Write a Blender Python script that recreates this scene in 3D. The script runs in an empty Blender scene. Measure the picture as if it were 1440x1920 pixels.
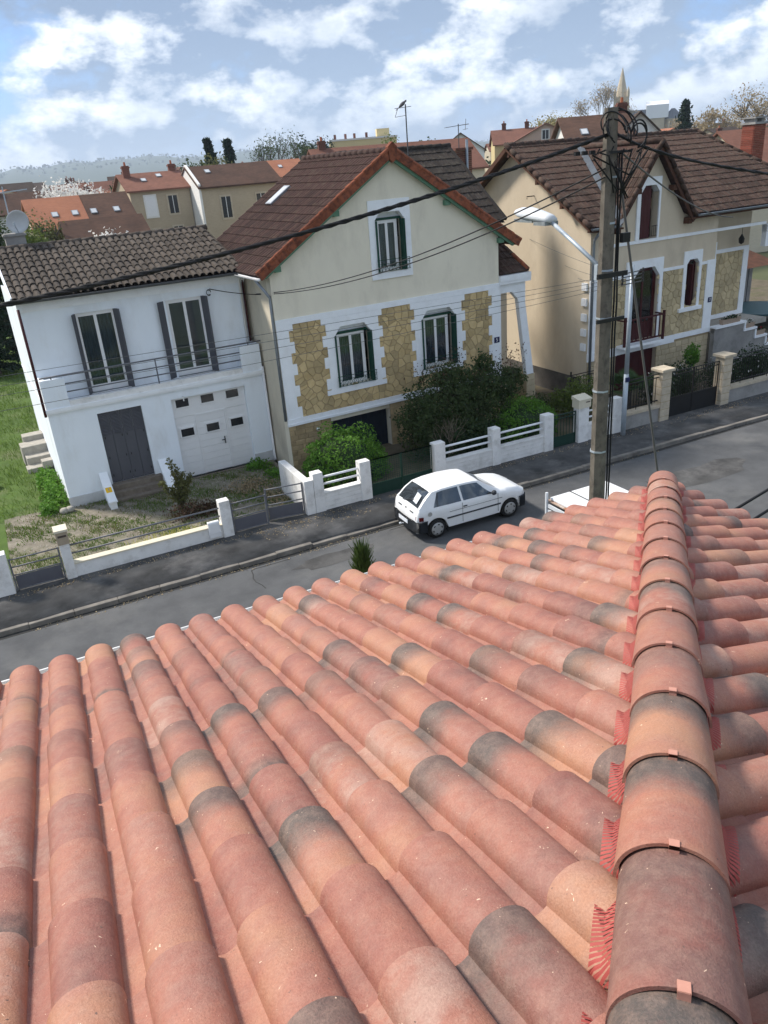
import bpy, bmesh, math, random
import numpy as np
from mathutils import Vector, Matrix
rad = math.radians
random.seed(7)
rng = np.random.default_rng(7)
SC = bpy.context.scene
COL = SC.collection

# ---------------------------------------------------------------- camera
# world axes: x along the street, y across the street towards the houses, z up; z = 0 is the road
def look_basis(pitch, roll, az):
    f = Vector((math.cos(az) * math.cos(pitch), math.sin(az) * math.cos(pitch), -math.sin(pitch)))
    r = Vector((math.sin(az), -math.cos(az), 0))
    d = f.cross(r)
    return r * math.cos(roll) + d * math.sin(roll), -r * math.sin(roll) + d * math.cos(roll), f
R_, D_, F_ = look_basis(rad(24.28), rad(4.62), rad(65))
cam_d = bpy.data.cameras.new('camera')
cam = bpy.data.objects.new('camera', cam_d)
COL.objects.link(cam)
cam.matrix_world = Matrix(((R_.x, -D_.x, -F_.x, 0), (R_.y, -D_.y, -F_.y, 0), (R_.z, -D_.z, -F_.z, 9.14), (0, 0, 0, 1)))
cam_d.sensor_fit = 'VERTICAL'
cam_d.sensor_height = 36.0
cam_d.lens = 36.0 * 1460 / 1920
cam_d.clip_start = 0.05
cam_d.clip_end = 20000
SC.camera = cam

# ---------------------------------------------------------------- light, sky, exposure
SUN_AZ = math.atan2(0.76, -0.65)         # towards the sun: from the left and behind the facades
SUN_EL = rad(46)
sun_dir = Vector((math.cos(SUN_AZ) * math.cos(SUN_EL), math.sin(SUN_AZ) * math.cos(SUN_EL), math.sin(SUN_EL)))
sd = bpy.data.lights.new('sun', 'SUN')
sd.energy = 2.0
sd.angle = rad(9)
sd.color = (1.0, 0.93, 0.84)
sun = bpy.data.objects.new('sun', sd)
COL.objects.link(sun)
sun.rotation_euler = sun_dir.to_track_quat('Z', 'Y').to_euler()
sun.location = (0, 0, 60)

wd = bpy.data.worlds.new('World')
SC.world = wd
wd.use_nodes = True
nt = wd.node_tree
nt.nodes.clear()
class NT:
    """small node helper"""
    def __init__(s, tree): s.t = tree
    def n(s, typ, **kw):
        nd = s.t.nodes.new(typ)
        for k, v in kw.items():
            if k.startswith('i_'):
                key = k[2:]
                key = int(key) if key.isdigit() else key.replace('_', ' ')
                if isinstance(v, bpy.types.NodeSocket): s.t.links.new(v, nd.inputs[key])
                else: nd.inputs[key].default_value = v
            else: setattr(nd, k, v)
        return nd
    def math(s, op, a, b=0.0, clamp=False):
        nd = s.n('ShaderNodeMath', operation=op, use_clamp=clamp)
        for i, v in enumerate((a, b)):
            if isinstance(v, bpy.types.NodeSocket): s.t.links.new(v, nd.inputs[i])
            else: nd.inputs[i].default_value = v
        return nd.outputs[0]
    def mix(s, fac, a, b, typ='MIX'):
        nd = s.n('ShaderNodeMix', data_type='RGBA', blend_type=typ)
        for idx, v in ((0, fac), (6, a), (7, b)):
            if isinstance(v, bpy.types.NodeSocket): s.t.links.new(v, nd.inputs[idx])
            else: nd.inputs[idx].default_value = v if idx == 0 else (*v, 1) if len(v) == 3 else v
        return nd.outputs[2]
    def ramp(s, fac, stops):
        nd = s.n('ShaderNodeValToRGB')
        e = nd.color_ramp.elements
        while len(e) < len(stops): e.new(0.5)
        for k, (p, c) in enumerate(stops):
            e[k].position = p
            e[k].color = (c, c, c, 1) if not hasattr(c, '__len__') else (*c, 1)
        s.t.links.new(fac, nd.inputs[0])
        return nd.outputs[0]
    def map(s, v, a, b, c=0.0, d=1.0):
        nd = s.n('ShaderNodeMapRange', i_0=v, i_1=a, i_2=b, i_3=c, i_4=d)
        return nd.outputs[0]
W = NT(nt)
sky = W.n('ShaderNodeTexSky', sky_type='NISHITA', sun_disc=False)
sky.sun_elevation = SUN_EL
sky.sun_rotation = math.atan2(sun_dir.x, sun_dir.y)
sky.air_density = 1.0
sky.dust_density = 0.3
sky.ozone_density = 3.0
tc = W.n('ShaderNodeTexCoord')
sp = W.n('ShaderNodeSeparateXYZ', i_0=tc.outputs['Generated'])
cp = W.n('ShaderNodeVectorMath', operation='MULTIPLY', i_0=tc.outputs['Generated'], i_1=(1.0, 1.0, 1.75))
def cloud(vec, sc, det):
    return W.n('ShaderNodeTexNoise', i_Vector=vec, i_Scale=sc, i_Detail=det, i_Roughness=0.60, i_Distortion=0.0).outputs[0]
n1 = cloud(cp.outputs[0], 7.6, 12)
off = W.n('ShaderNodeVectorMath', operation='ADD', i_0=cp.outputs[0], i_1=(sun_dir.x * 0.02, sun_dir.y * 0.02, 0.045))
n2 = cloud(off.outputs[0], 7.6, 7)
n3 = W.n('ShaderNodeTexNoise', i_Vector=cp.outputs[0], i_Scale=2.1, i_Detail=3.0).outputs[0]
dens = W.math('ADD', n1, W.math('MULTIPLY', W.math('SUBTRACT', n3, 0.5), 0.7))
cover = W.map(dens, 0.26, 0.40)
lit = W.map(W.math('SUBTRACT', n1, n2), -0.035, 0.125)
thick = W.map(dens, 0.46, 0.74)
lit2 = W.math('MULTIPLY', lit, W.math('SUBTRACT', 1.0, W.math('MULTIPLY', thick, 0.72)))
ccol = W.mix(lit2, (1.22, 1.62, 2.25), (5.2, 5.35, 5.5))
skyc = W.mix(0.78, sky.outputs[0], (0.72, 1.45, 3.1))
hz = W.map(sp.outputs[2], 0.0, 0.16, 1.0, 0.0)
ccol2 = W.mix(W.math('MULTIPLY', hz, 0.4), ccol, (2.7, 3.4, 4.3))
bgc = W.mix(W.math('MULTIPLY', cover, 0.92), skyc, ccol2)
bg = W.n('ShaderNodeBackground', i_Color=bgc, i_Strength=0.1)
wo = W.n('ShaderNodeOutputWorld', i_Surface=bg.outputs[0])
SC.view_settings.view_transform = 'Standard'
SC.view_settings.look = 'None'
SC.view_settings.gamma = 1.0
SC.view_settings.exposure = 1.5
SC.view_settings.use_curve_mapping = False

# ---------------------------------------------------------------- materials
MATS = {}
def principled(name):
    m = bpy.data.materials.new(name)
    m.use_nodes = True
    m.node_tree.nodes.clear()
    N = NT(m.node_tree)
    b = N.n('ShaderNodeBsdfPrincipled')
    o = N.n('ShaderNodeOutputMaterial', i_Surface=b.outputs[0])
    MATS[name] = m
    return m, N, b
def mat(name, c1, c2=None, sc=6.0, rough=0.8, bump=0.0, bsc=60.0, metal=0.0, rnd=0.0, stain=None, ssc=1.2, sfac=0.6, stretch=None, spec=0.3, det=6.0):
    m, N, b = principled(name)
    tc = N.n('ShaderNodeTexCoord')
    vec = tc.outputs['Object']
    oi = N.n('ShaderNodeObjectInfo')
    if rnd:
        sh = N.n('ShaderNodeVectorMath', operation='SCALE', i_0=(7.3, 3.1, 5.7))
        N.t.links.new(oi.outputs['Random'], sh.inputs['Scale'])
        vec = N.n('ShaderNodeVectorMath', operation='ADD', i_0=vec, i_1=sh.outputs[0]).outputs[0]
    if stretch:
        vec = N.n('ShaderNodeVectorMath', operation='MULTIPLY', i_0=vec, i_1=stretch).outputs[0]
    col = None
    no = N.n('ShaderNodeTexNoise', i_Vector=vec, i_Scale=sc, i_Detail=det, i_Roughness=0.6)
    fac = N.map(no.outputs[0], 0.32, 0.68)
    col = N.mix(fac, c1, c2 or tuple(x * 0.82 for x in c1))
    if stain:
        ns = N.n('ShaderNodeTexNoise', i_Vector=vec, i_Scale=ssc, i_Detail=8.0, i_Roughness=0.68)
        col = N.mix(N.math('MULTIPLY', N.map(ns.outputs[0], 0.50, 0.72), sfac), col, stain)
    if rnd:
        v = N.map(oi.outputs['Random'], 0, 1, 1 - rnd, 1 + rnd)
        hs = N.n('ShaderNodeHueSaturation', i_Color=col, i_Value=v)
        col = hs.outputs[0]
    N.t.links.new(col, b.inputs['Base Color'])
    b.inputs['Roughness'].default_value = rough
    b.inputs['Metallic'].default_value = metal
    b.inputs['Specular IOR Level'].default_value = spec
    if bump:
        nb = N.n('ShaderNodeTexNoise', i_Vector=vec, i_Scale=bsc, i_Detail=5.0, i_Roughness=0.65)
        bp = N.n('ShaderNodeBump', i_Strength=min(1.0, bump), i_Distance=0.01 if bump <= 1 else 0.02, i_Height=nb.outputs[0])
        N.t.links.new(bp.outputs[0], b.inputs['Normal'])
    return m
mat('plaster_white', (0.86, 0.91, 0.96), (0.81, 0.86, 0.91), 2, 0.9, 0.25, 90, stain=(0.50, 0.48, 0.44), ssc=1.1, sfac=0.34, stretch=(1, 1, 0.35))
mat('paint_white', (0.88, 0.90, 0.92), (0.83, 0.85, 0.87), 4, 0.7, 0.1, 60, stain=(0.55, 0.52, 0.47), ssc=2.2, sfac=0.25)
mat('wall_white_worn', (0.84, 0.83, 0.81), (0.74, 0.73, 0.71), 3, 0.9, 0.3, 50, stain=(0.30, 0.28, 0.24), ssc=2.0, sfac=0.55)
mat('plaster_cream', (0.80, 0.74, 0.60), (0.75, 0.69, 0.56), 1.5, 0.95, 0.35, 110, stain=(0.44, 0.39, 0.31), ssc=0.9, sfac=0.42, stretch=(1, 1, 0.4))
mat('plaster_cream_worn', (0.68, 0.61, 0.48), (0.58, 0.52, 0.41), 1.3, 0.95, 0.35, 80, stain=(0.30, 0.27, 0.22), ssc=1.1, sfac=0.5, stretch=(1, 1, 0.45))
mat('plaster_tan', (0.64, 0.55, 0.42), (0.57, 0.48, 0.36), 1.2, 0.95, 0.35, 90, stain=(0.33, 0.27, 0.20), ssc=0.7, sfac=0.42, stretch=(1, 1, 0.5))
mat('render_grey', (0.34, 0.33, 0.31), (0.26, 0.25, 0.24), 2, 0.95, 0.5, 60, stain=(0.12, 0.12, 0.11), ssc=1.5, sfac=0.6)
mat('plinth_dark', (0.13, 0.12, 0.11), (0.08, 0.075, 0.07), 2.5, 0.95, 0.6, 30)
mat('plinth_grey', (0.60, 0.61, 0.62), (0.52, 0.53, 0.54), 3, 0.9, 0.2, 60, stain=(0.36, 0.34, 0.30), ssc=2.5, sfac=0.4)
mat('mortar', (0.42, 0.33, 0.20), (0.32, 0.25, 0.15), 14, 0.95, 0.6, 80)
mat('rubble_stone', (0.56, 0.43, 0.23), (0.47, 0.35, 0.18), 5, 0.9, 0.8, 30, rnd=0.24, stain=(0.50, 0.34, 0.13), ssc=2.4, sfac=0.45)
mat('rubble_stone_pale', (0.55, 0.45, 0.28), (0.46, 0.37, 0.22), 5, 0.9, 0.6, 35, rnd=0.20)
mat('ashlar_stone', (0.46, 0.35, 0.20), (0.36, 0.27, 0.15), 5, 0.92, 0.7, 28, rnd=0.20)
mat('ashlar_pale', (0.55, 0.46, 0.31), (0.46, 0.38, 0.25), 5, 0.92, 0.6, 28, rnd=0.14)
mat('limestone', (0.58, 0.50, 0.38), (0.46, 0.39, 0.29), 5, 0.9, 0.5, 30, stain=(0.28, 0.25, 0.20), ssc=3, sfac=0.5)
mat('concrete_step', (0.22, 0.185, 0.15), (0.15, 0.125, 0.10), 6, 0.95, 0.6, 40)
mat('concrete_block', (0.42, 0.39, 0.34), (0.32, 0.30, 0.26), 6, 0.95, 0.5, 40)
mat('asphalt', (0.115, 0.117, 0.120), (0.075, 0.077, 0.080), 1.1, 0.93, 0.9, 120, stain=(0.17, 0.167, 0.16), ssc=0.45, sfac=0.65, det=12)
mat('asphalt_walk', (0.105, 0.103, 0.100), (0.046, 0.045, 0.044), 1.5, 0.95, 1.0, 70, stain=(0.21, 0.20, 0.19), ssc=0.8, sfac=0.75, det=12)
mat('kerb_stone', (0.24, 0.22, 0.19), (0.12, 0.11, 0.10), 3, 0.95, 0.7, 40)
mat('kerb_face', (0.05, 0.048, 0.045), (0.03, 0.03, 0.028), 3, 0.95, 0.7, 40)
mat('soil', (0.14, 0.115, 0.08), (0.09, 0.075, 0.05), 2.2, 1.0, 1.0, 40, stain=(0.07, 0.09, 0.025), ssc=0.8, sfac=0.7)
mat('gravel_yard', (0.27, 0.24, 0.19), (0.17, 0.15, 0.115), 5, 1.0, 1.0, 70, stain=(0.085, 0.11, 0.035), ssc=0.75, sfac=0.8, det=9)
mat('lawn', (0.085, 0.14, 0.026), (0.055, 0.095, 0.02), 1.5, 1.0, 1.0, 50, stain=(0.20, 0.175, 0.12), ssc=0.5, sfac=0.5)
mat('land', (0.10, 0.11, 0.055), (0.075, 0.085, 0.04), 0.05, 1.0)
mat('hill_green', (0.060, 0.085, 0.045), (0.035, 0.055, 0.028), 0.012, 1.0)
mat('metal_grey', (0.16, 0.165, 0.18), (0.13, 0.135, 0.15), 8, 0.5, 0, 60)
mat('metal_panel', (0.115, 0.118, 0.135), (0.10, 0.10, 0.118), 3, 0.55)
mat('shutter_grey', (0.095, 0.097, 0.112), (0.085, 0.087, 0.10), 3, 0.55)
mat('gate_green', (0.012, 0.045, 0.032), (0.009, 0.035, 0.025), 5, 0.5)
mat('shutter_green', (0.010, 0.062, 0.040), (0.008, 0.05, 0.032), 5, 0.45)
mat('eave_green', (0.13, 0.26, 0.17), (0.10, 0.21, 0.14), 5, 0.7)
mat('black_iron', (0.014, 0.014, 0.014), (0.02, 0.02, 0.02), 5, 0.5)
mat('black_sheet', (0.010, 0.010, 0.011), (0.014, 0.014, 0.014), 5, 0.6)
mat('oxblood', (0.065, 0.010, 0.012), (0.05, 0.008, 0.010), 4, 0.5, 0.1, 50)
mat('dark_wood', (0.10, 0.045, 0.028), (0.07, 0.03, 0.018), 4, 0.8, 0.2, 30)
mat('navy_door', (0.012, 0.020, 0.035), (0.009, 0.014, 0.025), 4, 0.6)
mat('pvc_white', (0.80, 0.80, 0.80), (0.77, 0.77, 0.77), 3, 0.35)
mat('zinc', (0.30, 0.33, 0.36), (0.23, 0.25, 0.28), 4, 0.45, 0, metal=0.6)
mat('zinc_dark', (0.10, 0.105, 0.11), (0.07, 0.073, 0.077), 4, 0.6)
mat('galvanised', (0.46, 0.52, 0.57), (0.38, 0.43, 0.48), 6, 0.5, metal=0.3)
mat('pole_concrete', (0.19, 0.168, 0.138), (0.115, 0.10, 0.082), 5, 0.95, 0.8, 45, stain=(0.055, 0.05, 0.045), ssc=9, sfac=0.9, stretch=(1, 1, 0.7))
mat('cable_black', (0.012, 0.012, 0.013), None, 5, 0.6)
mat('cable_grey', (0.13, 0.125, 0.12), None, 5, 0.7)
mat('lamp_shell', (0.66, 0.69, 0.72), (0.60, 0.63, 0.66), 5, 0.35)
mat('lamp_lens', (0.30, 0.33, 0.34), (0.20, 0.22, 0.23), 12, 0.25)
mat('curtain', (0.42, 0.45, 0.50), (0.20, 0.22, 0.26), 5, 0.9, stretch=(6, 1, 0.35))
mat('curtain_white', (0.75, 0.76, 0.80), (0.50, 0.51, 0.56), 5, 0.9, stretch=(7, 1, 0.3))
mat('room_dark', (0.03, 0.03, 0.03), None, 3, 0.95)
mat('roof_brown', (0.080, 0.046, 0.034), (0.046, 0.028, 0.022), 7, 0.95, 0.5, 60, rnd=0.30, stain=(0.13, 0.12, 0.09), ssc=5, sfac=0.45)
mat('roof_dark', (0.048, 0.037, 0.031), (0.028, 0.023, 0.020), 7, 0.95, 0.5, 60, rnd=0.26, stain=(0.12, 0.11, 0.08), ssc=5, sfac=0.45)
mat('roof_plum', (0.070, 0.035, 0.028), (0.040, 0.021, 0.018), 7, 0.95, 0.5, 60, rnd=0.28, stain=(0.13, 0.11, 0.075), ssc=4, sfac=0.35)
mat('roof_canal_old', (0.092, 0.074, 0.060), (0.052, 0.043, 0.036), 8, 0.95, 0.6, 60, rnd=0.28, stain=(0.055, 0.05, 0.042), ssc=6, sfac=0.55)
mat('roof_orange', (0.46, 0.155, 0.075), (0.36, 0.12, 0.06), 6, 0.95, 0.4, 50, rnd=0.15)
mat('roof_red', (0.30, 0.10, 0.065), (0.21, 0.07, 0.05), 4, 0.95, 0.4, 50, rnd=0.16, stain=(0.12, 0.08, 0.06), ssc=0.8, sfac=0.5)
mat('roof_mix', (0.24, 0.115, 0.075), (0.14, 0.075, 0.055), 3, 0.95, 0.4, 50, rnd=0.18)
mat('verge_tile', (0.30, 0.095, 0.045), (0.17, 0.052, 0.030), 7, 0.9, 0.4, 40, rnd=0.16, stain=(0.06, 0.035, 0.025), ssc=7, sfac=0.8)
mat('brick_red', (0.30, 0.085, 0.055), (0.20, 0.06, 0.042), 9, 0.9, 0.5, 50, rnd=0.25)
mat('brick_brown', (0.20, 0.085, 0.06), (0.12, 0.055, 0.042), 9, 0.9, 0.5, 50, rnd=0.25)
mat('car_white', (0.80, 0.81, 0.82), (0.78, 0.79, 0.80), 2, 0.28, spec=0.5, stain=(0.55, 0.53, 0.50), ssc=3, sfac=0.15)
mat('car_plastic', (0.045, 0.05, 0.058), (0.035, 0.04, 0.046), 5, 0.6)
mat('rubber', (0.016, 0.016, 0.016), None, 5, 0.85)
mat('wheel_cover', (0.46, 0.46, 0.45), (0.40, 0.40, 0.39), 6, 0.4, metal=0.3)
mat('tail_red', (0.22, 0.012, 0.015), (0.15, 0.01, 0.01), 20, 0.25)
mat('lamp_glass', (0.60, 0.62, 0.63), None, 20, 0.15)
mat('paper', (0.78, 0.80, 0.84), (0.60, 0.66, 0.72), 9, 0.8)
mat('rust', (0.32, 0.14, 0.06), (0.55, 0.50, 0.45), 9, 0.8)
mat('sign_yellow', (0.85, 0.52, 0.02), (0.80, 0.48, 0.02), 5, 0.5)
mat('sign_blue', (0.010, 0.018, 0.085), None, 5, 0.4)
mat('letterbox_cream', (0.72, 0.66, 0.52), (0.66, 0.60, 0.47), 5, 0.6)
mat('letterbox_tan', (0.40, 0.33, 0.24), (0.36, 0.29, 0.21), 5, 0.6)
mat('letterbox_slot', (0.08, 0.06, 0.05), None, 5, 0.6)
mat('comb_red', (0.40, 0.080, 0.068), (0.32, 0.065, 0.055), 14, 0.7, rnd=0.1)
mat('clip_metal', (0.55, 0.27, 0.20), (0.48, 0.23, 0.17), 20, 0.5)
mat('gutter_white', (0.80, 0.80, 0.79), (0.74, 0.74, 0.73), 6, 0.4)
mat('wood_deck', (0.20, 0.15, 0.10), None, 6, 0.9)
mat('bark', (0.10, 0.085, 0.065), (0.06, 0.05, 0.04), 8, 0.95, 0.6, 30)
mat('bark_pale', (0.24, 0.20, 0.15), (0.17, 0.14, 0.10), 8, 0.95)
mat('planter', (0.40, 0.31, 0.23), (0.33, 0.25, 0.19), 8, 0.9)
mat('net_dark', (0.02, 0.025, 0.03), None, 5, 0.7)
mat('net_blue', (0.05, 0.12, 0.13), None, 5, 0.6)
mat('tarp_white', (0.80, 0.81, 0.83), (0.74, 0.75, 0.78), 0.2, 0.6)
mat('slate', (0.15, 0.16, 0.18), (0.11, 0.12, 0.135), 0.3, 0.7)
mat('church_stone', (0.52, 0.44, 0.32), (0.42, 0.35, 0.25), 0.3, 0.95)
mat('window_dark', (0.02, 0.022, 0.026), None, 5, 0.15, spec=0.5)
mat('car_glass', (0.13, 0.15, 0.17), (0.09, 0.105, 0.12), 2, 0.04, metal=0.75)
mat('bird_grey', (0.16, 0.15, 0.15), (0.10, 0.10, 0.10), 20, 0.9)
def glass_mat():
    m = bpy.data.materials.new('window_glass')
    m.use_nodes = True
    m.node_tree.nodes.clear()
    N = NT(m.node_tree)
    fr = N.n('ShaderNodeFresnel', i_IOR=1.5)
    g = N.n('ShaderNodeBsdfGlossy', i_Color=(0.9, 0.95, 1, 1), i_Roughness=0.03)
    t = N.n('ShaderNodeBsdfTransparent', i_Color=(0.62, 0.67, 0.70, 1))
    mx = N.n('ShaderNodeMixShader', i_0=N.math('ADD', fr.outputs[0], 0.03), i_1=t.outputs[0], i_2=g.outputs[0])
    N.n('ShaderNodeOutputMaterial', i_Surface=mx.outputs[0])
    MATS['window_glass'] = m
glass_mat()
def leaf_mat(name, c1, c2, trans=0.35, rough=0.6):
    m, N, b = principled(name)
    tc = N.n('ShaderNodeTexCoord')
    no = N.n('ShaderNodeTexNoise', i_Vector=tc.outputs['Object'], i_Scale=3.0, i_Detail=4.0)
    ge = N.n('ShaderNodeNewGeometry')
    f = N.math('ADD', N.math('MULTIPLY', N.map(no.outputs[0], 0.35, 0.65), 0.5), N.math('MULTIPLY', ge.outputs['Random Per Island'], 0.5))
    col = N.mix(f, c1, c2)
    N.t.links.new(col, b.inputs['Base Color'])
    b.inputs['Roughness'].default_value = rough
    b.inputs['Specular IOR Level'].default_value = 0.25
    tr = N.n('ShaderNodeBsdfTranslucent', i_Color=col)
    mx = N.n('ShaderNodeMixShader', i_0=trans, i_1=b.outputs[0], i_2=tr.outputs[0])
    N.t.links.new(mx.outputs[0], [n for n in m.node_tree.nodes if n.type == 'OUTPUT_MATERIAL'][0].inputs[0])
leaf_mat('leaf_hedge', (0.070, 0.185, 0.018), (0.150, 0.300, 0.040))
leaf_mat('leaf_rose', (0.030, 0.062, 0.018), (0.080, 0.108, 0.036))
leaf_mat('leaf_rose_red', (0.10, 0.045, 0.03), (0.075, 0.06, 0.03))
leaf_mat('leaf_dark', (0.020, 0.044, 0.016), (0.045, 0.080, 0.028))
leaf_mat('leaf_fresh', (0.085, 0.13, 0.025), (0.15, 0.19, 0.045))
leaf_mat('leaf_olive', (0.10, 0.115, 0.04), (0.16, 0.16, 0.06))
leaf_mat('leaf_yellow', (0.42, 0.42, 0.07), (0.55, 0.52, 0.16))
leaf_mat('leaf_palm', (0.035, 0.075, 0.022), (0.07, 0.12, 0.04))
leaf_mat('leaf_pine', (0.010, 0.026, 0.014), (0.022, 0.045, 0.022))
leaf_mat('leaf_bud', (0.26, 0.22, 0.09), (0.34, 0.30, 0.13))
leaf_mat('leaf_tan', (0.30, 0.23, 0.13), (0.40, 0.32, 0.20))
leaf_mat('blossom', (0.70, 0.68, 0.64), (0.80, 0.79, 0.77))
leaf_mat('grass_blade', (0.080, 0.150, 0.022), (0.160, 0.230, 0.045))
leaf_mat('grass_dry', (0.15, 0.15, 0.055), (0.25, 0.22, 0.10))
leaf_mat('cypress', (0.030, 0.062, 0.016), (0.075, 0.105, 0.030))
leaf_mat('petal_white', (0.75, 0.72, 0.68), (0.80, 0.78, 0.75))
leaf_mat('petal_red', (0.45, 0.03, 0.05), (0.35, 0.02, 0.04))
def tile_mat():
    """flamed clay tile; object colour drives the firing: r hue, g dark band at the lip end, b dark band uphill, a pale bloom"""
    m, N, b = principled('clay_tile')
    tc = N.n('ShaderNodeTexCoord')
    oi = N.n('ShaderNodeObjectInfo')
    sc = N.n('ShaderNodeSeparateColor', i_0=oi.outputs['Color'])
    sh = N.n('ShaderNodeVectorMath', operation='SCALE', i_0=(9.3, 4.1, 6.7))
    N.t.links.new(oi.outputs['Random'], sh.inputs['Scale'])
    vec = N.n('ShaderNodeVectorMath', operation='ADD', i_0=tc.outputs['Object'], i_1=sh.outputs[0]).outputs[0]
    big = N.n('ShaderNodeTexNoise', i_Vector=vec, i_Scale=5.0, i_Detail=4.0).outputs[0]
    fine = N.n('ShaderNodeTexNoise', i_Vector=vec, i_Scale=170.0, i_Detail=4.0, i_Roughness=0.7).outputs[0]
    midn = N.n('ShaderNodeTexNoise', i_Vector=vec, i_Scale=28.0, i_Detail=5.0, i_Roughness=0.65).outputs[0]
    sy = N.n('ShaderNodeSeparateXYZ', i_0=tc.outputs['Object'])
    hue = N.math('ADD', sc.outputs[0], N.math('MULTIPLY', N.math('SUBTRACT', big, 0.5), 1.3), clamp=True)
    col = N.ramp(hue, [(0.0, (0.46, 0.232, 0.142)), (0.38, (0.400, 0.168, 0.117)), (0.70, (0.315, 0.124, 0.094)), (1.0, (0.205, 0.098, 0.082))])
    pale = N.math('MULTIPLY', N.map(N.math('ADD', big, N.math('MULTIPLY', midn, 0.4)), 0.62, 0.88), oi.outputs['Alpha'])
    col = N.mix(pale, col, (0.50, 0.35, 0.28))
    edge = N.math('ADD', N.math('MULTIPLY', N.math('SUBTRACT', big, 0.5), 0.20), N.math('MULTIPLY', N.math('SUBTRACT', midn, 0.5), 0.10))
    yy = N.math('ADD', sy.outputs[1], edge)
    lip = N.math('MULTIPLY', N.map(yy, -0.20, -0.06), sc.outputs[1])
    uph = N.math('MULTIPLY', N.map(yy, -0.22, -0.33), sc.outputs[2])
    dark = N.math('MULTIPLY', N.math('MAXIMUM', lip, uph), N.map(fine, 0.25, 0.6, 0.80, 1.0))
    darkc = N.mix(midn, (0.075, 0.070, 0.065), (0.135, 0.115, 0.100))
    col = N.mix(dark, col, darkc)
    soot = N.n('ShaderNodeTexNoise', i_Vector=vec, i_Scale=9.0, i_Detail=8.0, i_Roughness=0.72).outputs[0]
    col = N.mix(N.math('MULTIPLY', N.map(soot, 0.46, 0.72), 0.45), col, N.mix(0.5, col, (0.19, 0.125, 0.105)))
    col = N.mix(N.math('MULTIPLY', N.map(midn, 0.42, 0.66), 0.35), col, N.mix(0.5, col, (0.50, 0.33, 0.25)))
    col = N.mix(N.map(fine, 0.34, 0.66, 0.0, 0.55), col, N.mix(1.0, col, (0.62, 0.57, 0.54), 'MULTIPLY'))
    vo = N.n('ShaderNodeTexNoise', i_Vector=vec, i_Scale=46.0, i_Detail=2.0, i_Distortion=1.5).outputs[0]
    col = N.mix(N.map(vo, 0.745, 0.765), col, (0.80, 0.58, 0.42))
    pit = N.n('ShaderNodeTexNoise', i_Vector=vec, i_Scale=70.0, i_Detail=2.0).outputs[0]
    col = N.mix(N.map(pit, 0.27, 0.23), col, (0.15, 0.09, 0.07))
    N.t.links.new(col, b.inputs['Base Color'])
    b.inputs['Roughness'].default_value = 0.52
    b.inputs['Specular IOR Level'].default_value = 0.36
    bp = N.n('ShaderNodeBump', i_Strength=0.6, i_Distance=0.004, i_Height=N.math('ADD', fine, midn))
    N.t.links.new(bp.outputs[0], b.inputs['Normal'])
tile_mat()
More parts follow.
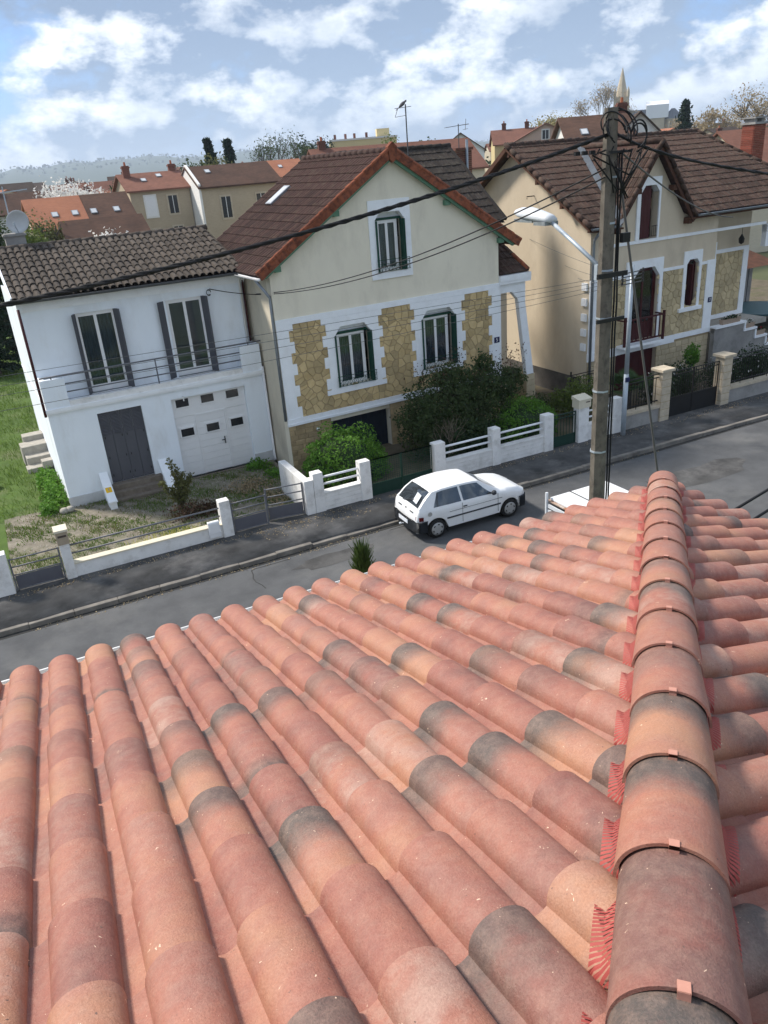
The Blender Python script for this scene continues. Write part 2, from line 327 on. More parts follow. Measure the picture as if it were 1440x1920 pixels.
# ---------------------------------------------------------------- geometry helpers
def link(name, me, parent=None, m=None, smooth=False):
    o = bpy.data.objects.new(name, me)
    COL.objects.link(o)
    if parent is not None: o.parent = parent
    if m and not me.materials: me.materials.append(MATS[m])
    if smooth:
        me.polygons.foreach_set('use_smooth', [True] * len(me.polygons))
    return o
def tag(o, label, cat, group=None):
    o['label'] = label
    o['category'] = cat
    if group: o['group'] = group
    return o
def thing(name, label, cat, loc=(0, 0, 0), rot=0.0, group=None):
    o = bpy.data.objects.new(name, None)
    COL.objects.link(o)
    o.location = loc
    o.rotation_euler = (0, 0, rot)
    o.empty_display_size = 0.2
    return tag(o, label, cat, group)
def structure(o):
    o['kind'] = 'structure'
    return o
def stuff(o):
    o['kind'] = 'stuff'
    return o
class G:
    def __init__(s): s.v = []; s.f = []
    def add(s, vs, fs):
        k = len(s.v)
        s.v += [tuple(p) for p in vs]
        s.f += [tuple(i + k for i in f) for f in fs]
        return s
    def box(s, x0, x1, y0, y1, z0, z1):
        return s.add([(x0, y0, z0), (x1, y0, z0), (x1, y1, z0), (x0, y1, z0), (x0, y0, z1), (x1, y0, z1), (x1, y1, z1), (x0, y1, z1)],
                     [(3, 2, 1, 0), (4, 5, 6, 7), (0, 1, 5, 4), (1, 2, 6, 5), (2, 3, 7, 6), (3, 0, 4, 7)])
    def beam(s, a, b, w, h, upv=(0, 0, 1)):
        a, b = Vector(a), Vector(b)
        t = (b - a).normalized()
        r = t.cross(Vector(upv)).normalized() * (w / 2)
        u = r.cross(t).normalized() * (h / 2)
        vs = [a - r - u, a + r - u, a + r + u, a - r + u, b - r - u, b + r - u, b + r + u, b - r + u]
        return s.add(vs, [(0, 1, 2, 3), (7, 6, 5, 4), (1, 0, 4, 5), (2, 1, 5, 6), (3, 2, 6, 7), (0, 3, 7, 4)])
    def prism(s, pts, ax, d0, d1):
        """polygon pts (2d) extruded along axis ax ('x','y','z') from d0 to d1"""
        def P(p, d): return {'x': (d, p[0], p[1]), 'y': (p[0], d, p[1]), 'z': (p[0], p[1], d)}[ax]
        n = len(pts)
        vs = [P(p, d0) for p in pts] + [P(p, d1) for p in pts]
        area = sum(pts[i][0] * pts[(i + 1) % n][1] - pts[(i + 1) % n][0] * pts[i][1] for i in range(n))
        flip = (area > 0) == (ax != 'y')
        fs = [tuple(range(n)), tuple(range(2 * n - 1, n - 1, -1))] + [(i, i + n, (i + 1) % n + n, (i + 1) % n) for i in range(n)]
        if flip: fs = [tuple(reversed(f)) for f in fs]
        if d1 < d0: fs = [tuple(reversed(f)) for f in fs]
        return s.add(vs, fs)
    def tube(s, pts, r, n=8, r1=None, caps=True, ang=0.0):
        pts = [Vector(p) for p in pts]
        m = len(pts)
        k = len(s.v)
        ref = Vector((0, 0, 1))
        for i, p in enumerate(pts):
            t = (pts[min(i + 1, m - 1)] - pts[max(i - 1, 0)]).normalized()
            rf = ref if abs(t.z) < 0.95 else Vector((1, 0, 0))
            a = t.cross(rf).normalized()
            b = t.cross(a)
            rr = r if r1 is None else r + (r1 - r) * i / (m - 1)
            if hasattr(r, '__len__'): rr = r[i]
            for j in range(n):
                q = ang + 2 * math.pi * j / n
                s.v.append(tuple(p + a * (math.cos(q) * rr) + b * (math.sin(q) * rr)))
        for i in range(m - 1):
            for j in range(n):
                s.f.append((k + i * n + j, k + i * n + (j + 1) % n, k + (i + 1) * n + (j + 1) % n, k + (i + 1) * n + j))
        if caps:
            s.f.append(tuple(k + j for j in range(n - 1, -1, -1)))
            s.f.append(tuple(k + (m - 1) * n + j for j in range(n)))
        return s
    def lathe(s, prof, c, n=16, axis='z'):
        k = len(s.v)
        for r, h in prof:
            for j in range(n):
                q = 2 * math.pi * j / n
                p = (math.cos(q) * r, math.sin(q) * r, h)
                if axis == 'y': p = (p[0], h, p[1])
                if axis == 'x': p = (h, p[0], p[1])
                s.v.append((c[0] + p[0], c[1] + p[1], c[2] + p[2]))
        for i in range(len(prof) - 1):
            for j in range(n):
                s.f.append((k + i * n + j, k + i * n + (j + 1) % n, k + (i + 1) * n + (j + 1) % n, k + (i + 1) * n + j))
        s.f.append(tuple(k + j for j in range(n - 1, -1, -1)))
        s.f.append(tuple(k + (len(prof) - 1) * n + j for j in range(n)))
        return s
    def poly(s, pts): return s.add(pts, [tuple(range(len(pts)))])
    def mesh(s, name):
        me = bpy.data.meshes.new(name)
        me.from_pydata(s.v, [], s.f)
        me.update()
        return me
    def build(s, name, m, parent=None, smooth=False, bevel=0.0):
        o = link(name, s.mesh(name), parent, m, smooth)
        if bevel:
            bv = o.modifiers.new('bevel', 'BEVEL')
            bv.width = bevel
            bv.segments = 2
            bv.limit_method = 'ANGLE'
        return o
def wall(g, x0, x1, z0, top, holes, y0, y1):
    """upright wall in the xz plane, y0 front, y1 back; top is a number or a function of x; holes (xa, xb, za, zb)"""
    tf = top if callable(top) else (lambda x: top)
    xs = sorted({x0, x1, *[h[0] for h in holes], *[h[1] for h in holes]} | ({p for p in getattr(top, 'brk', ()) if x0 < p < x1}))
    xs = [x for x in xs if x0 <= x <= x1]
    for a, b in zip(xs, xs[1:]):
        mid = (a + b) / 2
        spans = []
        cur = z0
        for h in sorted([h for h in holes if h[0] < mid < h[1]], key=lambda h: h[2]):
            if h[2] > cur: spans.append((cur, h[2]))
            cur = max(cur, h[3])
        for p, q in spans:
            g.poly([(a, y0, p), (b, y0, p), (b, y0, q), (a, y0, q)])
            g.poly([(b, y1, p), (a, y1, p), (a, y1, q), (b, y1, q)])
        ta, tb = tf(a + 1e-6), tf(b - 1e-6)
        g.poly([(a, y0, cur), (b, y0, cur), (b, y0, tb), (a, y0, ta)])
        g.poly([(b, y1, cur), (a, y1, cur), (a, y1, ta), (b, y1, tb)])
        g.poly([(a, y0, ta), (b, y0, tb), (b, y1, tb), (a, y1, ta)])
    for (xa, xb, za, zb) in holes:
        g.poly([(xa, y0, za), (xa, y1, za), (xb, y1, za), (xb, y0, za)])
        g.poly([(xa, y0, zb), (xb, y0, zb), (xb, y1, zb), (xa, y1, zb)])
        g.poly([(xa, y0, za), (xa, y0, zb), (xa, y1, zb), (xa, y1, za)])
        g.poly([(xb, y0, za), (xb, y1, za), (xb, y1, zb), (xb, y0, zb)])
    g.poly([(x0, y0, z0), (x0, y0, tf(x0 + 1e-6)), (x0, y1, tf(x0 + 1e-6)), (x0, y1, z0)])
    g.poly([(x1, y0, z0), (x1, y1, z0), (x1, y1, tf(x1 - 1e-6)), (x1, y0, tf(x1 - 1e-6))])
    return g
def quads(name, arr, m, parent=None):
    """arr: N x 4 x 3 numpy -> one mesh of loose quads"""
    n = len(arr)
    me = bpy.data.meshes.new(name)
    me.vertices.add(4 * n)
    me.vertices.foreach_set('co', np.asarray(arr, dtype=np.float32).ravel())
    me.loops.add(4 * n)
    me.loops.foreach_set('vertex_index', np.arange(4 * n, dtype=np.int32))
    me.polygons.add(n)
    me.polygons.foreach_set('loop_start', np.arange(0, 4 * n, 4, dtype=np.int32))
    me.polygons.foreach_set('loop_total', np.full(n, 4, dtype=np.int32))
    me.update(calc_edges=True)
    return link(name, me, parent, m)
def unit(a): return a / np.maximum(1e-9, np.linalg.norm(a, axis=-1, keepdims=True))
def leaf_quads(c, size, nrm=None, aspect=1.6, jitter=0.9):
    """leaf quads round the centres c, roughly facing nrm"""
    n = len(c)
    d = rng.normal(size=(n, 3))
    if nrm is not None: d = unit(nrm) + d * jitter
    d = unit(d)
    t = unit(np.cross(d, rng.normal(size=(n, 3))))
    b = np.cross(d, t)
    s = (size * rng.uniform(0.6, 1.3, n))[:, None]
    a, e = t * s * aspect * 0.5, b * s * 0.5
    return np.stack([c - a, c - e * 0.9, c + a, c + e * 0.9], 1)
def blob_leaves(blobs, n, size, shell=0.35, lump=0.18, low=-1.0, aspect=1.6, jitter=0.9):
    """leaf centres through lumpy ellipsoids [(centre, radii)]"""
    vol = np.array([b[1][0] * b[1][1] * b[1][2] for b in blobs]) ** 0.67
    out = []
    for (c, r), k in zip(blobs, (n * vol / vol.sum()).astype(int) + 1):
        d = unit(rng.normal(size=(k, 3)))
        d = d[d[:, 2] > low]
        ph = rng.uniform(0, 6.28, 6)
        lum = 1 + lump * (np.sin(d[:, 0] * 5 + ph[0]) * np.sin(d[:, 1] * 6 + ph[1]) + 0.6 * np.sin(d[:, 2] * 9 + ph[2] + d[:, 0] * 7) + 0.5 * np.sin(d[:, 1] * 13 + ph[3]))
        rr = (1 - shell * rng.random(len(d)) ** 1.6) * lum
        p = np.array(c) + d * np.array(r) * rr[:, None]
        out.append(leaf_quads(p, size, d / np.array(r), aspect, jitter))
    return np.concatenate(out)
def branches(g, p, d, length, r, depth, spread=0.55, n=3, sides=5, tips=None, shrink=0.72, upb=0.12, wob=0.12):
    p, d = Vector(p), Vector(d).normalized()
    pts = [p]
    q = p.copy()
    for i in range(3):
        d = (d + Vector((random.uniform(-wob, wob), random.uniform(-wob, wob), random.uniform(-wob, wob) + upb * 0.3))).normalized()
        q = q + d * (length / 3)
        pts.append(q.copy())
    g.tube(pts, r, sides, r * 0.62, caps=False)
    if depth == 0:
        if tips is not None: tips.append(tuple(q))
        return
    for k in range(n):
        a = random.uniform(0, 6.28)
        t = d.orthogonal().normalized()
        side = (t * math.cos(a) + d.cross(t) * math.sin(a))
        nd = (d + side * random.uniform(spread * 0.6, spread * 1.3) + Vector((0, 0, upb))).normalized()
        at = pts[random.choice((2, 3, 3))] if k else pts[3]
        branches(g, at, nd, length * random.uniform(shrink * 0.85, shrink * 1.1), r * 0.6, depth - 1, spread, n, max(3, sides - 1), tips, shrink, upb, wob)
def clip_poly(poly, a, b, c):
    """keep the part of a 2d polygon where a*x + b*y <= c"""
    out = []
    for i in range(len(poly)):
        p, q = poly[i], poly[(i + 1) % len(poly)]
        dp, dq = a * p[0] + b * p[1] - c, a * q[0] + b * q[1] - c
        if dp <= 0: out.append(p)
        if (dp < 0 < dq) or (dq < 0 < dp):
            t = dp / (dp - dq)
            out.append((p[0] + (q[0] - p[0]) * t, p[1] + (q[1] - p[1]) * t))
    return out
def crazy_paving(parent, x0, x1, z0, z1, cell, y, m, seed, skip=(), gap=0.014):
    """irregular stones on a wall face at depth y (front towards -y): every stone an object"""
    rs = random.Random(seed)
    nx, nz = max(1, round((x1 - x0) / cell)), max(1, round((z1 - z0) / cell))
    pts = []
    for i in range(-1, nx + 1):
        for j in range(-1, nz + 1):
            pts.append((x0 + (i + 0.5 + rs.uniform(-0.44, 0.44) + 0.25 * (j % 2)) * (x1 - x0) / nx, z0 + (j + 0.5 + rs.uniform(-0.44, 0.44)) * (z1 - z0) / nz))
    for p in pts:
        poly = [(x0, z0), (x1, z0), (x1, z1), (x0, z1)]
        for q in pts:
            if q is p or (q[0] - p[0]) ** 2 + (q[1] - p[1]) ** 2 > (3.2 * cell) ** 2: continue
            a, b = q[0] - p[0], q[1] - p[1]
            l = math.hypot(a, b)
            if l < 1e-6: continue
            poly = clip_poly(poly, a / l, b / l, (a * (p[0] + q[0]) / 2 + b * (p[1] + q[1]) / 2) / l - gap / 2)
            if len(poly) < 3: break
        if len(poly) < 3: continue
        if any(all(s[0] <= u <= s[1] and s[2] <= w <= s[3] for u, w in poly) for s in skip): continue
        c = (sum(u for u, _ in poly) / len(poly), sum(w for _, w in poly) / len(poly))
        h = 0.022 + rs.uniform(-0.006, 0.006)
        g = G()
        k = len(poly)
        vs = [(u - c[0], 0.004, w - c[1]) for u, w in poly] + [((u - c[0]) * 0.90, -h, (w - c[1]) * 0.90) for u, w in poly]
        g.add(vs, [tuple(range(2 * k - 1, k - 1, -1))[::-1]] + [(i, (i + 1) % k, (i + 1) % k + k, i + k) for i in range(k)])
        o = g.build('stone', m, parent)
        o.location = (c[0], y, c[1])
def block_courses(parent, x0, x1, z0, z1, w, h, y, m, seed, axis='x', gap=0.012):
    """coursed blocks on a face; axis 'x' = face in xz at depth y, axis 'y' = face in yz at x = y"""
    rs = random.Random(seed)
    nz = max(1, round((z1 - z0) / h))
    dz = (z1 - z0) / nz
    for j in range(nz):
        x = x0 - (w * 0.5 if j % 2 else 0) + rs.uniform(-0.04, 0.04)
        while x < x1 - 0.02:
            ww = w * rs.uniform(0.8, 1.25)
            a, b = max(x0, x) + gap / 2, min(x1, x + ww) - gap / 2
            if x1 - (x + ww) < 0.06: b = x1 - gap / 2
            if b - a > 0.04:
                d = 0.02 + rs.uniform(-0.006, 0.008)
                lx, lz = (b - a) / 2, dz / 2 - gap / 2
                k = 0.012
                vs = [(-lx, 0.004, -lz), (lx, 0.004, -lz), (lx, 0.004, lz), (-lx, 0.004, lz), (-lx + k, -d, -lz + k), (lx - k, -d, -lz + k), (lx - k, -d, lz - k), (-lx + k, -d, lz - k)]
                if axis == 'y': vs = [(p[1], -p[0], p[2]) for p in vs]
                g = G().add(vs, [(4, 5, 6, 7), (0, 1, 5, 4), (1, 2, 6, 5), (2, 3, 7, 6), (3, 0, 4, 7)])
                o = g.build('block', m, parent)
                c = (a + b) / 2
                o.location = (c, y, z0 + (j + 0.5) * dz) if axis == 'x' else (y, c, z0 + (j + 0.5) * dz)
            if x1 - (x + ww) < 0.06: break
            x += ww
def lay_tiles(parent, name, me, P0, ex, ey, pitch, expo, ncol, nrow, keep=None, budget=300, jit=0.004, skew=None):
    """roof tiles as objects sharing a mesh (local x along the eave, y downhill, z off the roof); the ones past the budget are joined"""
    ex, ey = Vector(ex).normalized(), Vector(ey).normalized()
    nn = ex.cross(ey).normalized()
    if nn.z < 0: nn = -nn
    down = -ey
    xx = down.cross(nn)                    # right-handed: x, y = down, z = normal
    spots = []
    for j in range(nrow):
        for i in range(ncol):
            p = Vector(P0) + ex * ((i + 0.5) * pitch) + ey * (j * expo)
            if keep and not keep(p): continue
            spots.append((i, j, p))
    spots.sort(key=lambda s: s[1])
    base = Matrix(((xx.x, down.x, nn.x, 0), (xx.y, down.y, nn.y, 0), (xx.z, down.z, nn.z, 0), (0, 0, 0, 1)))
    rest = G()
    out = []
    for k, (i, j, p) in enumerate(spots):
        rot = Matrix.Rotation(random.uniform(-0.012, 0.012), 4, 'Z') @ Matrix.Rotation(random.uniform(-0.010, 0.010), 4, 'X')
        mw = Matrix.Translation(p + nn * random.uniform(-jit, jit) * 0.5 + ex * random.uniform(-jit, jit) + ey * random.uniform(-jit, jit) * 2) @ base @ rot
        if k < budget:
            o = bpy.data.objects.new(name, me)
            COL.objects.link(o)
            o.parent = parent
            o.matrix_basis = mw
            out.append(((i, j), o))
        else:
            rest.add([mw @ v.co for v in me.vertices], [tuple(f.vertices) for f in me.polygons])
    if rest.v:
        stuff(rest.build(name + '_field', me.materials[0].name, parent))
    return out
def flat_tile(m, w=0.21, l=0.42, name='clay_roof_tile'):
    """interlocking tile: side rib, centre rib, thick lip; y = 0 is the lip, the body runs to y = -l"""
    pr = [(-0.5, 0.006), (-0.42, 0.026), (-0.32, 0.026), (-0.24, 0.010), (-0.06, 0.010), (0.0, 0.020), (0.06, 0.010), (0.5, 0.010)]
    g = G()
    n = len(pr)
    rows = [(0.0, 0.026), (-l, 0.0)]
    vs = [(x * w, y, z + dz) for y, dz in rows for x, z in pr] + [(x * w, 0.0, z - 0.004) for x, z in pr]
    fs = [(i + 1, i, i + n, i + n + 1) for i in range(n - 1)] + [(i, i + 1, i + 1 + 2 * n, i + 2 * n) for i in range(n - 1)]
    g.add(vs, fs)
    g.poly([(-0.5 * w, 0, 0.032), (-0.5 * w, 0, -0.004), (-0.5 * w, -l, 0.0), (-0.5 * w, -l, 0.006)])
    me = g.mesh(name)
    me.materials.append(MATS[m])
    return me
def canal_tile(m, pitch=0.22, l=0.45, a=0.080, hc=0.066, seg=16, rows=4, th=0.012, lift=0.021, flare=0.19, name='clay_roof_tile'):
    """one-piece canal tile: pan on the left, round cover on the right; y = 0 is the lip"""
    xc = pitch / 2 - a + 0.003
    def prof(t, k):
        """k = lip factor"""
        pts = []
        ac, h = a * (1 + flare * k * 0.5), hc * (1 + flare * k)
        x0 = -pitch / 2 - 0.012
        xl = xc - ac
        for i in range(7):
            u = i / 6
            x = x0 + (xl - x0) * u
            pts.append((x, 0.010 - 0.012 * math.sin(math.pi * min(1, u * 1.02)) + 0.004 * (1 - u)))
        for i in range(1, seg + 1):
            q = math.pi * (1 - i / seg)
            pts.append((xc + ac * math.cos(q), h * math.sin(q) ** 0.86 if math.sin(q) > 1e-6 else 0.0))
        pts[-1] = (xc + ac, -0.010)
        return pts
    g = G()
    vs = []
    for r in range(rows + 1):
        k = (1 - r / rows)
        for x, z in prof(0, k): vs.append((x, -l * r / rows, z + lift * k))
    n = len(prof(0, 0))
    lipi = []
    for x, z in prof(0, 1):
        xn = (x - xc) / a
        if abs(xn) <= 1.06: lipi.append((xc + (x - xc) * (1 - th / a), 0.0, max(-0.02, z - th) + lift))
        else: lipi.append((x, 0.0, z - th + lift))
    fs = [(r * n + i + 1, r * n + i, (r + 1) * n + i, (r + 1) * n + i + 1) for r in range(rows) for i in range(n - 1)]
    kk = len(vs)
    vs += lipi
    vs += [(p[0], -0.05, p[2]) for p in lipi]
    fs += [(i, i + 1, kk + i + 1, kk + i) for i in range(n - 1)]
    fs += [(kk + i, kk + i + 1, kk + n + i + 1, kk + n + i) for i in range(n - 1)]
    g.add(vs, fs)
    me = g.mesh(name)
    me.materials.append(MATS[m])
    me.polygons.foreach_set('use_smooth', [True] * len(me.polygons))
    me.set_sharp_from_angle(angle=rad(50)) if hasattr(me, 'set_sharp_from_angle') else None
    return me
def number_text(parent, s, size, loc, m, rot=(math.pi / 2, 0, 0)):
    cu = bpy.data.curves.new('digits', 'FONT')
    cu.body = s
    cu.size = size
    cu.align_x = 'CENTER'
    cu.align_y = 'CENTER'
    cu.extrude = 0.002
    tmp = bpy.data.objects.new('tmp', cu)
    COL.objects.link(tmp)
    dg = bpy.context.evaluated_depsgraph_get()
    me = bpy.data.meshes.new_from_object(tmp.evaluated_get(dg))
    bpy.data.objects.remove(tmp)
    me.materials.clear()
    o = link('digits', me, parent, m)
    o.location = loc
    o.rotation_euler = rot
    return o
# ---------------------------------------------------------------- ground, road, pavement
g = G()
g.box(-6000, 7000, -400, 7000, -1.2, -0.06)
land = structure(g.build('ground', 'land'))
structure(G().box(-90, 160, 11.9, 17.45, -0.30, 0.0).build('road', 'asphalt'))
def sheet(name, m, x0, x1, y0, y1, z, nx, ny, amp, seed):
    r = np.random.default_rng(seed)
    xs, ys = np.linspace(x0, x1, nx), np.linspace(y0, y1, ny)
    gg = G()
    h = r.normal(size=(ny, nx)) * amp
    for _ in range(2): h = (h + np.roll(h, 1, 0) + np.roll(h, -1, 0) + np.roll(h, 1, 1) + np.roll(h, -1, 1)) / 5 * 1.5
    vs = [(xs[i], ys[j], z + h[j, i]) for j in range(ny) for i in range(nx)]
    gg.add(vs, [(j * nx + i, j * nx + i + 1, (j + 1) * nx + i + 1, (j + 1) * nx + i) for j in range(ny - 1) for i in range(nx - 1)])
    return structure(gg.build(name, m, None, True))
def edge_wobble(x): return 0.02 * math.sin(x * 1.3) + 0.015 * math.sin(x * 3.7 + 1) + 0.01 * math.sin(x * 9.1)
g = G()
xs = np.arange(-60, 110, 0.4)
for a, b in zip(xs, xs[1:]):
    ya, yb = 17.56 + edge_wobble(a), 17.56 + edge_wobble(b)
    g.add([(a, ya, 0.125), (b, yb, 0.125), (b, 19.6, 0.12), (a, 19.6, 0.12), (a, ya, -0.2), (b, yb, -0.2)], [(0, 1, 2, 3), (4, 5, 1, 0)])
structure(g.build('pavement', 'asphalt_walk', None, True))
structure(G().box(-60, 110, 9.9, 11.78, -0.2, 0.12).build('pavement', 'asphalt_walk'))
g = G()
for k in range(-40, 80):
    a, b = k * 1.0 + 0.004, k * 1.0 + 0.996
    dz = random.uniform(-0.012, 0.008) - (0.05 if 5.2 < a < 8.6 else 0)
    dy = random.uniform(-0.012, 0.012)
    g.box(a, b, 17.43 + dy, 17.58 + dy, -0.2, 0.128 + dz)
structure(g.build('kerb', 'kerb_stone', None, False, 0.012))
structure(G().box(-60, 110, 11.78, 11.92, -0.2, 0.128).build('kerb', 'kerb_stone'))
for cx_, cy_, rr_, m_ in ((17.5, 15.2, 1.3, 'asphalt_walk'), (3.5, 14.6, 1.1, 'asphalt_walk'), (27.0, 15.8, 1.6, 'asphalt_walk'), (6.3, 16.6, 0.7, 'asphalt_walk')):
    r_ = random.Random(int(cx_ * 10))
    pts = [(cx_ + rr_ * r_.uniform(0.75, 1.25) * math.cos(a) * 1.5, cy_ + rr_ * r_.uniform(0.6, 1.0) * math.sin(a) * 0.55) for a in np.linspace(0, 6.28, 15)[:-1]]
    structure(G().poly([(x, y, 0.004) for x, y in pts]).build('road_patch', m_))
for k in range(9):                                   # tarred cracks
    r_ = random.Random(90 + k)
    x, y, a = r_.uniform(-2, 30), r_.uniform(12.3, 17.0), r_.choice((0.0, 0.1, 1.4, 1.7, -0.1))
    g2, L = G(), []
    for q in range(14):
        L.append((x, y))
        a += r_.uniform(-0.35, 0.35)
        x, y = x + 0.22 * math.cos(a), min(17.2, max(12.0, y + 0.22 * math.sin(a)))
    for (xa, ya), (xb, yb) in zip(L, L[1:]):
        w_ = 0.012
        dx, dy = xb - xa, yb - ya
        l_ = math.hypot(dx, dy) or 1
        nx, ny = -dy / l_ * w_, dx / l_ * w_
        g2.poly([(xa - nx, ya - ny, 0.005), (xb - nx, yb - ny, 0.005), (xb + nx, yb + ny, 0.005), (xa + nx, ya + ny, 0.005)])
    structure(g2.build('road_crack', 'kerb_face'))
structure(G().box(-60, 110, 17.30, 17.428, -0.1, 0.006).build('gutter_channel', 'kerb_face'))
sheet('yard', 'gravel_yard', -1.2, 7.35, 19.3, 24.6, 0.07, 90, 60, 0.012, 1)
sheet('lawn', 'lawn', -14, 0.95, 24.4, 62, 0.05, 60, 80, 0.02, 2)
sheet('lawn', 'lawn', -14, -1.2, 19.3, 24.4, 0.06, 40, 20, 0.02, 3)
sheet('garden_soil', 'soil', 7.2, 18.0, 19.3, 23.4, 0.06, 80, 30, 0.015, 4)
sheet('garden_soil', 'soil', 18.0, 46, 19.3, 40, 0.05, 80, 50, 0.015, 5)
sheet('front_garden', 'lawn', -30, 40, 5.0, 9.92, 0.04, 80, 20, 0.02, 6)
# loose grit and dead leaves along the wall foot and the kerb
c = []
for x0, x1, y0, y1, n in ((-1.4, 18, 18.86, 19.12, 900), (-1, 8, 17.2, 17.45, 260), (5, 8.2, 18.3, 18.9, 160), (18, 30, 18.7, 19.1, 420), (8.5, 18, 17.22, 17.42, 130)):
    c.append(np.column_stack([rng.uniform(x0, x1, n), rng.uniform(y0, y1, n), np.full(n, 0.0) + np.where(y0 > 17.6, 0.135, 0.012)]))
c = np.concatenate(c)
stuff(tag(quads('leaf_litter', leaf_quads(c, 0.035, np.tile([0, 0, 1.0], (len(c), 1)), 1.3, 0.35), 'leaf_tan'), 'dry leaves and grit along the pavement edges', 'litter'))
def blades(area, n, h, m, name, label, z=0.06, dens=None):
    p = np.column_stack([rng.uniform(area[0], area[1], n), rng.uniform(area[2], area[3], n), np.full(n, z)])
    if dens is not None: p = p[dens(p)]
    n = len(p)
    hh = h * rng.uniform(0.4, 1.3, n)[:, None]
    a = rng.uniform(0, 6.28, n)
    w = np.column_stack([np.cos(a), np.sin(a), np.zeros(n)]) * 0.012
    lean = rng.normal(size=(n, 3)) * 0.45
    lean[:, 2] = 1
    t = p + unit(lean) * hh
    return stuff(tag(quads(name, np.stack([p - w, p + w, t + w * 0.3, t - w * 0.3], 1), m), label, 'grass'))
def patch(sc, th, seed):
    r = np.random.default_rng(seed).uniform(0, 6.28, 6)
    def f(p):
        x, y = p[:, 0] * sc, p[:, 1] * sc
        v = np.sin(x + r[0]) * np.cos(y * 1.3 + r[1]) + 0.7 * np.sin(x * 2.3 + y * 1.9 + r[2]) + 0.5 * np.sin(y * 4.1 - x * 3.3 + r[3]) + 0.4 * np.cos(x * 7.1 + y * 5.9 + r[4])
        return v + np.random.default_rng(seed + 1).normal(size=len(p)) * 0.5 > th
    return f
blades((-12, 0.9, 24.4, 56), 48000, 0.19, 'grass_blade', 'grass', 'tall green grass beside and behind the white house', 0.05, patch(0.9, -0.6, 3))
blades((-1.2, 7.2, 19.35, 24.3), 30000, 0.07, 'grass_blade', 'grass', 'thin patchy grass in the gravel yard', 0.07, patch(1.6, 0.05, 5))
blades((-1.2, 7.2, 19.35, 24.3), 14000, 0.06, 'grass_dry', 'grass', 'dry yellowish grass tufts in the gravel yard', 0.07, patch(1.9, 0.5, 9))
p = np.column_stack([rng.uniform(-1.1, 7.2, 3200), rng.uniform(19.4, 24.2, 3200), np.full(3200, 0.085)])
p = p[patch(1.6, -0.2, 21)(p)]
stuff(tag(quads('gravel', leaf_quads(p, 0.035, np.tile([0, 0, 1.0], (len(p), 1)), 1.2, 0.3), 'concrete_block'), 'loose pale gravel in the front yard', 'gravel'))

# ---------------------------------------------------------------- the roof in front: canal tiles, hip, combs, gutter
SL = 0.3117
CS = 1 / math.sqrt(1 + SL * SL)
YE, XE = 4.57, 4.792                 # eave lines of the street slope and of the side slope
HIPC = XE - YE                      # the hip runs along x - y = HIPC
house = thing('tiled_house', 'house under a new terracotta canal tile roof with a round hip', 'house', (-0.0737, 0.0315, 0), -0.01592)
ZC = 6.47 - 0.088                   # tile base plane at the eave
def zl(y): return ZC + SL * (YE - y)
def zr(x): return ZC + SL * (XE - x)
TOPY = -1.6
g = G()
g.add([(-4.2, YE - 0.06, zl(YE - 0.06) - 0.06), (YE - 0.06 + HIPC, YE - 0.06, zl(YE - 0.06) - 0.06), (TOPY + HIPC, TOPY, zl(TOPY) - 0.06), (-4.2, TOPY, zl(TOPY) - 0.06)], [(3, 2, 1, 0), (0, 1, 2, 3)])
slopeA = g.build('roof_slope', 'wood_deck', house)
g = G()
g.add([(XE - 0.06, XE - 0.06 - HIPC, zr(XE - 0.06) - 0.06), (XE - 0.06, -2.4, zr(XE - 0.06) - 0.06), (TOPY + HIPC, -2.4, zr(TOPY + HIPC) - 0.06), (TOPY + HIPC, TOPY, zr(TOPY + HIPC) - 0.06)], [(0, 1, 2, 3), (3, 2, 1, 0)])
slopeB = g.build('roof_slope', 'wood_deck', house)
G().box(-4.0, XE - 0.45, -2.4, YE - 0.45, -0.1, 6.30).build('wall', 'plaster_cream', house)
G().box(-4.2, XE - 0.12, YE - 0.09, YE - 0.07, 6.17, 6.33).build('fascia', 'pvc_white', house)
# gutter along the street eave
g = G()
prof = [(0.065 * math.cos(q), 0.065 * math.sin(q)) for q in np.linspace(math.pi, 2 * math.pi, 11)]
for k, (a, b) in enumerate(zip(prof, prof[1:])):
    for o in (0, 0.004):
        s = 1 - o / 0.065
        q = [(-4.2, 4.585 + a[0] * s, 6.372 + a[1] * s), (4.95, 4.585 + a[0] * s, 6.372 + a[1] * s), (4.95, 4.585 + b[0] * s, 6.372 + b[1] * s), (-4.2, 4.585 + b[0] * s, 6.372 + b[1] * s)]
        g.poly(q if not o else q[::-1])
g.tube([(-4.2, 4.652, 6.374), (4.95, 4.652, 6.374)], 0.009, 6)
gut = g.build('gutter', 'gutter_white', house, True)

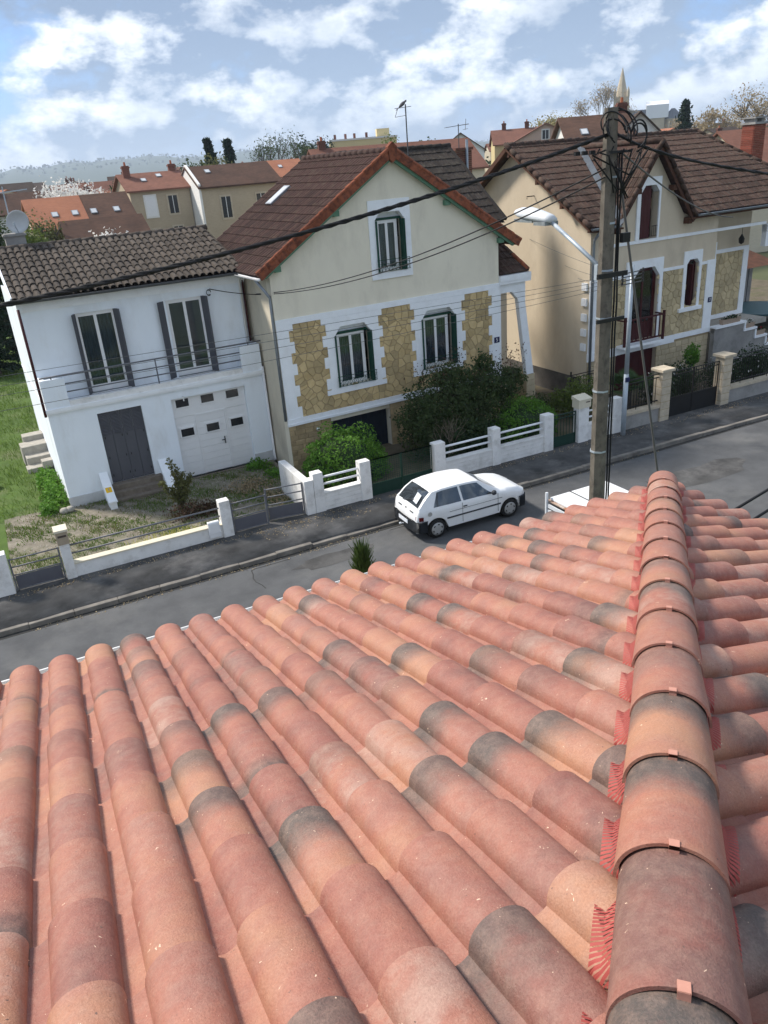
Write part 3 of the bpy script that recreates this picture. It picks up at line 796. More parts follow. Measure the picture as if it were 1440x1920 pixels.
TILE = canal_tile('clay_tile', seg=20, rows=4)
EX = 0.375
def tile_color(o, p):
    hue = min(1, max(0, random.gauss(0.46, 0.17)))
    r = random.random()
    lip = up = 0.0
    if r < 0.19: lip = random.uniform(0.75, 1.0)
    elif r < 0.26: up = random.uniform(0.6, 1.0)
    elif r < 0.42: lip = random.uniform(0.2, 0.55)
    o.color = (hue, lip, up, random.choice((0.0, 0.0, 0.12, 0.2, 0.6)))
def slope_tiles(parent, origin, ex, ey, ncol, nrow, inside, hip_side):
    """lay canal tiles; those that cross the hip are cut along it"""
    ex, ey = Vector(ex), Vector(ey)
    down = -ey
    nn = Vector((0, 0, 1)) - ey * ey.z
    nn.normalize()
    xx = down.cross(nn)
    base = Matrix(((xx.x, down.x, nn.x, 0), (xx.y, down.y, nn.y, 0), (xx.z, down.z, nn.z, 0), (0, 0, 0, 1)))
    for i in range(ncol):
        for j in range(nrow):
            p = Vector(origin) + ex * (i * 0.22) + ey * (j * EX)
            # signed distance to the hip plane of the tile's four corners
            cs = [p + xx * sx * 0.125 - down * ly for sx in (-1, 1) for ly in (0, 0.45)]
            ds = [hip_side(c) for c in cs]
            if min(ds) > -0.02: continue
            if not inside(p): continue
            rot = Matrix.Rotation(random.gauss(0, 0.006), 4, 'Z') @ Matrix.Rotation(random.gauss(0, 0.005), 4, 'X') @ Matrix.Rotation(random.gauss(0, 0.008), 4, 'Y')
            mw = Matrix.Translation(p + ex * random.gauss(0, 0.0025) + ey * random.gauss(0, 0.005) + nn * random.gauss(0, 0.0012)) @ base @ rot
            me = TILE
            if max(ds) > -0.03:
                me = TILE.copy()
                bm = bmesh.new()
                bm.from_mesh(me)
                nv = Vector((1, -1, 0)).normalized() * (1 if hip_side(Vector((9, 0, 0))) > 0 else -1)
                pc = Vector((HIPC, 0, 0)) - nv * 0.015
                inv = mw.inverted()
                bmesh.ops.bisect_plane(bm, geom=bm.verts[:] + bm.edges[:] + bm.faces[:], plane_co=inv @ pc, plane_no=inv.to_3x3() @ nv, clear_outer=True)
                bm.to_mesh(me)
                bm.free()
                if not len(me.polygons): continue
            o = bpy.data.objects.new('roof_tile', me)
            COL.objects.link(o)
            o.parent = parent
            o.matrix_basis = mw
            tile_color(o, p)
ey = Vector((0, -CS, SL * CS))
slope_tiles(slopeA, Vector((-0.398 - 11 * 0.22, YE, zl(YE))), (1, 0, 0), ey, 36, 14, lambda p: p.x > -1.9 or p.y > 2.2, lambda c: (c.x - c.y - HIPC) / 1.4142)
ey = Vector((-CS, 0, SL * CS))
slope_tiles(slopeB, Vector((XE, YE - 0.10, zr(XE))), (0, -1, 0), ey, 27, 13, lambda p: p.x > 0.2, lambda c: -(c.x - c.y - HIPC) / 1.4142)
# hip: half-round tiles; the near end of each lies over the far end of the next one up
hd = Vector((-0.7020, -0.7122, SL * 0.7071)).normalized()       # uphill along the hip
hn = (Vector((0, 0, 1)) - hd * hd.z).normalized()
hx = hd.cross(hn)
h0 = Vector((4.3783, 4.1805, 6.7057))
def hip_mesh():
    g = G()
    L, n, rows = 0.46, 28, 5
    vs = []
    for r in range(rows + 1):
        t = r / rows                                    # 0 = downhill end, 1 = uphill end (on top)
        a = 0.114 + 0.008 * t
        for i in range(n + 1):
            q = math.pi * (1 - i / n)
            vs.append((a * math.cos(q), 0.06 - L * t, a * 0.90 * math.sin(q) ** 0.9 - 0.114 * 0.90 + 0.007 * t if math.sin(q) > 1e-6 else -0.114 * 0.9 + 0.007 * t))
    fs = [(r * (n + 1) + i + 1, r * (n + 1) + i, (r + 1) * (n + 1) + i, (r + 1) * (n + 1) + i + 1) for r in range(rows) for i in range(n)]
    k = len(vs)
    for (x, y, z) in vs[rows * (n + 1):(rows + 1) * (n + 1)]: vs.append((x * 0.935, y, -0.114 * 0.9 + 0.007 + (z + 0.114 * 0.9 - 0.007) * 0.93))
    for (x, y, z) in vs[k:k + n + 1]: vs.append((x, y + 0.10, z))
    o = rows * (n + 1)
    fs += [(o + i + 1, o + i, k + i, k + i + 1) for i in range(n)]
    fs += [(k + i + 1, k + i, k + n + 1 + i, k + n + 2 + i) for i in range(n)]
    g.add(vs, fs)
    me = g.mesh('hip_tile')
    me.materials.append(MATS['clay_tile'])
    me.polygons.foreach_set('use_smooth', [True] * len(me.polygons))
    me.set_sharp_from_angle(angle=rad(50))
    return me
HIP = hip_mesh()
HB = Matrix(((hx.x, -hd.x, hn.x, 0), (hx.y, -hd.y, hn.y, 0), (hx.z, -hd.z, hn.z, 0), (0, 0, 0, 1)))
CLIP = G().box(-0.011, 0.011, -0.012, 0.016, -0.002, 0.006).box(-0.011, 0.011, -0.012, -0.009, -0.014, 0.006).mesh('clip')
CLIP.materials.append(MATS['clip_metal'])
hues = [0.5, 0.35, 0.55, 0.25, 0.5, 0.45, 0.5, 0.35, 0.6, 0.45, 0.45, 0.15, 0.40, 0.85, 0.75, 0.5, 0.4]
lips = [0, 0, 0, 0.5, 0.3, 0.1, 0.2, 0.6, 0.8, 0.35, 0.5, 0.95, 1.0, 0.55, 1.0, 0.4, 0]
pals = [0.3, 1.0, 0.3, 0.4, 0.2, 0.2, 0.3, 0.3, 0.7, 0.2, 0.2, 0.1, 0.1, 0.1, 0.3, 0.3, 0.3]
for k in range(17):
    # tile k spans from joint k-1 (downhill) to joint k (uphill end, on top, with its clip)
    p = h0 + hd * (0.4 * k) - hd * 0.40
    if k == 0: p = h0 - hd * 0.34
    o = bpy.data.objects.new('hip_tile', HIP)
    COL.objects.link(o)
    o.parent = house
    o.matrix_basis = Matrix.Translation(p) @ HB @ Matrix.Rotation(random.gauss(0, 0.008), 4, 'Z')
    o.color = (hues[k], lips[k], 0.0, pals[k])
    cl = bpy.data.objects.new('clip', CLIP)
    COL.objects.link(cl)
    cl.parent = o
    cl.matrix_basis = Matrix.Translation((0, -0.40, 0.011))
# pleated closure combs on both sides of the hip, draped over the tiles
def cover_profile(w, ph):
    """height of the tile surface above its base plane at offset w across the columns"""
    a, hc = 0.083, 0.073
    x = (w - ph + 0.11) % 0.22 - 0.11
    u = (x - 0.0) / a
    return (hc * math.sqrt(max(0, 1 - u * u)) ** 0.86 if abs(u) < 1 else -0.014) + 0.006
def comb(side):
    """slotted plastic comb: a solid strip under the hip with flexible teeth draped over the covers"""
    g = G()
    n = 1500
    out = Vector((-0.7071, 0.7071, 0)) if side == 'L' else Vector((0.7071, -0.7071, 0))
    M = 6
    vs = []
    for i in range(n):
        t = -0.30 + 5.6 * i / (n - 1)
        c = h0 + hd * t
        p0 = c + out * 0.13
        pr = cover_profile(p0.x, -0.398 - 0.028) if side == 'L' else cover_profile(-p0.y, -(YE - 0.10) + 0.028)
        wmax = 0.034 + 0.040 * max(0.0, min(1.0, (pr + 0.008) / 0.06))
        for j in range(M + 1):
            p = c + out * (0.086 + wmax * j / M)
            if side == 'L': zs = zl(p.y) + cover_profile(p.x, -0.398 - 0.028)
            else: zs = zr(p.x) + cover_profile(-p.y, -(YE - 0.10) + 0.028)
            zt = c.z - 0.085
            e = min(1.0, (j / M) * 1.5)
            vs.append((p.x, p.y, max(zt * (1 - e) + (zs + 0.014) * e, zs + 0.010)))
    fs = []
    for i in range(n - 1):
        for j in range(M):
            if j > 0 and i % 3 == 2: continue
            fs.append((i * (M + 1) + j, (i + 1) * (M + 1) + j, (i + 1) * (M + 1) + j + 1, i * (M + 1) + j + 1))
    g.add(vs, fs)
    return g.build('closure_comb', 'comb_red', house)
comb('L')
comb('R')
# ---------------------------------------------------------------- house parts shared by the three houses
def casement(parent, x, z, w, h, y, m='pvc_white', leaves=2, curtain=None, name='window', fw=0.055, low=0.0, depth=0.06, cross=None):
    """window frame (part) with its panes (sub-parts); x, z = lower left corner, y = front of the frame; low = solid panel height"""
    g = G()
    y1 = y + depth
    g.box(x, x + fw, y, y1, z, z + h).box(x + w - fw, x + w, y, y1, z, z + h)
    g.box(x + fw, x + w - fw, y, y1, z + h - fw, z + h).box(x + fw, x + w - fw, y, y1, z, z + fw + low)
    lw = (w - 2 * fw) / leaves
    for i in range(leaves):
        a = x + fw + i * lw
        b = a + lw
        s = 0.045
        yy = y + 0.012
        g.box(a, a + s, yy, y1 - 0.006, z + fw + low, z + h - fw).box(b - s, b, yy, y1 - 0.006, z + fw + low, z + h - fw)
        g.box(a + s, b - s, yy, y1 - 0.006, z + h - fw - s, z + h - fw).box(a + s, b - s, yy, y1 - 0.006, z + fw + low, z + fw + low + s)
        if cross:
            zz = z + fw + low + (h - 2 * fw - low) * cross
            g.box(a + s, b - s, yy + 0.004, y1 - 0.010, zz - 0.012, zz + 0.012)
    fr = g.build(name, m, parent)
    for i in range(leaves):
        a = x + fw + i * lw + 0.04
        b = a + lw - 0.08
        G().box(a, b, y + 0.028, y + 0.036, z + fw + low + 0.04, z + h - fw - 0.04).build('pane', 'window_glass', fr)
    if curtain:
        gg = G()
        n = 40
        for k in range(n):
            a, b = x + fw + (w - 2 * fw) * k / n, x + fw + (w - 2 * fw) * (k + 1) / n
            ya, yb = y1 + 0.07 + 0.018 * math.sin(k * 1.9), y1 + 0.07 + 0.018 * math.sin((k + 1) * 1.9)
            gg.poly([(a, ya, z + 0.03), (b, yb, z + 0.03), (b, yb, z + h), (a, ya, z + h)])
        gg.build('curtain', curtain, fr, True)
    return fr
def guard(parent, x0, x1, z0, h, y, m, bars=9, name='window_guard', lattice=True):
    """small wrought guard rail across a window"""
    g = G()
    g.box(x0, x1, y - 0.012, y + 0.012, z0 + h - 0.016, z0 + h)
    g.box(x0, x1, y - 0.008, y + 0.008, z0 + 0.02, z0 + 0.036)
    if lattice: g.box(x0, x1, y - 0.006, y + 0.006, z0 + h * 0.66, z0 + h * 0.66 + 0.012)
    for k in range(bars + 1):
        x = x0 + 0.02 + (x1 - x0 - 0.04) * k / bars
        top = h if k in (0, bars) or not lattice else h * 0.66
        g.box(x - 0.006, x + 0.006, y - 0.006, y + 0.006, z0 + 0.02, z0 + top)
        if lattice and k < bars:
            xn = x0 + 0.02 + (x1 - x0 - 0.04) * (k + 1) / bars
            g.beam((x, y, z0 + 0.04), (xn, y, z0 + h * 0.64), 0.008, 0.008).beam((xn, y, z0 + 0.04), (x, y, z0 + h * 0.64), 0.008, 0.008)
    return g.build(name, m, parent)
def chamfer(g, x0, x1, z1, c, y0, y1):
    """fill the two upper corners of an opening so that its head is cut off"""
    g.prism([(x0, z1), (x0, z1 - c * 1.25), (x0 + c, z1)], 'y', y0, y1)
    g.prism([(x1, z1), (x1 - c, z1), (x1, z1 - c * 1.25)], 'y', y0, y1)
def pipe(parent, pts, r, m, name='downpipe', n=10):
    return G().tube(pts, r, n).build(name, m, parent, True)
def half_gutter(parent, x0, x1, y, z, r, m, name='gutter'):
    g = G()
    prof = [(r * math.cos(q), r * math.sin(q)) for q in np.linspace(math.pi, 2 * math.pi, 9)]
    for a, b in zip(prof, prof[1:]):
        g.poly([(x0, y + a[0], z + a[1]), (x1, y + a[0], z + a[1]), (x1, y + b[0], z + b[1]), (x0, y + b[0], z + b[1])])
        g.poly([(x0, y + b[0] * .93, z + b[1] * .93), (x1, y + b[0] * .93, z + b[1] * .93), (x1, y + a[0] * .93, z + a[1] * .93), (x0, y + a[0] * .93, z + a[1] * .93)])
    g.tube([(x0, y - r, z), (x1, y - r, z)], 0.008, 6)
    for x in (x0, x1): g.poly([(x, y + p[0], z + p[1]) for p in prof])
    return g.build(name, m, parent, True)

# ---------------------------------------------------------------- the white house
wh = thing('white_house', 'white two storey house with a balcony, a grey shutter and a white garage door', 'house', (0.724, 24.29, 0), rad(1.3))
WW, RC = 6.68, 0.60                       # width; the upper wall stands back by RC
WD = 8.0
ground_holes = [(1.35, 2.68, 0.50, 2.80), (3.60, 6.03, 0.10, 2.78)]
g = wall(G(), 0, WW, -0.1, 3.05, ground_holes, 0.0, 0.30)
g.box(0, 0.28, 0.30, WD, -0.1, 3.05).box(WW - 0.28, WW, 0.30, WD, -0.1, 3.05)
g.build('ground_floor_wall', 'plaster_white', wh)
up_holes = [(1.42, 2.58, 3.30, 5.69), (4.12, 5.28, 3.30, 5.69)]
g = wall(G(), 0, WW - 0.03, 3.15, 6.0, up_holes, RC, RC + 0.30)
g.box(0, 0.28, RC + 0.30, WD, 3.15, 6.0).box(WW - 0.31, WW - 0.03, RC + 0.30, WD, 3.15, 6.0)
g.box(0, WW, WD, WD + 0.28, -0.1, 6.0)
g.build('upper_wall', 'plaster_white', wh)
g = G()
g.box(-0.06, WW + 0.02, RC - 0.10, RC + 0.05, 6.002, 6.24).box(-0.03, WW, RC - 0.055, RC + 0.02, 5.93, 6.0)
g.build('cornice', 'paint_white', wh)
g = G()
g.box(-0.02, WW + 0.02, -0.07, WD, 3.052, 3.152)
g.box(-0.03, WW + 0.03, -0.09, 0.02, 3.10, 3.20)
g.build('balcony_slab', 'paint_white', wh)
for a, b, c, d in ((0.0, 0.67, 0.0, 0.14), (6.03, WW + 0.01, WW - 0.13, WW + 0.01)):
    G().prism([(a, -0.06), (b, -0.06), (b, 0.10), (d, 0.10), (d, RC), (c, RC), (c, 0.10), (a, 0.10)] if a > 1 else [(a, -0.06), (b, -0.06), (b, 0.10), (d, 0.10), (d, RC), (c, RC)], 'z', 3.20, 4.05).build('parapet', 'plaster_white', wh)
G().box(0.67, 6.03, -0.05, 0.09, 3.20, 3.36).build('parapet_kerb', 'wall_white_worn', wh)
g = G()
g.tube([(0.02, 0.02, 4.12), (WW + 0.1, 0.02, 4.12)], 0.024, 8)
for z in (3.86, 3.62): g.tube([(0.67, 0.02, z), (6.05, 0.02, z)], 0.020, 8)
for x in (3.36,): g.tube([(x, 0.02, 3.36), (x, 0.02, 4.12)], 0.022, 8)
for x in (0.33, 6.35): g.tube([(x, 0.02, 4.04), (x, 0.02, 4.12)], 0.018, 8)
g.build('balcony_railing', 'metal_grey', wh, True)
for k, (x0, x1) in enumerate(((1.42, 2.58), (4.12, 5.28))):
    casement(wh, x0, 3.32, x1 - x0, 2.36, RC + 0.06, low=0.10, curtain='curtain' if k == 0 else None)
    sill = G().box(x0 - 0.12, x1 + 0.12, RC - 0.06, RC + 0.06, 3.24, 3.30).build('sill', 'paint_white', wh)
    # folded metal shutters: leaves stand in the jambs
    for sx, wd, an in ((x0, 0.30 if k else 0.09, rad(-62) if k else rad(-88)), (x1, 0.07, rad(88))):
        g = G()
        n = 2 if k == 0 or sx == x1 else 1
        L = 0.29
        d = Vector((math.cos(an), math.sin(an), 0)) * (1 if sx == x0 else -1)
        if k and sx == x0: d = Vector((0.52, -0.32, 0)).normalized() * -1; d = Vector((-0.62, -0.42, 0)).normalized()
        for q in range(n):
            off = Vector((0.028 * q * (1 if sx == x0 else -1), 0, 0))
            a = Vector((sx, RC + 0.05, 0)) + off
            dd = d if (k and sx == x0) else Vector((-0.10 if sx == x0 else 0.10, -0.29, 0)).normalized()
            b = a + dd * (0.34 if (k and sx == x0) else L)
            g.beam((a.x, a.y, 4.5), (b.x, b.y, 4.5), 2.38, 0.022, (0, 0, 1)) if False else g.add(
                [(a.x - .011, a.y, 3.31), (b.x - .011, b.y, 3.31), (b.x + .011, b.y, 3.31), (a.x + .011, a.y, 3.31), (a.x - .011, a.y, 5.69), (b.x - .011, b.y, 5.69), (b.x + .011, b.y, 5.69), (a.x + .011, a.y, 5.69)],
                [(0, 1, 2, 3), (7, 6, 5, 4), (0, 4, 5, 1), (1, 5, 6, 2), (2, 6, 7, 3), (3, 7, 4, 0)])
        g.build('shutter', 'shutter_grey', wh)
# ground floor door behind closed metal shutters with louvres
g = G()
lw = (2.68 - 1.35) / 4
for q in range(4):
    a = 1.352 + q * lw
    g.box(a + 0.004, a + lw - 0.004, 0.10, 0.125, 0.52, 2.79)
sh = g.build('door_shutter', 'shutter_grey', wh)
for q in range(4):
    a = 1.352 + q * lw
    g = G()
    for r in range(15):
        z = 2.06 + r * 0.044
        g.add([(a + 0.05, 0.098, z), (a + lw - 0.05, 0.098, z), (a + lw - 0.05, 0.084, z + 0.018), (a + 0.05, 0.084, z + 0.018), (a + 0.05, 0.098, z + 0.030), (a + lw - 0.05, 0.098, z + 0.030)], [(0, 1, 2, 3), (3, 2, 5, 4)])
    g.build('louvre', 'shutter_grey', sh)
for q in range(4):
    for z in (0.72, 1.30, 1.95):
        a = 1.352 + q * lw + lw * 0.5 + (0.10 if q % 2 else -0.08)
        G().box(a - 0.012, a + 0.012, 0.086, 0.099, z, z + 0.07).build('latch', 'black_iron', sh)
# garage door: sectional white leaf with a wicket door and six little panes
g = G()
for q in range(9):
    z0 = 0.12 + q * 0.224
    g.box(3.604, 4.285, 0.130, 0.170, z0, z0 + 0.218).box(5.295, 6.026, 0.130, 0.170, z0, z0 + 0.218)
g.box(3.604, 6.026, 0.115, 0.170, 2.14, 2.775).box(3.604, 6.026, 0.140, 0.172, 0.105, 2.14)
g.box(4.285, 4.33, 0.10, 0.172, 0.105, 2.14).box(5.25, 5.295, 0.10, 0.172, 0.105, 2.14).box(4.33, 5.25, 0.10, 0.172, 2.09, 2.14)
gd = g.build('garage_door', 'pvc_white', wh)
g = G()
for q in range(9):
    z0 = 0.12 + q * 0.219
    g.box(4.334, 5.246, 0.118, 0.139, z0, z0 + 0.214)
wk = g.build('wicket_door', 'pvc_white', gd)
for x, z in ((3.95, 2.59), (4.77, 2.59), (5.60, 2.58), (3.96, 1.62), (4.80, 1.62), (5.62, 1.62)):
    fy = 0.085 if z < 2 else 0.092
    G().box(x - 0.245, x + 0.245, fy, 0.142, z - 0.165, z + 0.165).build('light_frame', 'pvc_white', gd)
    G().box(x - 0.205, x + 0.205, fy - 0.006, fy + 0.02, z - 0.125, z + 0.125).build('pane', 'window_dark', gd)
G().box(5.12, 5.145, 0.075, 0.12, 0.98, 1.22).box(5.02, 5.145, 0.07, 0.09, 1.10, 1.125).build('door_handle', 'black_iron', gd)
G().box(3.5, 6.15, -0.10, 0.13, -0.02, 0.10).build('garage_threshold', 'concrete_step', wh)
for a, b in ((0.0, 1.03), (2.95, 3.58), (6.05, WW)):
    G().box(a - 0.015, b + 0.015, -0.025, 0.02, -0.1, 0.40).build('plinth', 'plinth_grey', wh)
# steps up to the shuttered door and the two sloping wing walls
for q in range(3):
    G().box(1.20, 2.95, -0.60 + 0.20 * q, 0.10, -0.05 + 0.17 * q if q else -0.1, 0.17 * (q + 1)).build('step', 'concrete_step', wh, False, 0.015)
for x in (1.02, 2.86):
    g = G()
    g.prism([(0.0, -0.1), (0.0, 0.92), (-0.82, 0.34), (-1.02, 0.30), (-1.02, -0.1)], 'x', x, x + 0.20)
    wgw = g.build('stair_wing', 'paint_white', wh)
    G().prism([(0.005, 0.925), (0.005, 0.965), (-0.84, 0.375), (-1.06, 0.335), (-1.06, 0.295), (-0.83, 0.335)], 'x', x - 0.03, x + 0.23).build('coping', 'paint_white', wgw)
    if x < 2:
        G().add([(x + 0.01, -0.66, 0.508), (x + 0.19, -0.66, 0.508), (x + 0.19, -0.50, 0.62), (x + 0.01, -0.50, 0.62)], [(0, 1, 2, 3)]).build('number_plate', 'sign_yellow', wgw)
        G().add([(x + 0.085, -0.62, 0.539), (x + 0.115, -0.62, 0.539), (x + 0.115, -0.535, 0.599), (x + 0.085, -0.535, 0.599)], [(0, 1, 2, 3)]).build('digit', 'rust', wgw)
# roof of old canal tiles
RZ, RY, EZ, EY = 7.42, 4.25, 6.30, RC - 0.32
def wroof(y): return EZ + (RZ - EZ) * (y - EY) / (RY - EY)
g = G()
g.add([(-0.13, EY, EZ - 0.03), (WW + 0.1, EY, EZ - 0.03), (WW + 0.1, RY, RZ - 0.03), (-0.13, RY, RZ - 0.03), (WW + 0.1, WD + 0.5, EZ - 0.03), (-0.13, WD + 0.5, EZ - 0.03)], [(0, 1, 2, 3), (3, 2, 4, 5), (3, 2, 1, 0), (5, 4, 2, 3)])
wr = g.build('roof', 'roof_canal_old', wh)
me = canal_tile('roof_canal_old', pitch=0.207, l=0.52, a=0.080, hc=0.070, seg=7, rows=1, th=0.016, lift=0.024, flare=0.2)
sl = Vector((0, RY - EY, RZ - EZ)).normalized()
lay_tiles(wr, 'roof_tile', me, (-0.13, EY - 0.03, EZ), (1, 0, 0), sl, 0.207, 0.452, 33, 9, jit=0.008)
g = G()
for q in range(18): g.tube([(-0.15 + q * 0.385, RY, RZ + 0.015), (-0.15 + q * 0.385 + 0.41, RY, RZ + 0.03)], 0.10, 10)
for o_ in (g.build('ridge', 'roof_canal_old', wr, True),): pass
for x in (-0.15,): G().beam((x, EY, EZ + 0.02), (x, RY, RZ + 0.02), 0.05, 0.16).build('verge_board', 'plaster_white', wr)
half_gutter(wh, -0.2, WW + 0.05, EY - 0.08, EZ - 0.02, 0.075, 'zinc_dark')
pipe(wh, [(WW - 0.16, EY - 0.06, EZ - 0.08), (WW - 0.16, RC - 0.09, EZ - 0.28), (WW - 0.16, RC - 0.05, 4.0)], 0.045, 'pvc_white')
pipe(wh, [(WW - 0.05, RC - 0.04, 6.0), (WW - 0.05, RC - 0.04, 4.02)], 0.030, 'oxblood')
pipe(wh, [(WW + 0.02, -0.05, 3.3), (WW + 0.02, -0.05, 0.2), (WW + 0.02, -0.14, 0.08)], 0.045, 'pvc_white')
pipe(wh, [(-0.06, -0.02, 6.1), (-0.06, -0.02, 3.0)], 0.04, 'oxblood')
G().box(3.96, 3.99, -0.12, 0.0, 2.82, 2.84).box(3.96, 3.99, -0.12, -0.10, 2.70, 2.84).build('wall_bracket', 'pvc_white', wh)
# chimney, mast and dish behind the ridge
g = G().box(0.35, 0.95, 4.6, 5.1, 6.9, 7.86).box(0.30, 1.0, 4.55, 5.15, 7.78, 7.84)
g.build('chimney', 'render_grey', wh)
tag(G().tube([(1.25, 29.5, 7.15), (1.28, 29.5, 9.25)], 0.022, 6).beam((0.2, 29.5, 9.02), (2.0, 29.5, 9.12), 0.03, 0.03).build('aerial_mast', 'galvanised'), 'thin grey aerial mast beside the satellite dish', 'aerial')
dish = thing('satellite_dish', 'round grey satellite dish behind the white house roof ridge', 'dish', (1.42, 28.98, 7.30))
g = G()
prof = [(0.02, 0.0), (0.20, 0.025), (0.34, 0.075), (0.43, 0.13), (0.44, 0.125), (0.34, 0.06), (0.2, 0.01), (0.02, -0.015)]
prof = [(a_ * 0.82, b_ * 0.82) for a_, b_ in prof]
o = g.lathe(prof, (0, 0, 0), 24, 'y').build('reflector', 'lamp_shell', dish, True)
o.location = (0, 0, 0.92)
o.rotation_euler = (rad(-14), 0, rad(196))
G().tube([(0, 0.05, 0.0), (0, 0.05, 0.95)], 0.025, 8).build('mast', 'galvanised', dish)
G().tube([(0.0, -0.02, 0.55), (-0.1, -0.42, 0.82)], 0.012, 6).lathe([(0.03, -0.05), (0.035, 0.05)], (-0.1, -0.44, 0.85), 8).build('arm', 'galvanised', dish)
# broken steps of concrete blocks beside the house
bl = thing('block_steps', 'stacked concrete blocks forming steps at the side of the white house', 'steps', (0.62, 28.6, 0.0), rad(4))
for k, (x0, x1, y0, y1, z0, z1) in enumerate(((-0.85, 0.1, 0.0, 0.5, -0.05, 0.22), (-0.75, 0.1, 0.5, 1.0, -0.05, 0.46), (-0.80, 0.1, 1.0, 1.7, -0.05, 0.74), (-0.35, 0.12, -0.25, 0.12, 0.2, 0.46), (-0.62, 0.1, 1.7, 2.2, 0.1, 0.92))):
    G().box(x0, x1, y0, y1, z0, z1).build('block', 'concrete_block', bl, False, 0.02)
for x, y, lab in ((0.48, 23.95, 'grey fieldstone in the grass next to the white house corner'), (0.66, 23.98, 'grey fieldstone touching the white house corner')):
    tag(G().lathe([(0.03, 0.05), (0.11, 0.08), (0.14, 0.15), (0.09, 0.23), (0.02, 0.24)], (x, y, 0.0), 9).build('stone', 'concrete_block', None, True), lab, 'stone')
tag(G().box(-1.52, -1.2, 27.6, 27.95, 0.0, 0.3).build('rubble_block', 'concrete_block', None, False, 0.04), 'pale block standing in the grass at the yard edge', 'block')
# ---------------------------------------------------------------- the middle house: front gable, crazy stone panels, green shutters
mh = thing('gabled_house', 'cream house with a front gable, tan stone panels, green shutters and number 5', 'house', (7.58, 22.95, 0), rad(2.7))
MW, MDp = 8.43, 6.25
AX, AZ = 4.30, 9.36                # gable apex (roof surface)
MS = 0.650                         # roof slope
def mtop(x): return AZ - 0.14 - MS * abs(x - AX)
mtop.brk = (AX,)
holes = [(1.90, 3.24, 2.48, 4.44), (5.16, 6.54, 2.46, 4.44), (3.67, 4.72, 5.86, 7.66), (1.50, 3.74, -0.5, 1.42)]
g = wall(G(), 0, MW, -0.5, mtop, holes, 0.0, 0.34)
g.build('front_wall', 'plaster_cream', mh)
def side_wall(x0, x1, m, name):
    zt = mtop(x0 if x0 < AX else x1)
    return G().box(x0, x1, 0.341, MDp, -0.5, zt).build(name, m, mh)
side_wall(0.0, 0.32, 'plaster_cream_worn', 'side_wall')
side_wall(MW - 0.32, MW, 'plaster_cream', 'side_wall')
wall(G(), 0.33, MW - 0.33, -0.5, mtop, [], MDp - 0.3, MDp).build('rear_wall', 'plaster_cream', mh)
G().box(0.32, MW - 0.32, 0.4, MDp - 0.3, 1.5, 1.7).build('floor', 'room_dark', mh)
G().box(0.32, MW - 0.32, 0.4, MDp - 0.3, 4.95, 5.1).build('floor', 'room_dark', mh)
# white facing of the ground floor: bands, toothed quoins and window surrounds
Z0, Z1 = 1.80, 4.94
surr = [(1.63, 3.52, 2.30, 4.93, (1.90, 3.24, 2.48, 4.44)), (4.90, 6.79, 2.30, 4.93, (5.16, 6.54, 2.46, 4.44))]
G().box(0.38, 8.09, -0.012, -0.001, Z0, 4.76).build('mortar_bed', 'mortar', mh) if False else None
bed = G()
for a, b in ((0.37, 1.64), (3.50, 4.91), (6.78, 8.10)): bed.box(a, b, -0.010, -0.001, Z0, 4.76)
for a, b in ((1.64, 3.50), (4.91, 6.78)): bed.box(a, b, -0.010, -0.001, Z0, 2.32)
stone_panel = bed.build('stone_panel', 'mortar', mh)
crazy_paving(stone_panel, 0.37, 8.10, Z0, 4.76, 0.25, -0.010, 'rubble_stone', 11, skip=[(1.60, 3.54, 2.26, 5), (4.87, 6.82, 2.26, 5)], gap=0.012)
g = G()
g.box(-0.005, MW + 0.005, -0.052, -0.001, 4.76, Z1)
g.box(-0.005, 0.38, -0.052, -0.001, Z0, 4.76).box(8.09, MW + 0.005, -0.052, -0.001, Z0, 4.76)
facing = g.build('white_band', 'paint_white', mh)
for (a, b, z0, z1, h) in surr:
    s = wall(G(), a, b, z0, 4.755, [h], -0.056, 0.0)
    chamfer(s, h[0], h[1], h[3], 0.24, -0.056, 0.30)
    so = s.build('window_surround', 'paint_white', mh)
    G().box(h[0] - 0.06 if False else a - 0.16, b + 0.16 if b < 4 else b + 0.0, -0.062, 0.0, z0 - 0.002, z0 + 0.16).build('sill', 'paint_white', so)
t = G()
for (xe, sgn, rows) in ((0.38, 1, 0), (1.63, -1, 0), (3.52, 1, 0), (4.90, -1, 0), (6.79, 1, 0), (8.09, -1, 0)):
    lowest = 1.80 if xe in (0.38, 8.09) else 2.46
    z = 4.757
    k = 0
    while z - 0.34 > lowest - 0.2:
        hgt = 0.19 if k == 0 else 0.345
        if k % 2 == 0:
            tooth = G().box(min(xe, xe + sgn * 0.145), max(xe, xe + sgn * 0.145), -0.050, -0.001, max(lowest, z - hgt), z)
            tooth.build('quoin', 'paint_white', mh)
        z -= hgt
        k += 1
g = G()
g.box(-0.03, MW + 0.02, -0.10, -0.001, 1.58, 1.66).box(-0.02, MW + 0.02, -0.075, -0.001, 1.662, 1.798)
g.build('cornice', 'paint_white', mh)
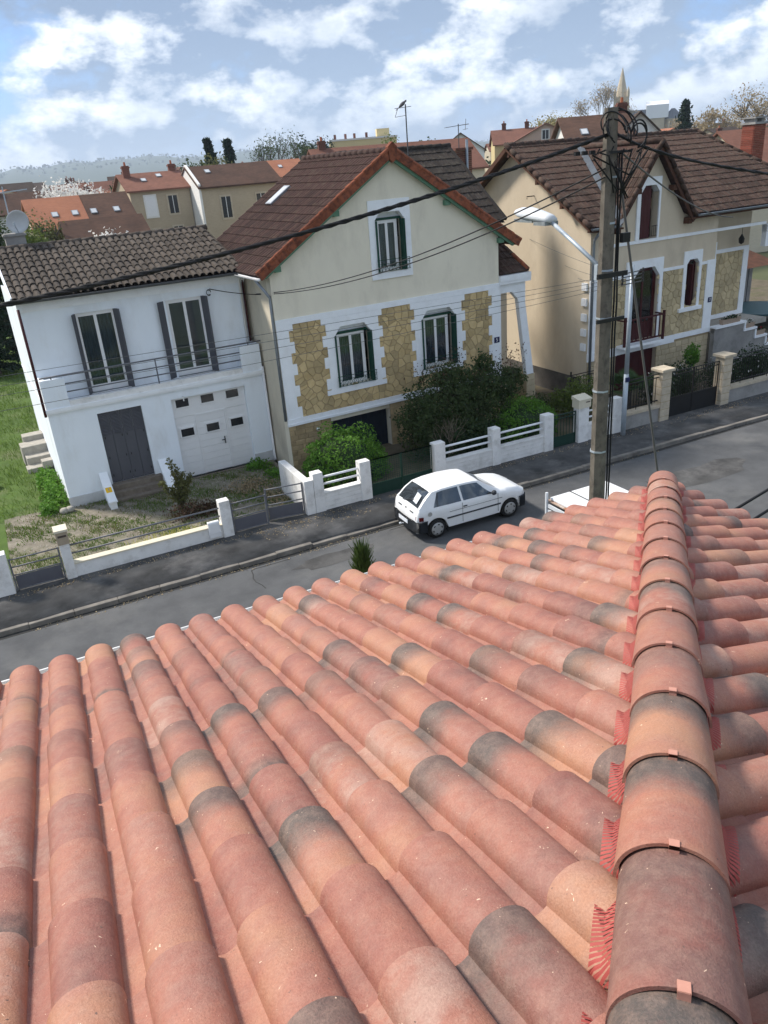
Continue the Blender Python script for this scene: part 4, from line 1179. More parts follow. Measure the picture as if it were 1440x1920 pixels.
# basement blocks
bm_ = G().box(0.0, 1.50, -0.012, -0.001, -0.5, 1.58).box(3.74, MW, -0.012, -0.001, -0.5, 1.58).build('basement_wall', 'mortar', mh)
block_courses(bm_, 0.0, 1.49, -0.3, 1.575, 0.30, 0.175, -0.012, 'ashlar_stone', 3)
block_courses(bm_, 3.75, 8.42, -0.3, 1.575, 0.36, 0.21, -0.012, 'ashlar_stone', 4)
g = G()
for q in range(9): g.box(1.52 + q * 0.246, 1.52 + q * 0.246 + 0.238, 0.255, 0.29, -0.5, 1.42)
g.build('garage_door', 'navy_door', mh)
cam_o = G().lathe([(0.03, 0.0), (0.055, -0.02), (0.055, -0.07), (0.035, -0.10)], (0.98, -0.03, 1.30), 12, 'y').build('wall_camera', 'pvc_white', mh, True)
G().lathe([(0.02, -0.10), (0.028, -0.108)], (0.98, -0.03, 1.30), 10, 'y').build('lens', 'black_iron', cam_o)
# windows, shutters folded into the jambs, guards
def green_window(x0, x1, z0, z1, fx0, fx1, head, cur):
    w = casement(mh, fx0, z0 + 0.02, fx1 - fx0, z1 - z0 - 0.02, 0.16, curtain=cur)
    G().box(x0, x1, 0.13, 0.20, z1, z1 + 0.07).build('shutter_rail', 'shutter_green', mh)
    G().box(x0 - 0.01, x1 + 0.01, 0.24, 0.30, z1 + 0.07, head).build('lintel_panel', 'plaster_white', mh)
    for a, s in ((x0, 1), (x1, -1)):
        for q in range(2):
            xx = a + s * (0.012 + 0.034 * q)
            G().box(xx - 0.012, xx + 0.012, -0.10 + 0.02 * q, 0.155, z0 + 0.02, z1).build('shutter', 'shutter_green', mh)
green_window(1.90, 3.24, 2.48, 4.16, 2.06, 3.06, 4.44, 'curtain')
green_window(5.16, 6.54, 2.46, 4.17, 5.33, 6.35, 4.44, 'curtain')
green_window(3.67, 4.72, 5.86, 7.42, 3.80, 4.56, 7.66, 'curtain_white')
guard(mh, 1.86, 3.30, 2.50, 0.36, -0.12, 'shutter_green', 10)
guard(mh, 5.10, 6.60, 2.48, 0.36, -0.12, 'shutter_green', 10)
guard(mh, 3.62, 4.82, 5.88, 0.38, -0.12, 'shutter_green', 9)
s = wall(G(), 3.45, 4.95, 5.67, 8.02, [(3.67, 4.72, 5.86, 7.66)], -0.045, 0.0)
chamfer(s, 3.67, 4.72, 7.66, 0.17, -0.045, 0.30)
s.build('window_surround', 'paint_white', mh)
np_ = G().box(8.16, 8.39, -0.066, -0.051, 2.88, 3.08).build('house_number', 'sign_blue', mh)
number_text(np_, '5', 0.17, (8.275, -0.068, 2.98), 'pvc_white')
# roof of the front gable
OV = 0.28                                   # overhang beyond the facade
def mslope(sgn):
    e = Vector((sgn * 1.0, 0, -MS)).normalized()
    return e
EL, ER = -0.42, 9.14
ridge_back = 6.3
def mz(x): return AZ - MS * abs(x - AX)
g = G()
g.add([(EL, -OV, mz(EL)), (AX, -OV, AZ), (AX, ridge_back, AZ), (EL, ridge_back, mz(EL)), (ER, -OV, mz(ER)), (ER, 1.2, mz(ER)), (AX, 1.2, AZ)],
      [(0, 1, 2, 3), (1, 4, 5, 6)])
g.add([(p[0], p[1], p[2] - 0.09) for p in [(EL, -OV, mz(EL)), (AX, -OV, AZ), (AX, ridge_back, AZ), (EL, ridge_back, mz(EL)), (ER, -OV, mz(ER)), (ER, 1.2, mz(ER)), (AX, 1.2, AZ)]], [(3, 2, 1, 0), (6, 5, 4, 1)])
mr = g.build('roof', 'roof_plum', mh)
mt = flat_tile('roof_plum', 0.21, 0.42)
SLN = math.hypot(AX - EL, MS * (AX - EL))
lay_tiles(mr, 'roof_tile', mt, (EL, ridge_back - 0.02, mz(EL) + 0.006), (0, -1, 0), Vector((1, 0, MS)), 0.212, 0.385, 30, 15, budget=300, jit=0.006)
lay_tiles(mr, 'roof_tile', mt, (ER, -OV + 0.2, mz(ER) + 0.006), (0, 1, 0), Vector((-1, 0, MS)), 0.212, 0.385, 5, 15, budget=0)
g = G()
for q in range(16): g.tube([(AX, -OV + 0.05 + q * 0.40, AZ + 0.0), (AX, -OV + 0.47 + q * 0.40, AZ + 0.035)], 0.105, 8)
g.build('ridge', 'roof_plum', mr, True)
# terracotta verge tiles along both rakes and the finial
for sgn, xe in ((-1, EL), (1, ER)):
    L = math.hypot(xe - AX, MS * (xe - AX))
    d = Vector((sgn, 0, -MS)).normalized()
    up_ = Vector((sgn * MS, 0, 1)).normalized()
    n = 15
    for q in range(n):
        a = Vector((AX, -OV - 0.02, AZ + 0.05)) + d * (L * q / n - 0.01)
        b = Vector((AX, -OV - 0.02, AZ + 0.05)) + d * (L * (q + 1) / n + 0.03)
        g = G()
        u0, u1 = up_ * 0.06, up_ * -0.17
        th = Vector((0, 0.035, 0))
        g.add([a + u0 * 0.8, b + u0, b + u1, a + u1, a + u0 * 0.8 + th, b + u0 + th, b + u1 + th, a + u1 + th], [(0, 1, 2, 3), (7, 6, 5, 4), (0, 4, 5, 1), (1, 5, 6, 2), (2, 6, 7, 3), (3, 7, 4, 0)])
        g.tube([a + u0 * 0.9 + Vector((0, 0.05, 0)), b + u0 * 1.05 + Vector((0, 0.05, 0))], 0.062, 8, 0.072)
        g.build('verge_tile', 'verge_tile', mr)
    G().beam(Vector((AX, -OV + 0.10, AZ - 0.17)) + d * 0.12, Vector((AX, -OV + 0.10, AZ - 0.17)) + d * (L - 0.25), 0.10, 0.12, up_).build('barge_board', 'eave_green', mr)
    for fr in (0.42, 0.86):
        c = Vector((AX, 0, AZ - 0.24)) + d * (L * fr)
        G().box(c.x - 0.10, c.x + 0.10, -OV + 0.12, 0.02, c.z - 0.14, c.z + 0.02).build('bracket', 'eave_green', mr)
G().prism([(AX - 0.16, AZ + 0.12), (AX, AZ + 0.26), (AX + 0.16, AZ + 0.12), (AX + 0.12, AZ - 0.22), (AX, AZ - 0.32), (AX - 0.12, AZ - 0.22)], 'y', -OV - 0.05, -OV + 0.10).build('finial', 'verge_tile', mr)
# roof window on the left slope
d = Vector((1, 0, MS)).normalized()
nn = Vector((-MS, 0, 1)).normalized()
def skylight(parent, c, du, dv, nn, w, h):
    du, dv, nn = Vector(du).normalized(), Vector(dv).normalized(), Vector(nn).normalized()
    M4 = Matrix(((du.x, dv.x, nn.x, c[0]), (du.y, dv.y, nn.y, c[1]), (du.z, dv.z, nn.z, c[2]), (0, 0, 0, 1)))
    o = G().box(-w / 2, w / 2, -h / 2, h / 2, -0.05, 0.07).build('roof_window', 'zinc', parent)
    o.matrix_basis = M4
    p = G().box(-w / 2 + 0.06, w / 2 - 0.06, -h / 2 + 0.06, h / 2 - 0.06, 0.06, 0.076).build('pane', 'lamp_glass', o)
    return o
skylight(mh, (2.55, 4.75, mz(2.55) + 0.03), (0, -1, 0), d, nn, 0.50, 0.95)
half = half_gutter(mh, 0, 1, 0, 0, 0.06, 'pvc_white')
half.rotation_euler = (0, 0, rad(90))
half.scale = (6.4, 1, 1)
half.location = (EL - 0.03, -OV, mz(EL) - 0.05)
pipe(mh, [(EL - 0.02, -OV + 0.3, mz(EL) - 0.10), (-0.03, 0.10, 5.62), (-0.05, 0.06, 5.4), (-0.05, 0.06, 1.75)], 0.045, 'zinc')
# right wing: ridge parallel to the street
wz0, wz1 = 6.95, 9.40
g = G()
wy0, wy1 = 0.35, 3.75
g.add([(4.4, wy0, wz0), (9.0, wy0, wz0), (9.0, wy1, wz1), (4.4, wy1, wz1), (9.0, 7.1, wz0), (4.4, 7.1, wz0)], [(0, 1, 2, 3), (3, 2, 4, 5)])
g.add([(4.4, wy0, wz0 - .09), (9.0, wy0, wz0 - .09), (9.0, wy1, wz1 - .09), (4.4, wy1, wz1 - .09), (9.0, 7.1, wz0 - .09), (4.4, 7.1, wz0 - .09)], [(3, 2, 1, 0), (5, 4, 2, 3)])
wing = g.build('wing_roof', 'roof_dark', mh)
ws = Vector((0, wy1 - wy0, wz1 - wz0))
lay_tiles(wing, 'roof_tile', flat_tile('roof_dark', 0.21, 0.42), (4.5, wy0 - 0.02, wz0 + 0.006), (1, 0, 0), ws, 0.212, 0.385, 21, 11, budget=300, jit=0.006, keep=lambda p: p.z > AZ - MS * abs(p.x - AX) - 0.05 or p.y > 1.2)
g = G()
for q in range(12): g.tube([(4.4 + q * 0.39, wy1, wz1 + 0.01), (4.4 + q * 0.39 + 0.42, wy1, wz1 + 0.03)], 0.10, 8)
g.build('ridge', 'roof_dark', wing, True)
g = G()
g.beam((9.0, wy0 - 0.02, wz0 + 0.02), (9.0, wy1, wz1 + 0.02), 0.14, 0.10)
g.build('verge', 'roof_dark', wing)
# porch on the right side with a flared buttress
po = G()
po.box(MW + 0.002, 9.62, 0.02, 0.22, 4.55, 5.14).box(MW + 0.002, 9.78, -0.10, 0.24, 4.86, 4.96).box(MW + 0.002, 9.78, -0.12, 0.24, 4.962, 5.16)
po.prism([(9.30, 4.55), (9.62, 4.55), (9.62, 4.10), (10.02, 1.43), (9.70, 1.43), (9.30, 4.25)], 'y', 0.02, 0.22)
po.prism([(9.30, 4.549), (9.02, 4.549), (9.30, 4.25)], 'y', 0.02, 0.22)
po.box(MW + 0.002, 8.53, 0.02, 0.22, 1.60, 4.55)
porch = po.build('porch', 'paint_white', mh)
b2 = G().prism([(9.68, 1.43), (10.03, 1.43), (10.14, 0.30), (9.68, 0.30)], 'y', 0.03, 0.9).build('buttress_foot', 'mortar', porch)
for q in range(5):
    z = 0.32 + q * 0.222
    G().box(9.69, 10.04 + (1.43 - z) * 0.06, 0.008, 0.032, z, z + 0.205).build('block', 'ashlar_pale', porch)
    G().box(10.05 + (1.43 - z) * 0.05, 10.075 + (1.43 - z) * 0.06, 0.04, 0.88, z, z + 0.205).build('block', 'ashlar_pale', porch)
G().box(8.44, 9.70, 1.2, 1.3, 0.3, 4.9).build('porch_wall', 'plaster_tan', mh)
g = G()
ps = Vector((0, 1.9, 1.25))
g.add([(MW + 0.01, -0.02, 5.18), (9.74, -0.02, 5.18), (9.35, 1.88, 6.43), (MW + 0.01, 1.88, 6.43), (9.74, 2.4, 5.18)], [(0, 1, 2, 3), (1, 4, 2)])
pr_ = g.build('porch_roof', 'roof_brown', mh)
lay_tiles(pr_, 'roof_tile', flat_tile('roof_brown', 0.21, 0.42), (MW + 0.02, -0.05, 5.19), (1, 0, 0), ps, 0.212, 0.385, 6, 6, keep=lambda p: p.x < 9.74 - (p.y) * 0.22)
for q in range(6): G().tube([(9.72 - q * 0.066, q * 0.33, 5.24 + q * 0.217), (9.72 - q * 0.066 - 0.075, q * 0.33 + 0.37, 5.26 + q * 0.217 + 0.24)], 0.085, 8).build('hip_tile', 'verge_tile' if q < 2 else 'roof_brown', pr_, True)
# brick chimney behind the wing
ch = G().box(9.55, 10.25, 4.0, 4.5, 5.0, 9.24).build('chimney', 'mortar', mh)
for q in range(19):
    z = 7.9 + q * 0.07
    if z > 9.2: break
    for a, b in ((9.54, 9.88), (9.895, 10.26)) if q % 2 else ((9.54, 9.70), (9.715, 10.07), (10.085, 10.26)):
        G().box(a, b, 3.985, 4.02, z, z + 0.058).build('brick', 'brick_brown', ch)
G().box(9.50, 10.30, 3.94, 4.54, 9.242, 9.33).build('chimney_cap', 'brick_brown', ch)
G().tube([(10.0, 3.93, 7.9), (10.0, 3.93, 9.6)], 0.05, 8).build('flue', 'galvanised', ch)
for (lx, ly, zb, zt, kind, lab) in ((6.85, 3.0, 8.7, 10.80, 0, 'thin roof aerial with a bird perched on its crossbar'), (9.9, 4.3, 9.3, 10.15, 1, 'roof aerial with many short bars on the brick chimney')):
    ca, sa = math.cos(rad(2.7)), math.sin(rad(2.7))
    wx, wy = 7.58 + lx * ca - ly * sa, 22.95 + lx * sa + ly * ca
    an = thing('roof_aerial', lab, 'aerial', (wx, wy, 0))
    G().tube([(0, 0, zb), (0, 0, zt)], 0.022 if kind == 0 else 0.016, 6).build('mast', 'zinc_dark', an)
    g = G()
    if kind == 0:
        g.beam((-0.42, 0, zt - 0.12), (0.30, 0.15, zt - 0.06), 0.018, 0.018)
        g.beam((-0.42, 0, zt - 0.38), (-0.30, 0, zt - 0.12), 0.014, 0.014).beam((-0.42, 0, zt - 0.38), (0, 0, zt - 0.34), 0.014, 0.014).beam((-0.42, 0.0, zt - 0.38), (-0.42, 0.0, zt - 0.12), 0.012, 0.012)
        for q in range(4): g.beam((0.03 + q * 0.08, 0.05, zt - 0.22 + 0.02 * q), (0.03 + q * 0.08, 0.05, zt + 0.06), 0.010, 0.010)
    else:
        g.beam((-0.55, 0, zt - 0.10), (0.45, 0, zt - 0.02), 0.02, 0.02)
        for q in range(9): g.beam((-0.52 + q * 0.11, -0.16, zt - 0.10 + q * 0.008), (-0.52 + q * 0.11, 0.16, zt - 0.10 + q * 0.008), 0.010, 0.010)
        g.beam((0.30, 0, zt - 0.22), (0.34, 0, zt + 0.16), 0.012, 0.012).beam((0.2, 0, zt - 0.2), (0.42, 0, zt - 0.18), 0.012, 0.012)
    g.build('crossbars', 'zinc_dark', an)
    if kind == 0:
        b = thing('bird', 'small grey bird perched on the roof aerial', 'bird', (wx - 0.12, wy, zt - 0.085))
        o = G().lathe([(0.006, -0.17), (0.03, -0.13), (0.055, -0.05), (0.062, 0.03), (0.045, 0.10), (0.03, 0.125), (0.036, 0.155), (0.030, 0.185), (0.008, 0.20), (0.003, 0.225)], (0, 0, 0), 10, 'x').build('body', 'bird_grey', b, True)
        o.rotation_euler = (0, rad(-35), 0)
        o.location = (0, 0, 0.09)
        G().beam((-0.13, 0, 0.0), (-0.25, 0, -0.09), 0.05, 0.012).build('tail', 'bird_grey', b)
        G().beam((0.0, 0.015, 0.06), (0.0, 0.015, 0), 0.006, 0.006).build('leg', 'bird_grey', b)
        G().beam((0.0, -0.015, 0.06), (0.0, -0.015, 0), 0.006, 0.006).build('leg', 'bird_grey', b)
# ---------------------------------------------------------------- the right house: steep dormer gable, oxblood doors, number 3
rh = thing('dormer_house', 'beige house with a steep dormer gable, oxblood doors, pale stone panels and number 3', 'house', (19.75, 23.0, 0), rad(2.0))
HW = 6.58
GX, GA = 2.89, 9.00                 # dormer axis and apex
GS = 1.36
def htop(x): return max(6.42, GA - 0.22 - GS * abs(x - GX)) if abs(x - GX) < 1.8 else 6.42
htop.brk = (GX - 1.735, GX, GX + 1.735)
hh = [(2.30, 3.22, 5.72, 7.58), (2.14, 3.52, 1.95, 4.68), (4.97, 5.66, 2.86, 4.70), (1.45, 3.62, -0.5, 1.55)]
wall(G(), 0, HW, -0.5, htop, hh, 0.0, 0.32).build('front_wall', 'plaster_tan', rh)
G().box(0, 0.30, 0.321, 8.6, 0.86, 6.4).build('side_wall', 'plaster_tan', rh)
G().prism([(0.0, 6.401), (8.6, 6.401), (4.4, 9.05)], 'x', 0.0, 0.30).build('gable_wall', 'plaster_tan', rh)
G().box(-0.03, 0.34, 0.33, 8.6, -0.5, 0.86).build('plinth', 'plinth_dark', rh)
G().box(HW - 0.3, HW, 0.321, 8.6, -0.5, 6.4).build('side_wall', 'plaster_tan', rh)
G().box(0.3, 12.4, 8.3, 8.6, -0.5, 6.4).build('rear_wall', 'plaster_tan', rh)
G().box(0.3, HW - 0.3, 0.5, 8.3, 1.6, 1.8).build('floor', 'room_dark', rh)
G().box(0.3, HW - 0.3, 0.5, 8.3, 5.2, 5.4).build('floor', 'room_dark', rh)
G().tube([(0.005, 3.2, 7.45), (-0.35, 3.2, 7.45), (-0.35, 3.2, 7.36)], 0.02, 6).build('iron_stay', 'black_iron', rh)
# white trim
g = G()
g.box(0.50, 9.4, -0.045, -0.001, 5.60, 5.71)
g.build('string_course', 'paint_white', rh)
g = G()
g.box(-0.03, 1.45, -0.07, -0.001, 1.54, 1.86).box(1.45, 3.62, -0.07, -0.001, 1.552, 1.86).box(3.62, 4.55, -0.07, -0.001, 1.56, 1.86).box(4.55, HW + 0.02, -0.07, -0.001, 1.66, 1.86)
g.build('white_band', 'paint_white', rh)
g = G()
for x0, x1, z0, z1, h, c in ((1.78, 3.68, 1.861, 4.98, (2.14, 3.52, 1.95, 4.68), 0.30), (4.80, 5.80, 2.72, 5.02, (4.97, 5.66, 2.86, 4.70), 0.14), (2.12, 3.30, 5.712, 7.86, (2.30, 3.22, 5.72, 7.58), 0.20)):
    s = wall(G(), x0, x1, z0, z1, [h], -0.055, 0.0)
    chamfer(s, h[0], h[1], h[3], c, -0.055, 0.26)
    s.build('window_surround', 'paint_white', rh)
G().box(4.64, 5.92, -0.12, 0.0, 2.71, 2.85).build('sill', 'paint_white', rh)
G().box(6.12, HW + 0.01, -0.06, -0.001, 1.862, 4.55).build('pilaster', 'paint_white', rh)
G().box(0.0, 0.46, -0.06, -0.001, 1.862, 4.55).build('pilaster', 'paint_white', rh)
for q in range(5): G().box(-0.07, 0.03, 0.08, 0.34, 1.95 + q * 0.56, 1.95 + q * 0.56 + 0.27).build('quoin', 'paint_white', rh)
for a, b in ((1.0, 1.78), (3.68, 4.80), (5.80, 6.12)): G().box(a, b, -0.05, -0.001, 4.42, 4.53).build('white_band', 'paint_white', rh)
bed = G().box(0.46, 1.78, -0.010, -0.001, 1.862, 4.42).box(3.68, 4.80, -0.010, -0.001, 1.862, 4.42).box(5.80, 6.12, -0.010, -0.001, 2.72, 4.42).box(4.80, 6.12, -0.010, -0.001, 1.862, 2.72)
sp_ = bed.build('stone_panel', 'mortar', rh)
crazy_paving(sp_, 0.46, 6.12, 1.862, 4.42, 0.27, -0.010, 'rubble_stone_pale', 23, skip=[(1.76, 3.70, 1.8, 5), (4.78, 5.82, 2.70, 5)], gap=0.012)
bb = G().box(0, 1.45, -0.012, -0.001, -0.4, 1.54).box(3.62, HW, -0.012, -0.001, -0.4, 1.66).build('basement_wall', 'mortar', rh)
block_courses(bb, 0.0, 1.44, -0.2, 1.535, 0.34, 0.215, -0.012, 'ashlar_pale', 7)
block_courses(bb, 3.63, HW, -0.2, 1.555, 0.40, 0.215, -0.012, 'ashlar_pale', 8)
# doors, window, shutters
fr = casement(rh, 2.16, 1.95, 1.34, 2.72, 0.14, 'oxblood', 2, curtain='curtain_white', name='french_window', fw=0.10, low=0.5)
fr2 = casement(rh, 4.98, 2.87, 0.68, 1.82, 0.14, 'oxblood', 2, name='window', fw=0.05)
G().box(5.30, 5.335, -0.05, 0.14, 2.9, 4.5).build('shutter', 'oxblood', rh)
for q in range(4): G().box(2.305 + q * 0.16, 2.305 + q * 0.16 + 0.152, 0.09, 0.125, 5.74, 7.56).build('shutter', 'oxblood', rh)
g = G()
for z in (5.80, 6.15): g.box(2.94, 3.24, -0.035, -0.02, z, z + 0.018)
for q in range(4): g.box(2.95 + q * 0.09, 2.962 + q * 0.09, -0.034, -0.022, 5.80, 6.15)
g.build('window_guard', 'black_iron', rh)
for q in range(6): G().box(1.46 + q * 0.36, 1.46 + q * 0.36 + 0.35, 0.16, 0.20, -0.5, 1.55).build('garage_door_board', 'oxblood', rh)
ba = G().box(1.40, 3.50, -0.50, -0.07, 1.84, 1.93).build('balcony', 'paint_white', rh)
g = G()
for x in (1.44, 3.46): g.box(x - 0.04, x + 0.04, -0.49, -0.41, 1.93, 3.05)
for z in (2.05, 2.88): g.box(1.48, 3.42, -0.475, -0.425, z, z + 0.06)
for q in range(9): g.box(1.62 + q * 0.20, 1.66 + q * 0.20, -0.465, -0.435, 2.11, 2.88)
for x in (1.44, 3.46): g.box(x - 0.025, x + 0.025, -0.41, -0.0, 2.88, 2.93)
g.build('railing', 'oxblood', ba)
n3 = G().box(6.32, 6.52, -0.078, -0.061, 2.88, 3.08).build('house_number', 'sign_blue', rh)
number_text(n3, '3', 0.17, (6.42, -0.080, 2.98), 'pvc_white')
# recessed entrance porch on the right
P0 = 0.95
wall(G(), HW, 9.75, 1.7, 6.38, [(7.08, 7.60, 2.30, 4.66)], P0, P0 + 0.3).build('porch_wall', 'plaster_tan', rh)
s = wall(G(), 6.98, 7.74, 2.10, 5.02, [(7.08, 7.60, 2.30, 4.66)], P0 - 0.05, P0)
chamfer(s, 7.08, 7.60, 4.66, 0.12, P0 - 0.05, P0 + 0.2)
s.build('window_surround', 'paint_white', rh)
G().box(7.09, 7.59, P0 + 0.12, P0 + 0.16, 2.3, 4.66).build('door', 'oxblood', rh)
g = G().box(7.75, 9.75, P0 - 0.04, P0 - 0.001, 4.55, 4.70).box(9.42, 9.75, P0 - 0.05, P0 - 0.001, 2.0, 4.548).box(6.60, 9.75, P0 - 0.06, P0 - 0.001, 1.84, 2.02)
g.build('white_band', 'paint_white', rh)
sp2 = G().box(7.74, 9.42, P0 - 0.010, P0 - 0.001, 2.02, 4.55).build('stone_panel', 'mortar', rh)
crazy_paving(sp2, 7.74, 9.42, 2.02, 4.55, 0.27, P0 - 0.010, 'rubble_stone_pale', 29, gap=0.012)
G().box(6.6, 9.8, -0.3, P0, 1.60, 1.80).build('landing', 'concrete_block', rh)
g = G().tube([(8.75, 0.55, 5.5), (8.75, 0.55, 5.22)], 0.01, 5)
g.lathe([(0.02, 0.0), (0.10, 0.06), (0.12, 0.22), (0.05, 0.34), (0.02, 0.40)], (8.75, 0.55, 4.85), 6)
g.build('hanging_lantern', 'black_iron', rh)
G().box(9.4, 9.62, -0.1, 0.12, 4.72, 5.6).box(9.40, 12.4, -0.12, 0.14, 5.30, 5.56).build('porch_beam', 'paint_white', rh)
# stair side: grey wall with a stepped white coping and planters
g = G()
prof = [(6.6, -0.4), (6.6, 1.78), (8.42, 1.78), (8.42, 1.42), (9.15, 1.42), (9.15, 1.0), (9.88, 1.0), (9.88, 0.58), (10.6, 0.58), (10.6, 0.2), (11.3, 0.2), (11.3, -0.4)]
g.prism(prof, 'y', -0.32, -0.12)
st = g.build('stair_wall', 'render_grey', rh)
for x0, x1, z in ((6.6, 8.45, 1.78), (8.36, 9.18, 1.42), (9.09, 9.91, 1.0), (9.82, 10.63, 0.58), (10.54, 11.3, 0.2)):
    G().box(x0, x1, -0.38, -0.06, z, z + 0.09).build('coping', 'paint_white', st)
for x0, x1, z in ((8.36, 8.45, 1.51), (9.09, 9.18, 1.09), (9.82, 9.91, 0.67), (10.54, 10.63, 0.29)):
    G().box(x0, x1, -0.37, -0.07, z, z + 0.29).build('coping', 'paint_white', st)
for k, (x, z, w) in enumerate(((7.6, 1.87, 1.1), (8.78, 1.51, 0.62), (9.5, 1.09, 0.62), (10.2, 0.67, 0.62))):
    ca, sa = math.cos(rad(2.0)), math.sin(rad(2.0))
    lx, ly = x, -0.22
    pl = thing('flower_planter', ('long tan planter with small flowers on the stair wall' if k == 0 else ['', 'tan planter with white flowers on the highest stair step coping', 'tan planter with red flowers halfway down the stair coping', 'tan planter with red flowers on the low stair coping'][k]), 'planter', (19.75 + lx * ca - ly * sa, 23.0 + lx * sa + ly * ca, z), rad(2))
    G().add([(-w / 2 + .03, -.08, 0), (w / 2 - .03, -.08, 0), (w / 2 - .03, .08, 0), (-w / 2 + .03, .08, 0), (-w / 2, -.11, .2), (w / 2, -.11, .2), (w / 2, .11, .2), (-w / 2, .11, .2)], [(3, 2, 1, 0), (4, 5, 6, 7), (0, 1, 5, 4), (1, 2, 6, 5), (2, 3, 7, 6), (3, 0, 4, 7)]).build('trough', 'planter', pl)
    quads('leaves', blob_leaves([((0, 0, 0.24), (w * 0.48, 0.10, 0.09))], 240, 0.05), 'leaf_dark', pl)
    quads('flowers', blob_leaves([((0, 0, 0.28), (w * 0.45, 0.09, 0.07))], 40, 0.045), 'petal_white' if k < 2 else 'petal_red', pl)
# roofs
RYH, EYH, RZH, EZH = 4.4, -0.42, 9.26, 6.42
HS = (RZH - EZH) / (RYH - EYH)
def hz_(y): return EZH + HS * (y - EYH)
x0, x1 = -0.42, 12.6
HWD = 1.97
rx = 9.9
g = G()
yv = EYH + (GA - EZH) / HS                       # the dormer ridge meets the main slope here
pts = [(x0, EYH, EZH), (GX - HWD + 0.05, EYH, EZH), (GX, yv, hz_(yv)), (GX + HWD - 0.05, EYH, EZH), (x1, EYH, EZH), (rx, RYH, RZH), (GX, RYH, RZH), (x0, RYH, RZH), (x0, 8.9, EZH - 0.2), (x1, 8.9, EZH - 0.2)]
fs = [(0, 1, 2, 6, 7), (2, 3, 4, 5, 6), (7, 6, 5, 9, 8), (4, 9, 5)]
g.add(pts, fs)
g.add([(p[0], p[1], p[2] - 0.10) for p in pts], [tuple(reversed(f)) for f in fs])
hr = g.build('roof', 'roof_brown', rh)
ht = flat_tile('roof_brown', 0.225, 0.42)
sl = Vector((0, RYH - EYH, RZH - EZH))
def dormer_cover(p):
    """true where the dormer roof covers the main slope"""
    return abs(p.x - GX) < 2.35 and (GA - GS * abs(p.x - GX)) > p.z + 0.02
lay_tiles(hr, 'roof_tile', ht, (4.9, EYH - 0.02, EZH + 0.006), (1, 0, 0), sl, 0.227, 0.385, 32, 15, budget=245, jit=0.006, keep=lambda p: p.x < x1 - (p.y - EYH) * (x1 - rx) / (RYH - EYH) and not dormer_cover(p))
lay_tiles(hr, 'roof_tile', ht, (x0, EYH - 0.02, EZH + 0.006), (1, 0, 0), sl, 0.227, 0.385, 23, 15, budget=55, jit=0.006, keep=lambda p: p.x < 4.9 and not dormer_cover(p))
g = G()
for q in range(26): g.tube([(x0 + q * 0.40, RYH, RZH + 0.0), (x0 + q * 0.40 + 0.43, RYH, RZH + 0.03)], 0.105, 8)
dv = Vector((x1 - rx, EYH - RYH, EZH - RZH))
for q in range(14): g.tube([Vector((rx, RYH, RZH + 0.02)) + dv * (q / 14), Vector((rx, RYH, RZH + 0.02)) + dv * ((q + 1.08) / 14)], 0.10, 8)
g.build('ridge', 'roof_brown', hr, True)
for q in range(14):
    a, b = Vector((x0 - 0.02, EYH, EZH + 0.05)), Vector((x0 - 0.02, RYH, RZH + 0.05))
    G().tube([a.lerp(b, q / 14), a.lerp(b, (q + 1.1) / 14)], 0.10, 8, 0.085).build('verge_tile', 'roof_brown', hr, True)
G().beam((x0 + 0.02, RYH, RZH - 0.12), (x0 + 0.02, 8.9, EZH - 0.30), 0.14, 0.16).build('barge_board', 'dark_wood', hr)
G().beam((x0 + 0.02, EYH, EZH - 0.08), (x0 + 0.02, RYH, RZH - 0.10), 0.12, 0.10).build('barge_board', 'dark_wood', hr)
for y in (1.2, 2.6, 4.3): G().box(-0.40, 0.02, y - 0.06, y + 0.06, hz_(y) - 0.34, hz_(y) - 0.18).build('purlin_end', 'dark_wood', hr)
# dormer gable
y0, DOV = -0.34, 0.34
HWD = 1.97
ez = GA - GS * HWD
def yb(x): return EYH + (GA - GS * abs(x - GX) - EZH) / HS      # where the dormer slope meets the main roof
g = G()
for s in (-1, 1):
    q = [(GX + s * HWD, y0, ez), (GX, y0, GA), (GX, min(RYH, yb(GX)), GA), (GX + s * HWD, max(y0, yb(GX + s * HWD)), ez)]
    g.poly(q if s < 0 else q[::-1])
    g.poly([(p[0], p[1], p[2] - 0.10) for p in (q[::-1] if s < 0 else q)])
dr = g.build('dormer_roof', 'roof_plum', rh)
dt = flat_tile('roof_brown', 0.225, 0.42)
for s in (-1, 1):
    L = math.hypot(HWD, GS * HWD)
    lay_tiles(dr, 'roof_tile', dt, (GX + s * HWD, y0, ez + 0.006), (0, 1, 0), Vector((-s, 0, GS)), 0.227, 0.385, 22, int(L / 0.385), budget=150, jit=0.006, keep=lambda p: p.y < yb(p.x) + 0.05)
    d = Vector((s, 0, -GS)).normalized()
    u = Vector((s * GS, 0, 1)).normalized()
    for q in range(9):
        a = Vector((GX, y0 - 0.02, GA + 0.05)) + d * (L * q / 9)
        b = Vector((GX, y0 - 0.02, GA + 0.05)) + d * (L * (q + 1.06) / 9)
        G().tube([a, b], 0.075, 8, 0.085).build('verge_tile', 'roof_brown', dr, True)
    G().beam(Vector((GX, y0 + 0.04, GA - 0.17)) + d * 0.05, Vector((GX, y0 + 0.04, GA - 0.17)) + d * (L - 0.02), 0.05, 0.13, u).build('barge_board', 'dark_wood', dr)
    for fr_ in (0.45, 0.92):
        c = Vector((GX, 0, GA - 0.30)) + d * (L * fr_)
        G().box(c.x - 0.08, c.x + 0.08, y0 + 0.06, 0.04, c.z - 0.16, c.z + 0.02).build('bracket', 'dark_wood', dr)
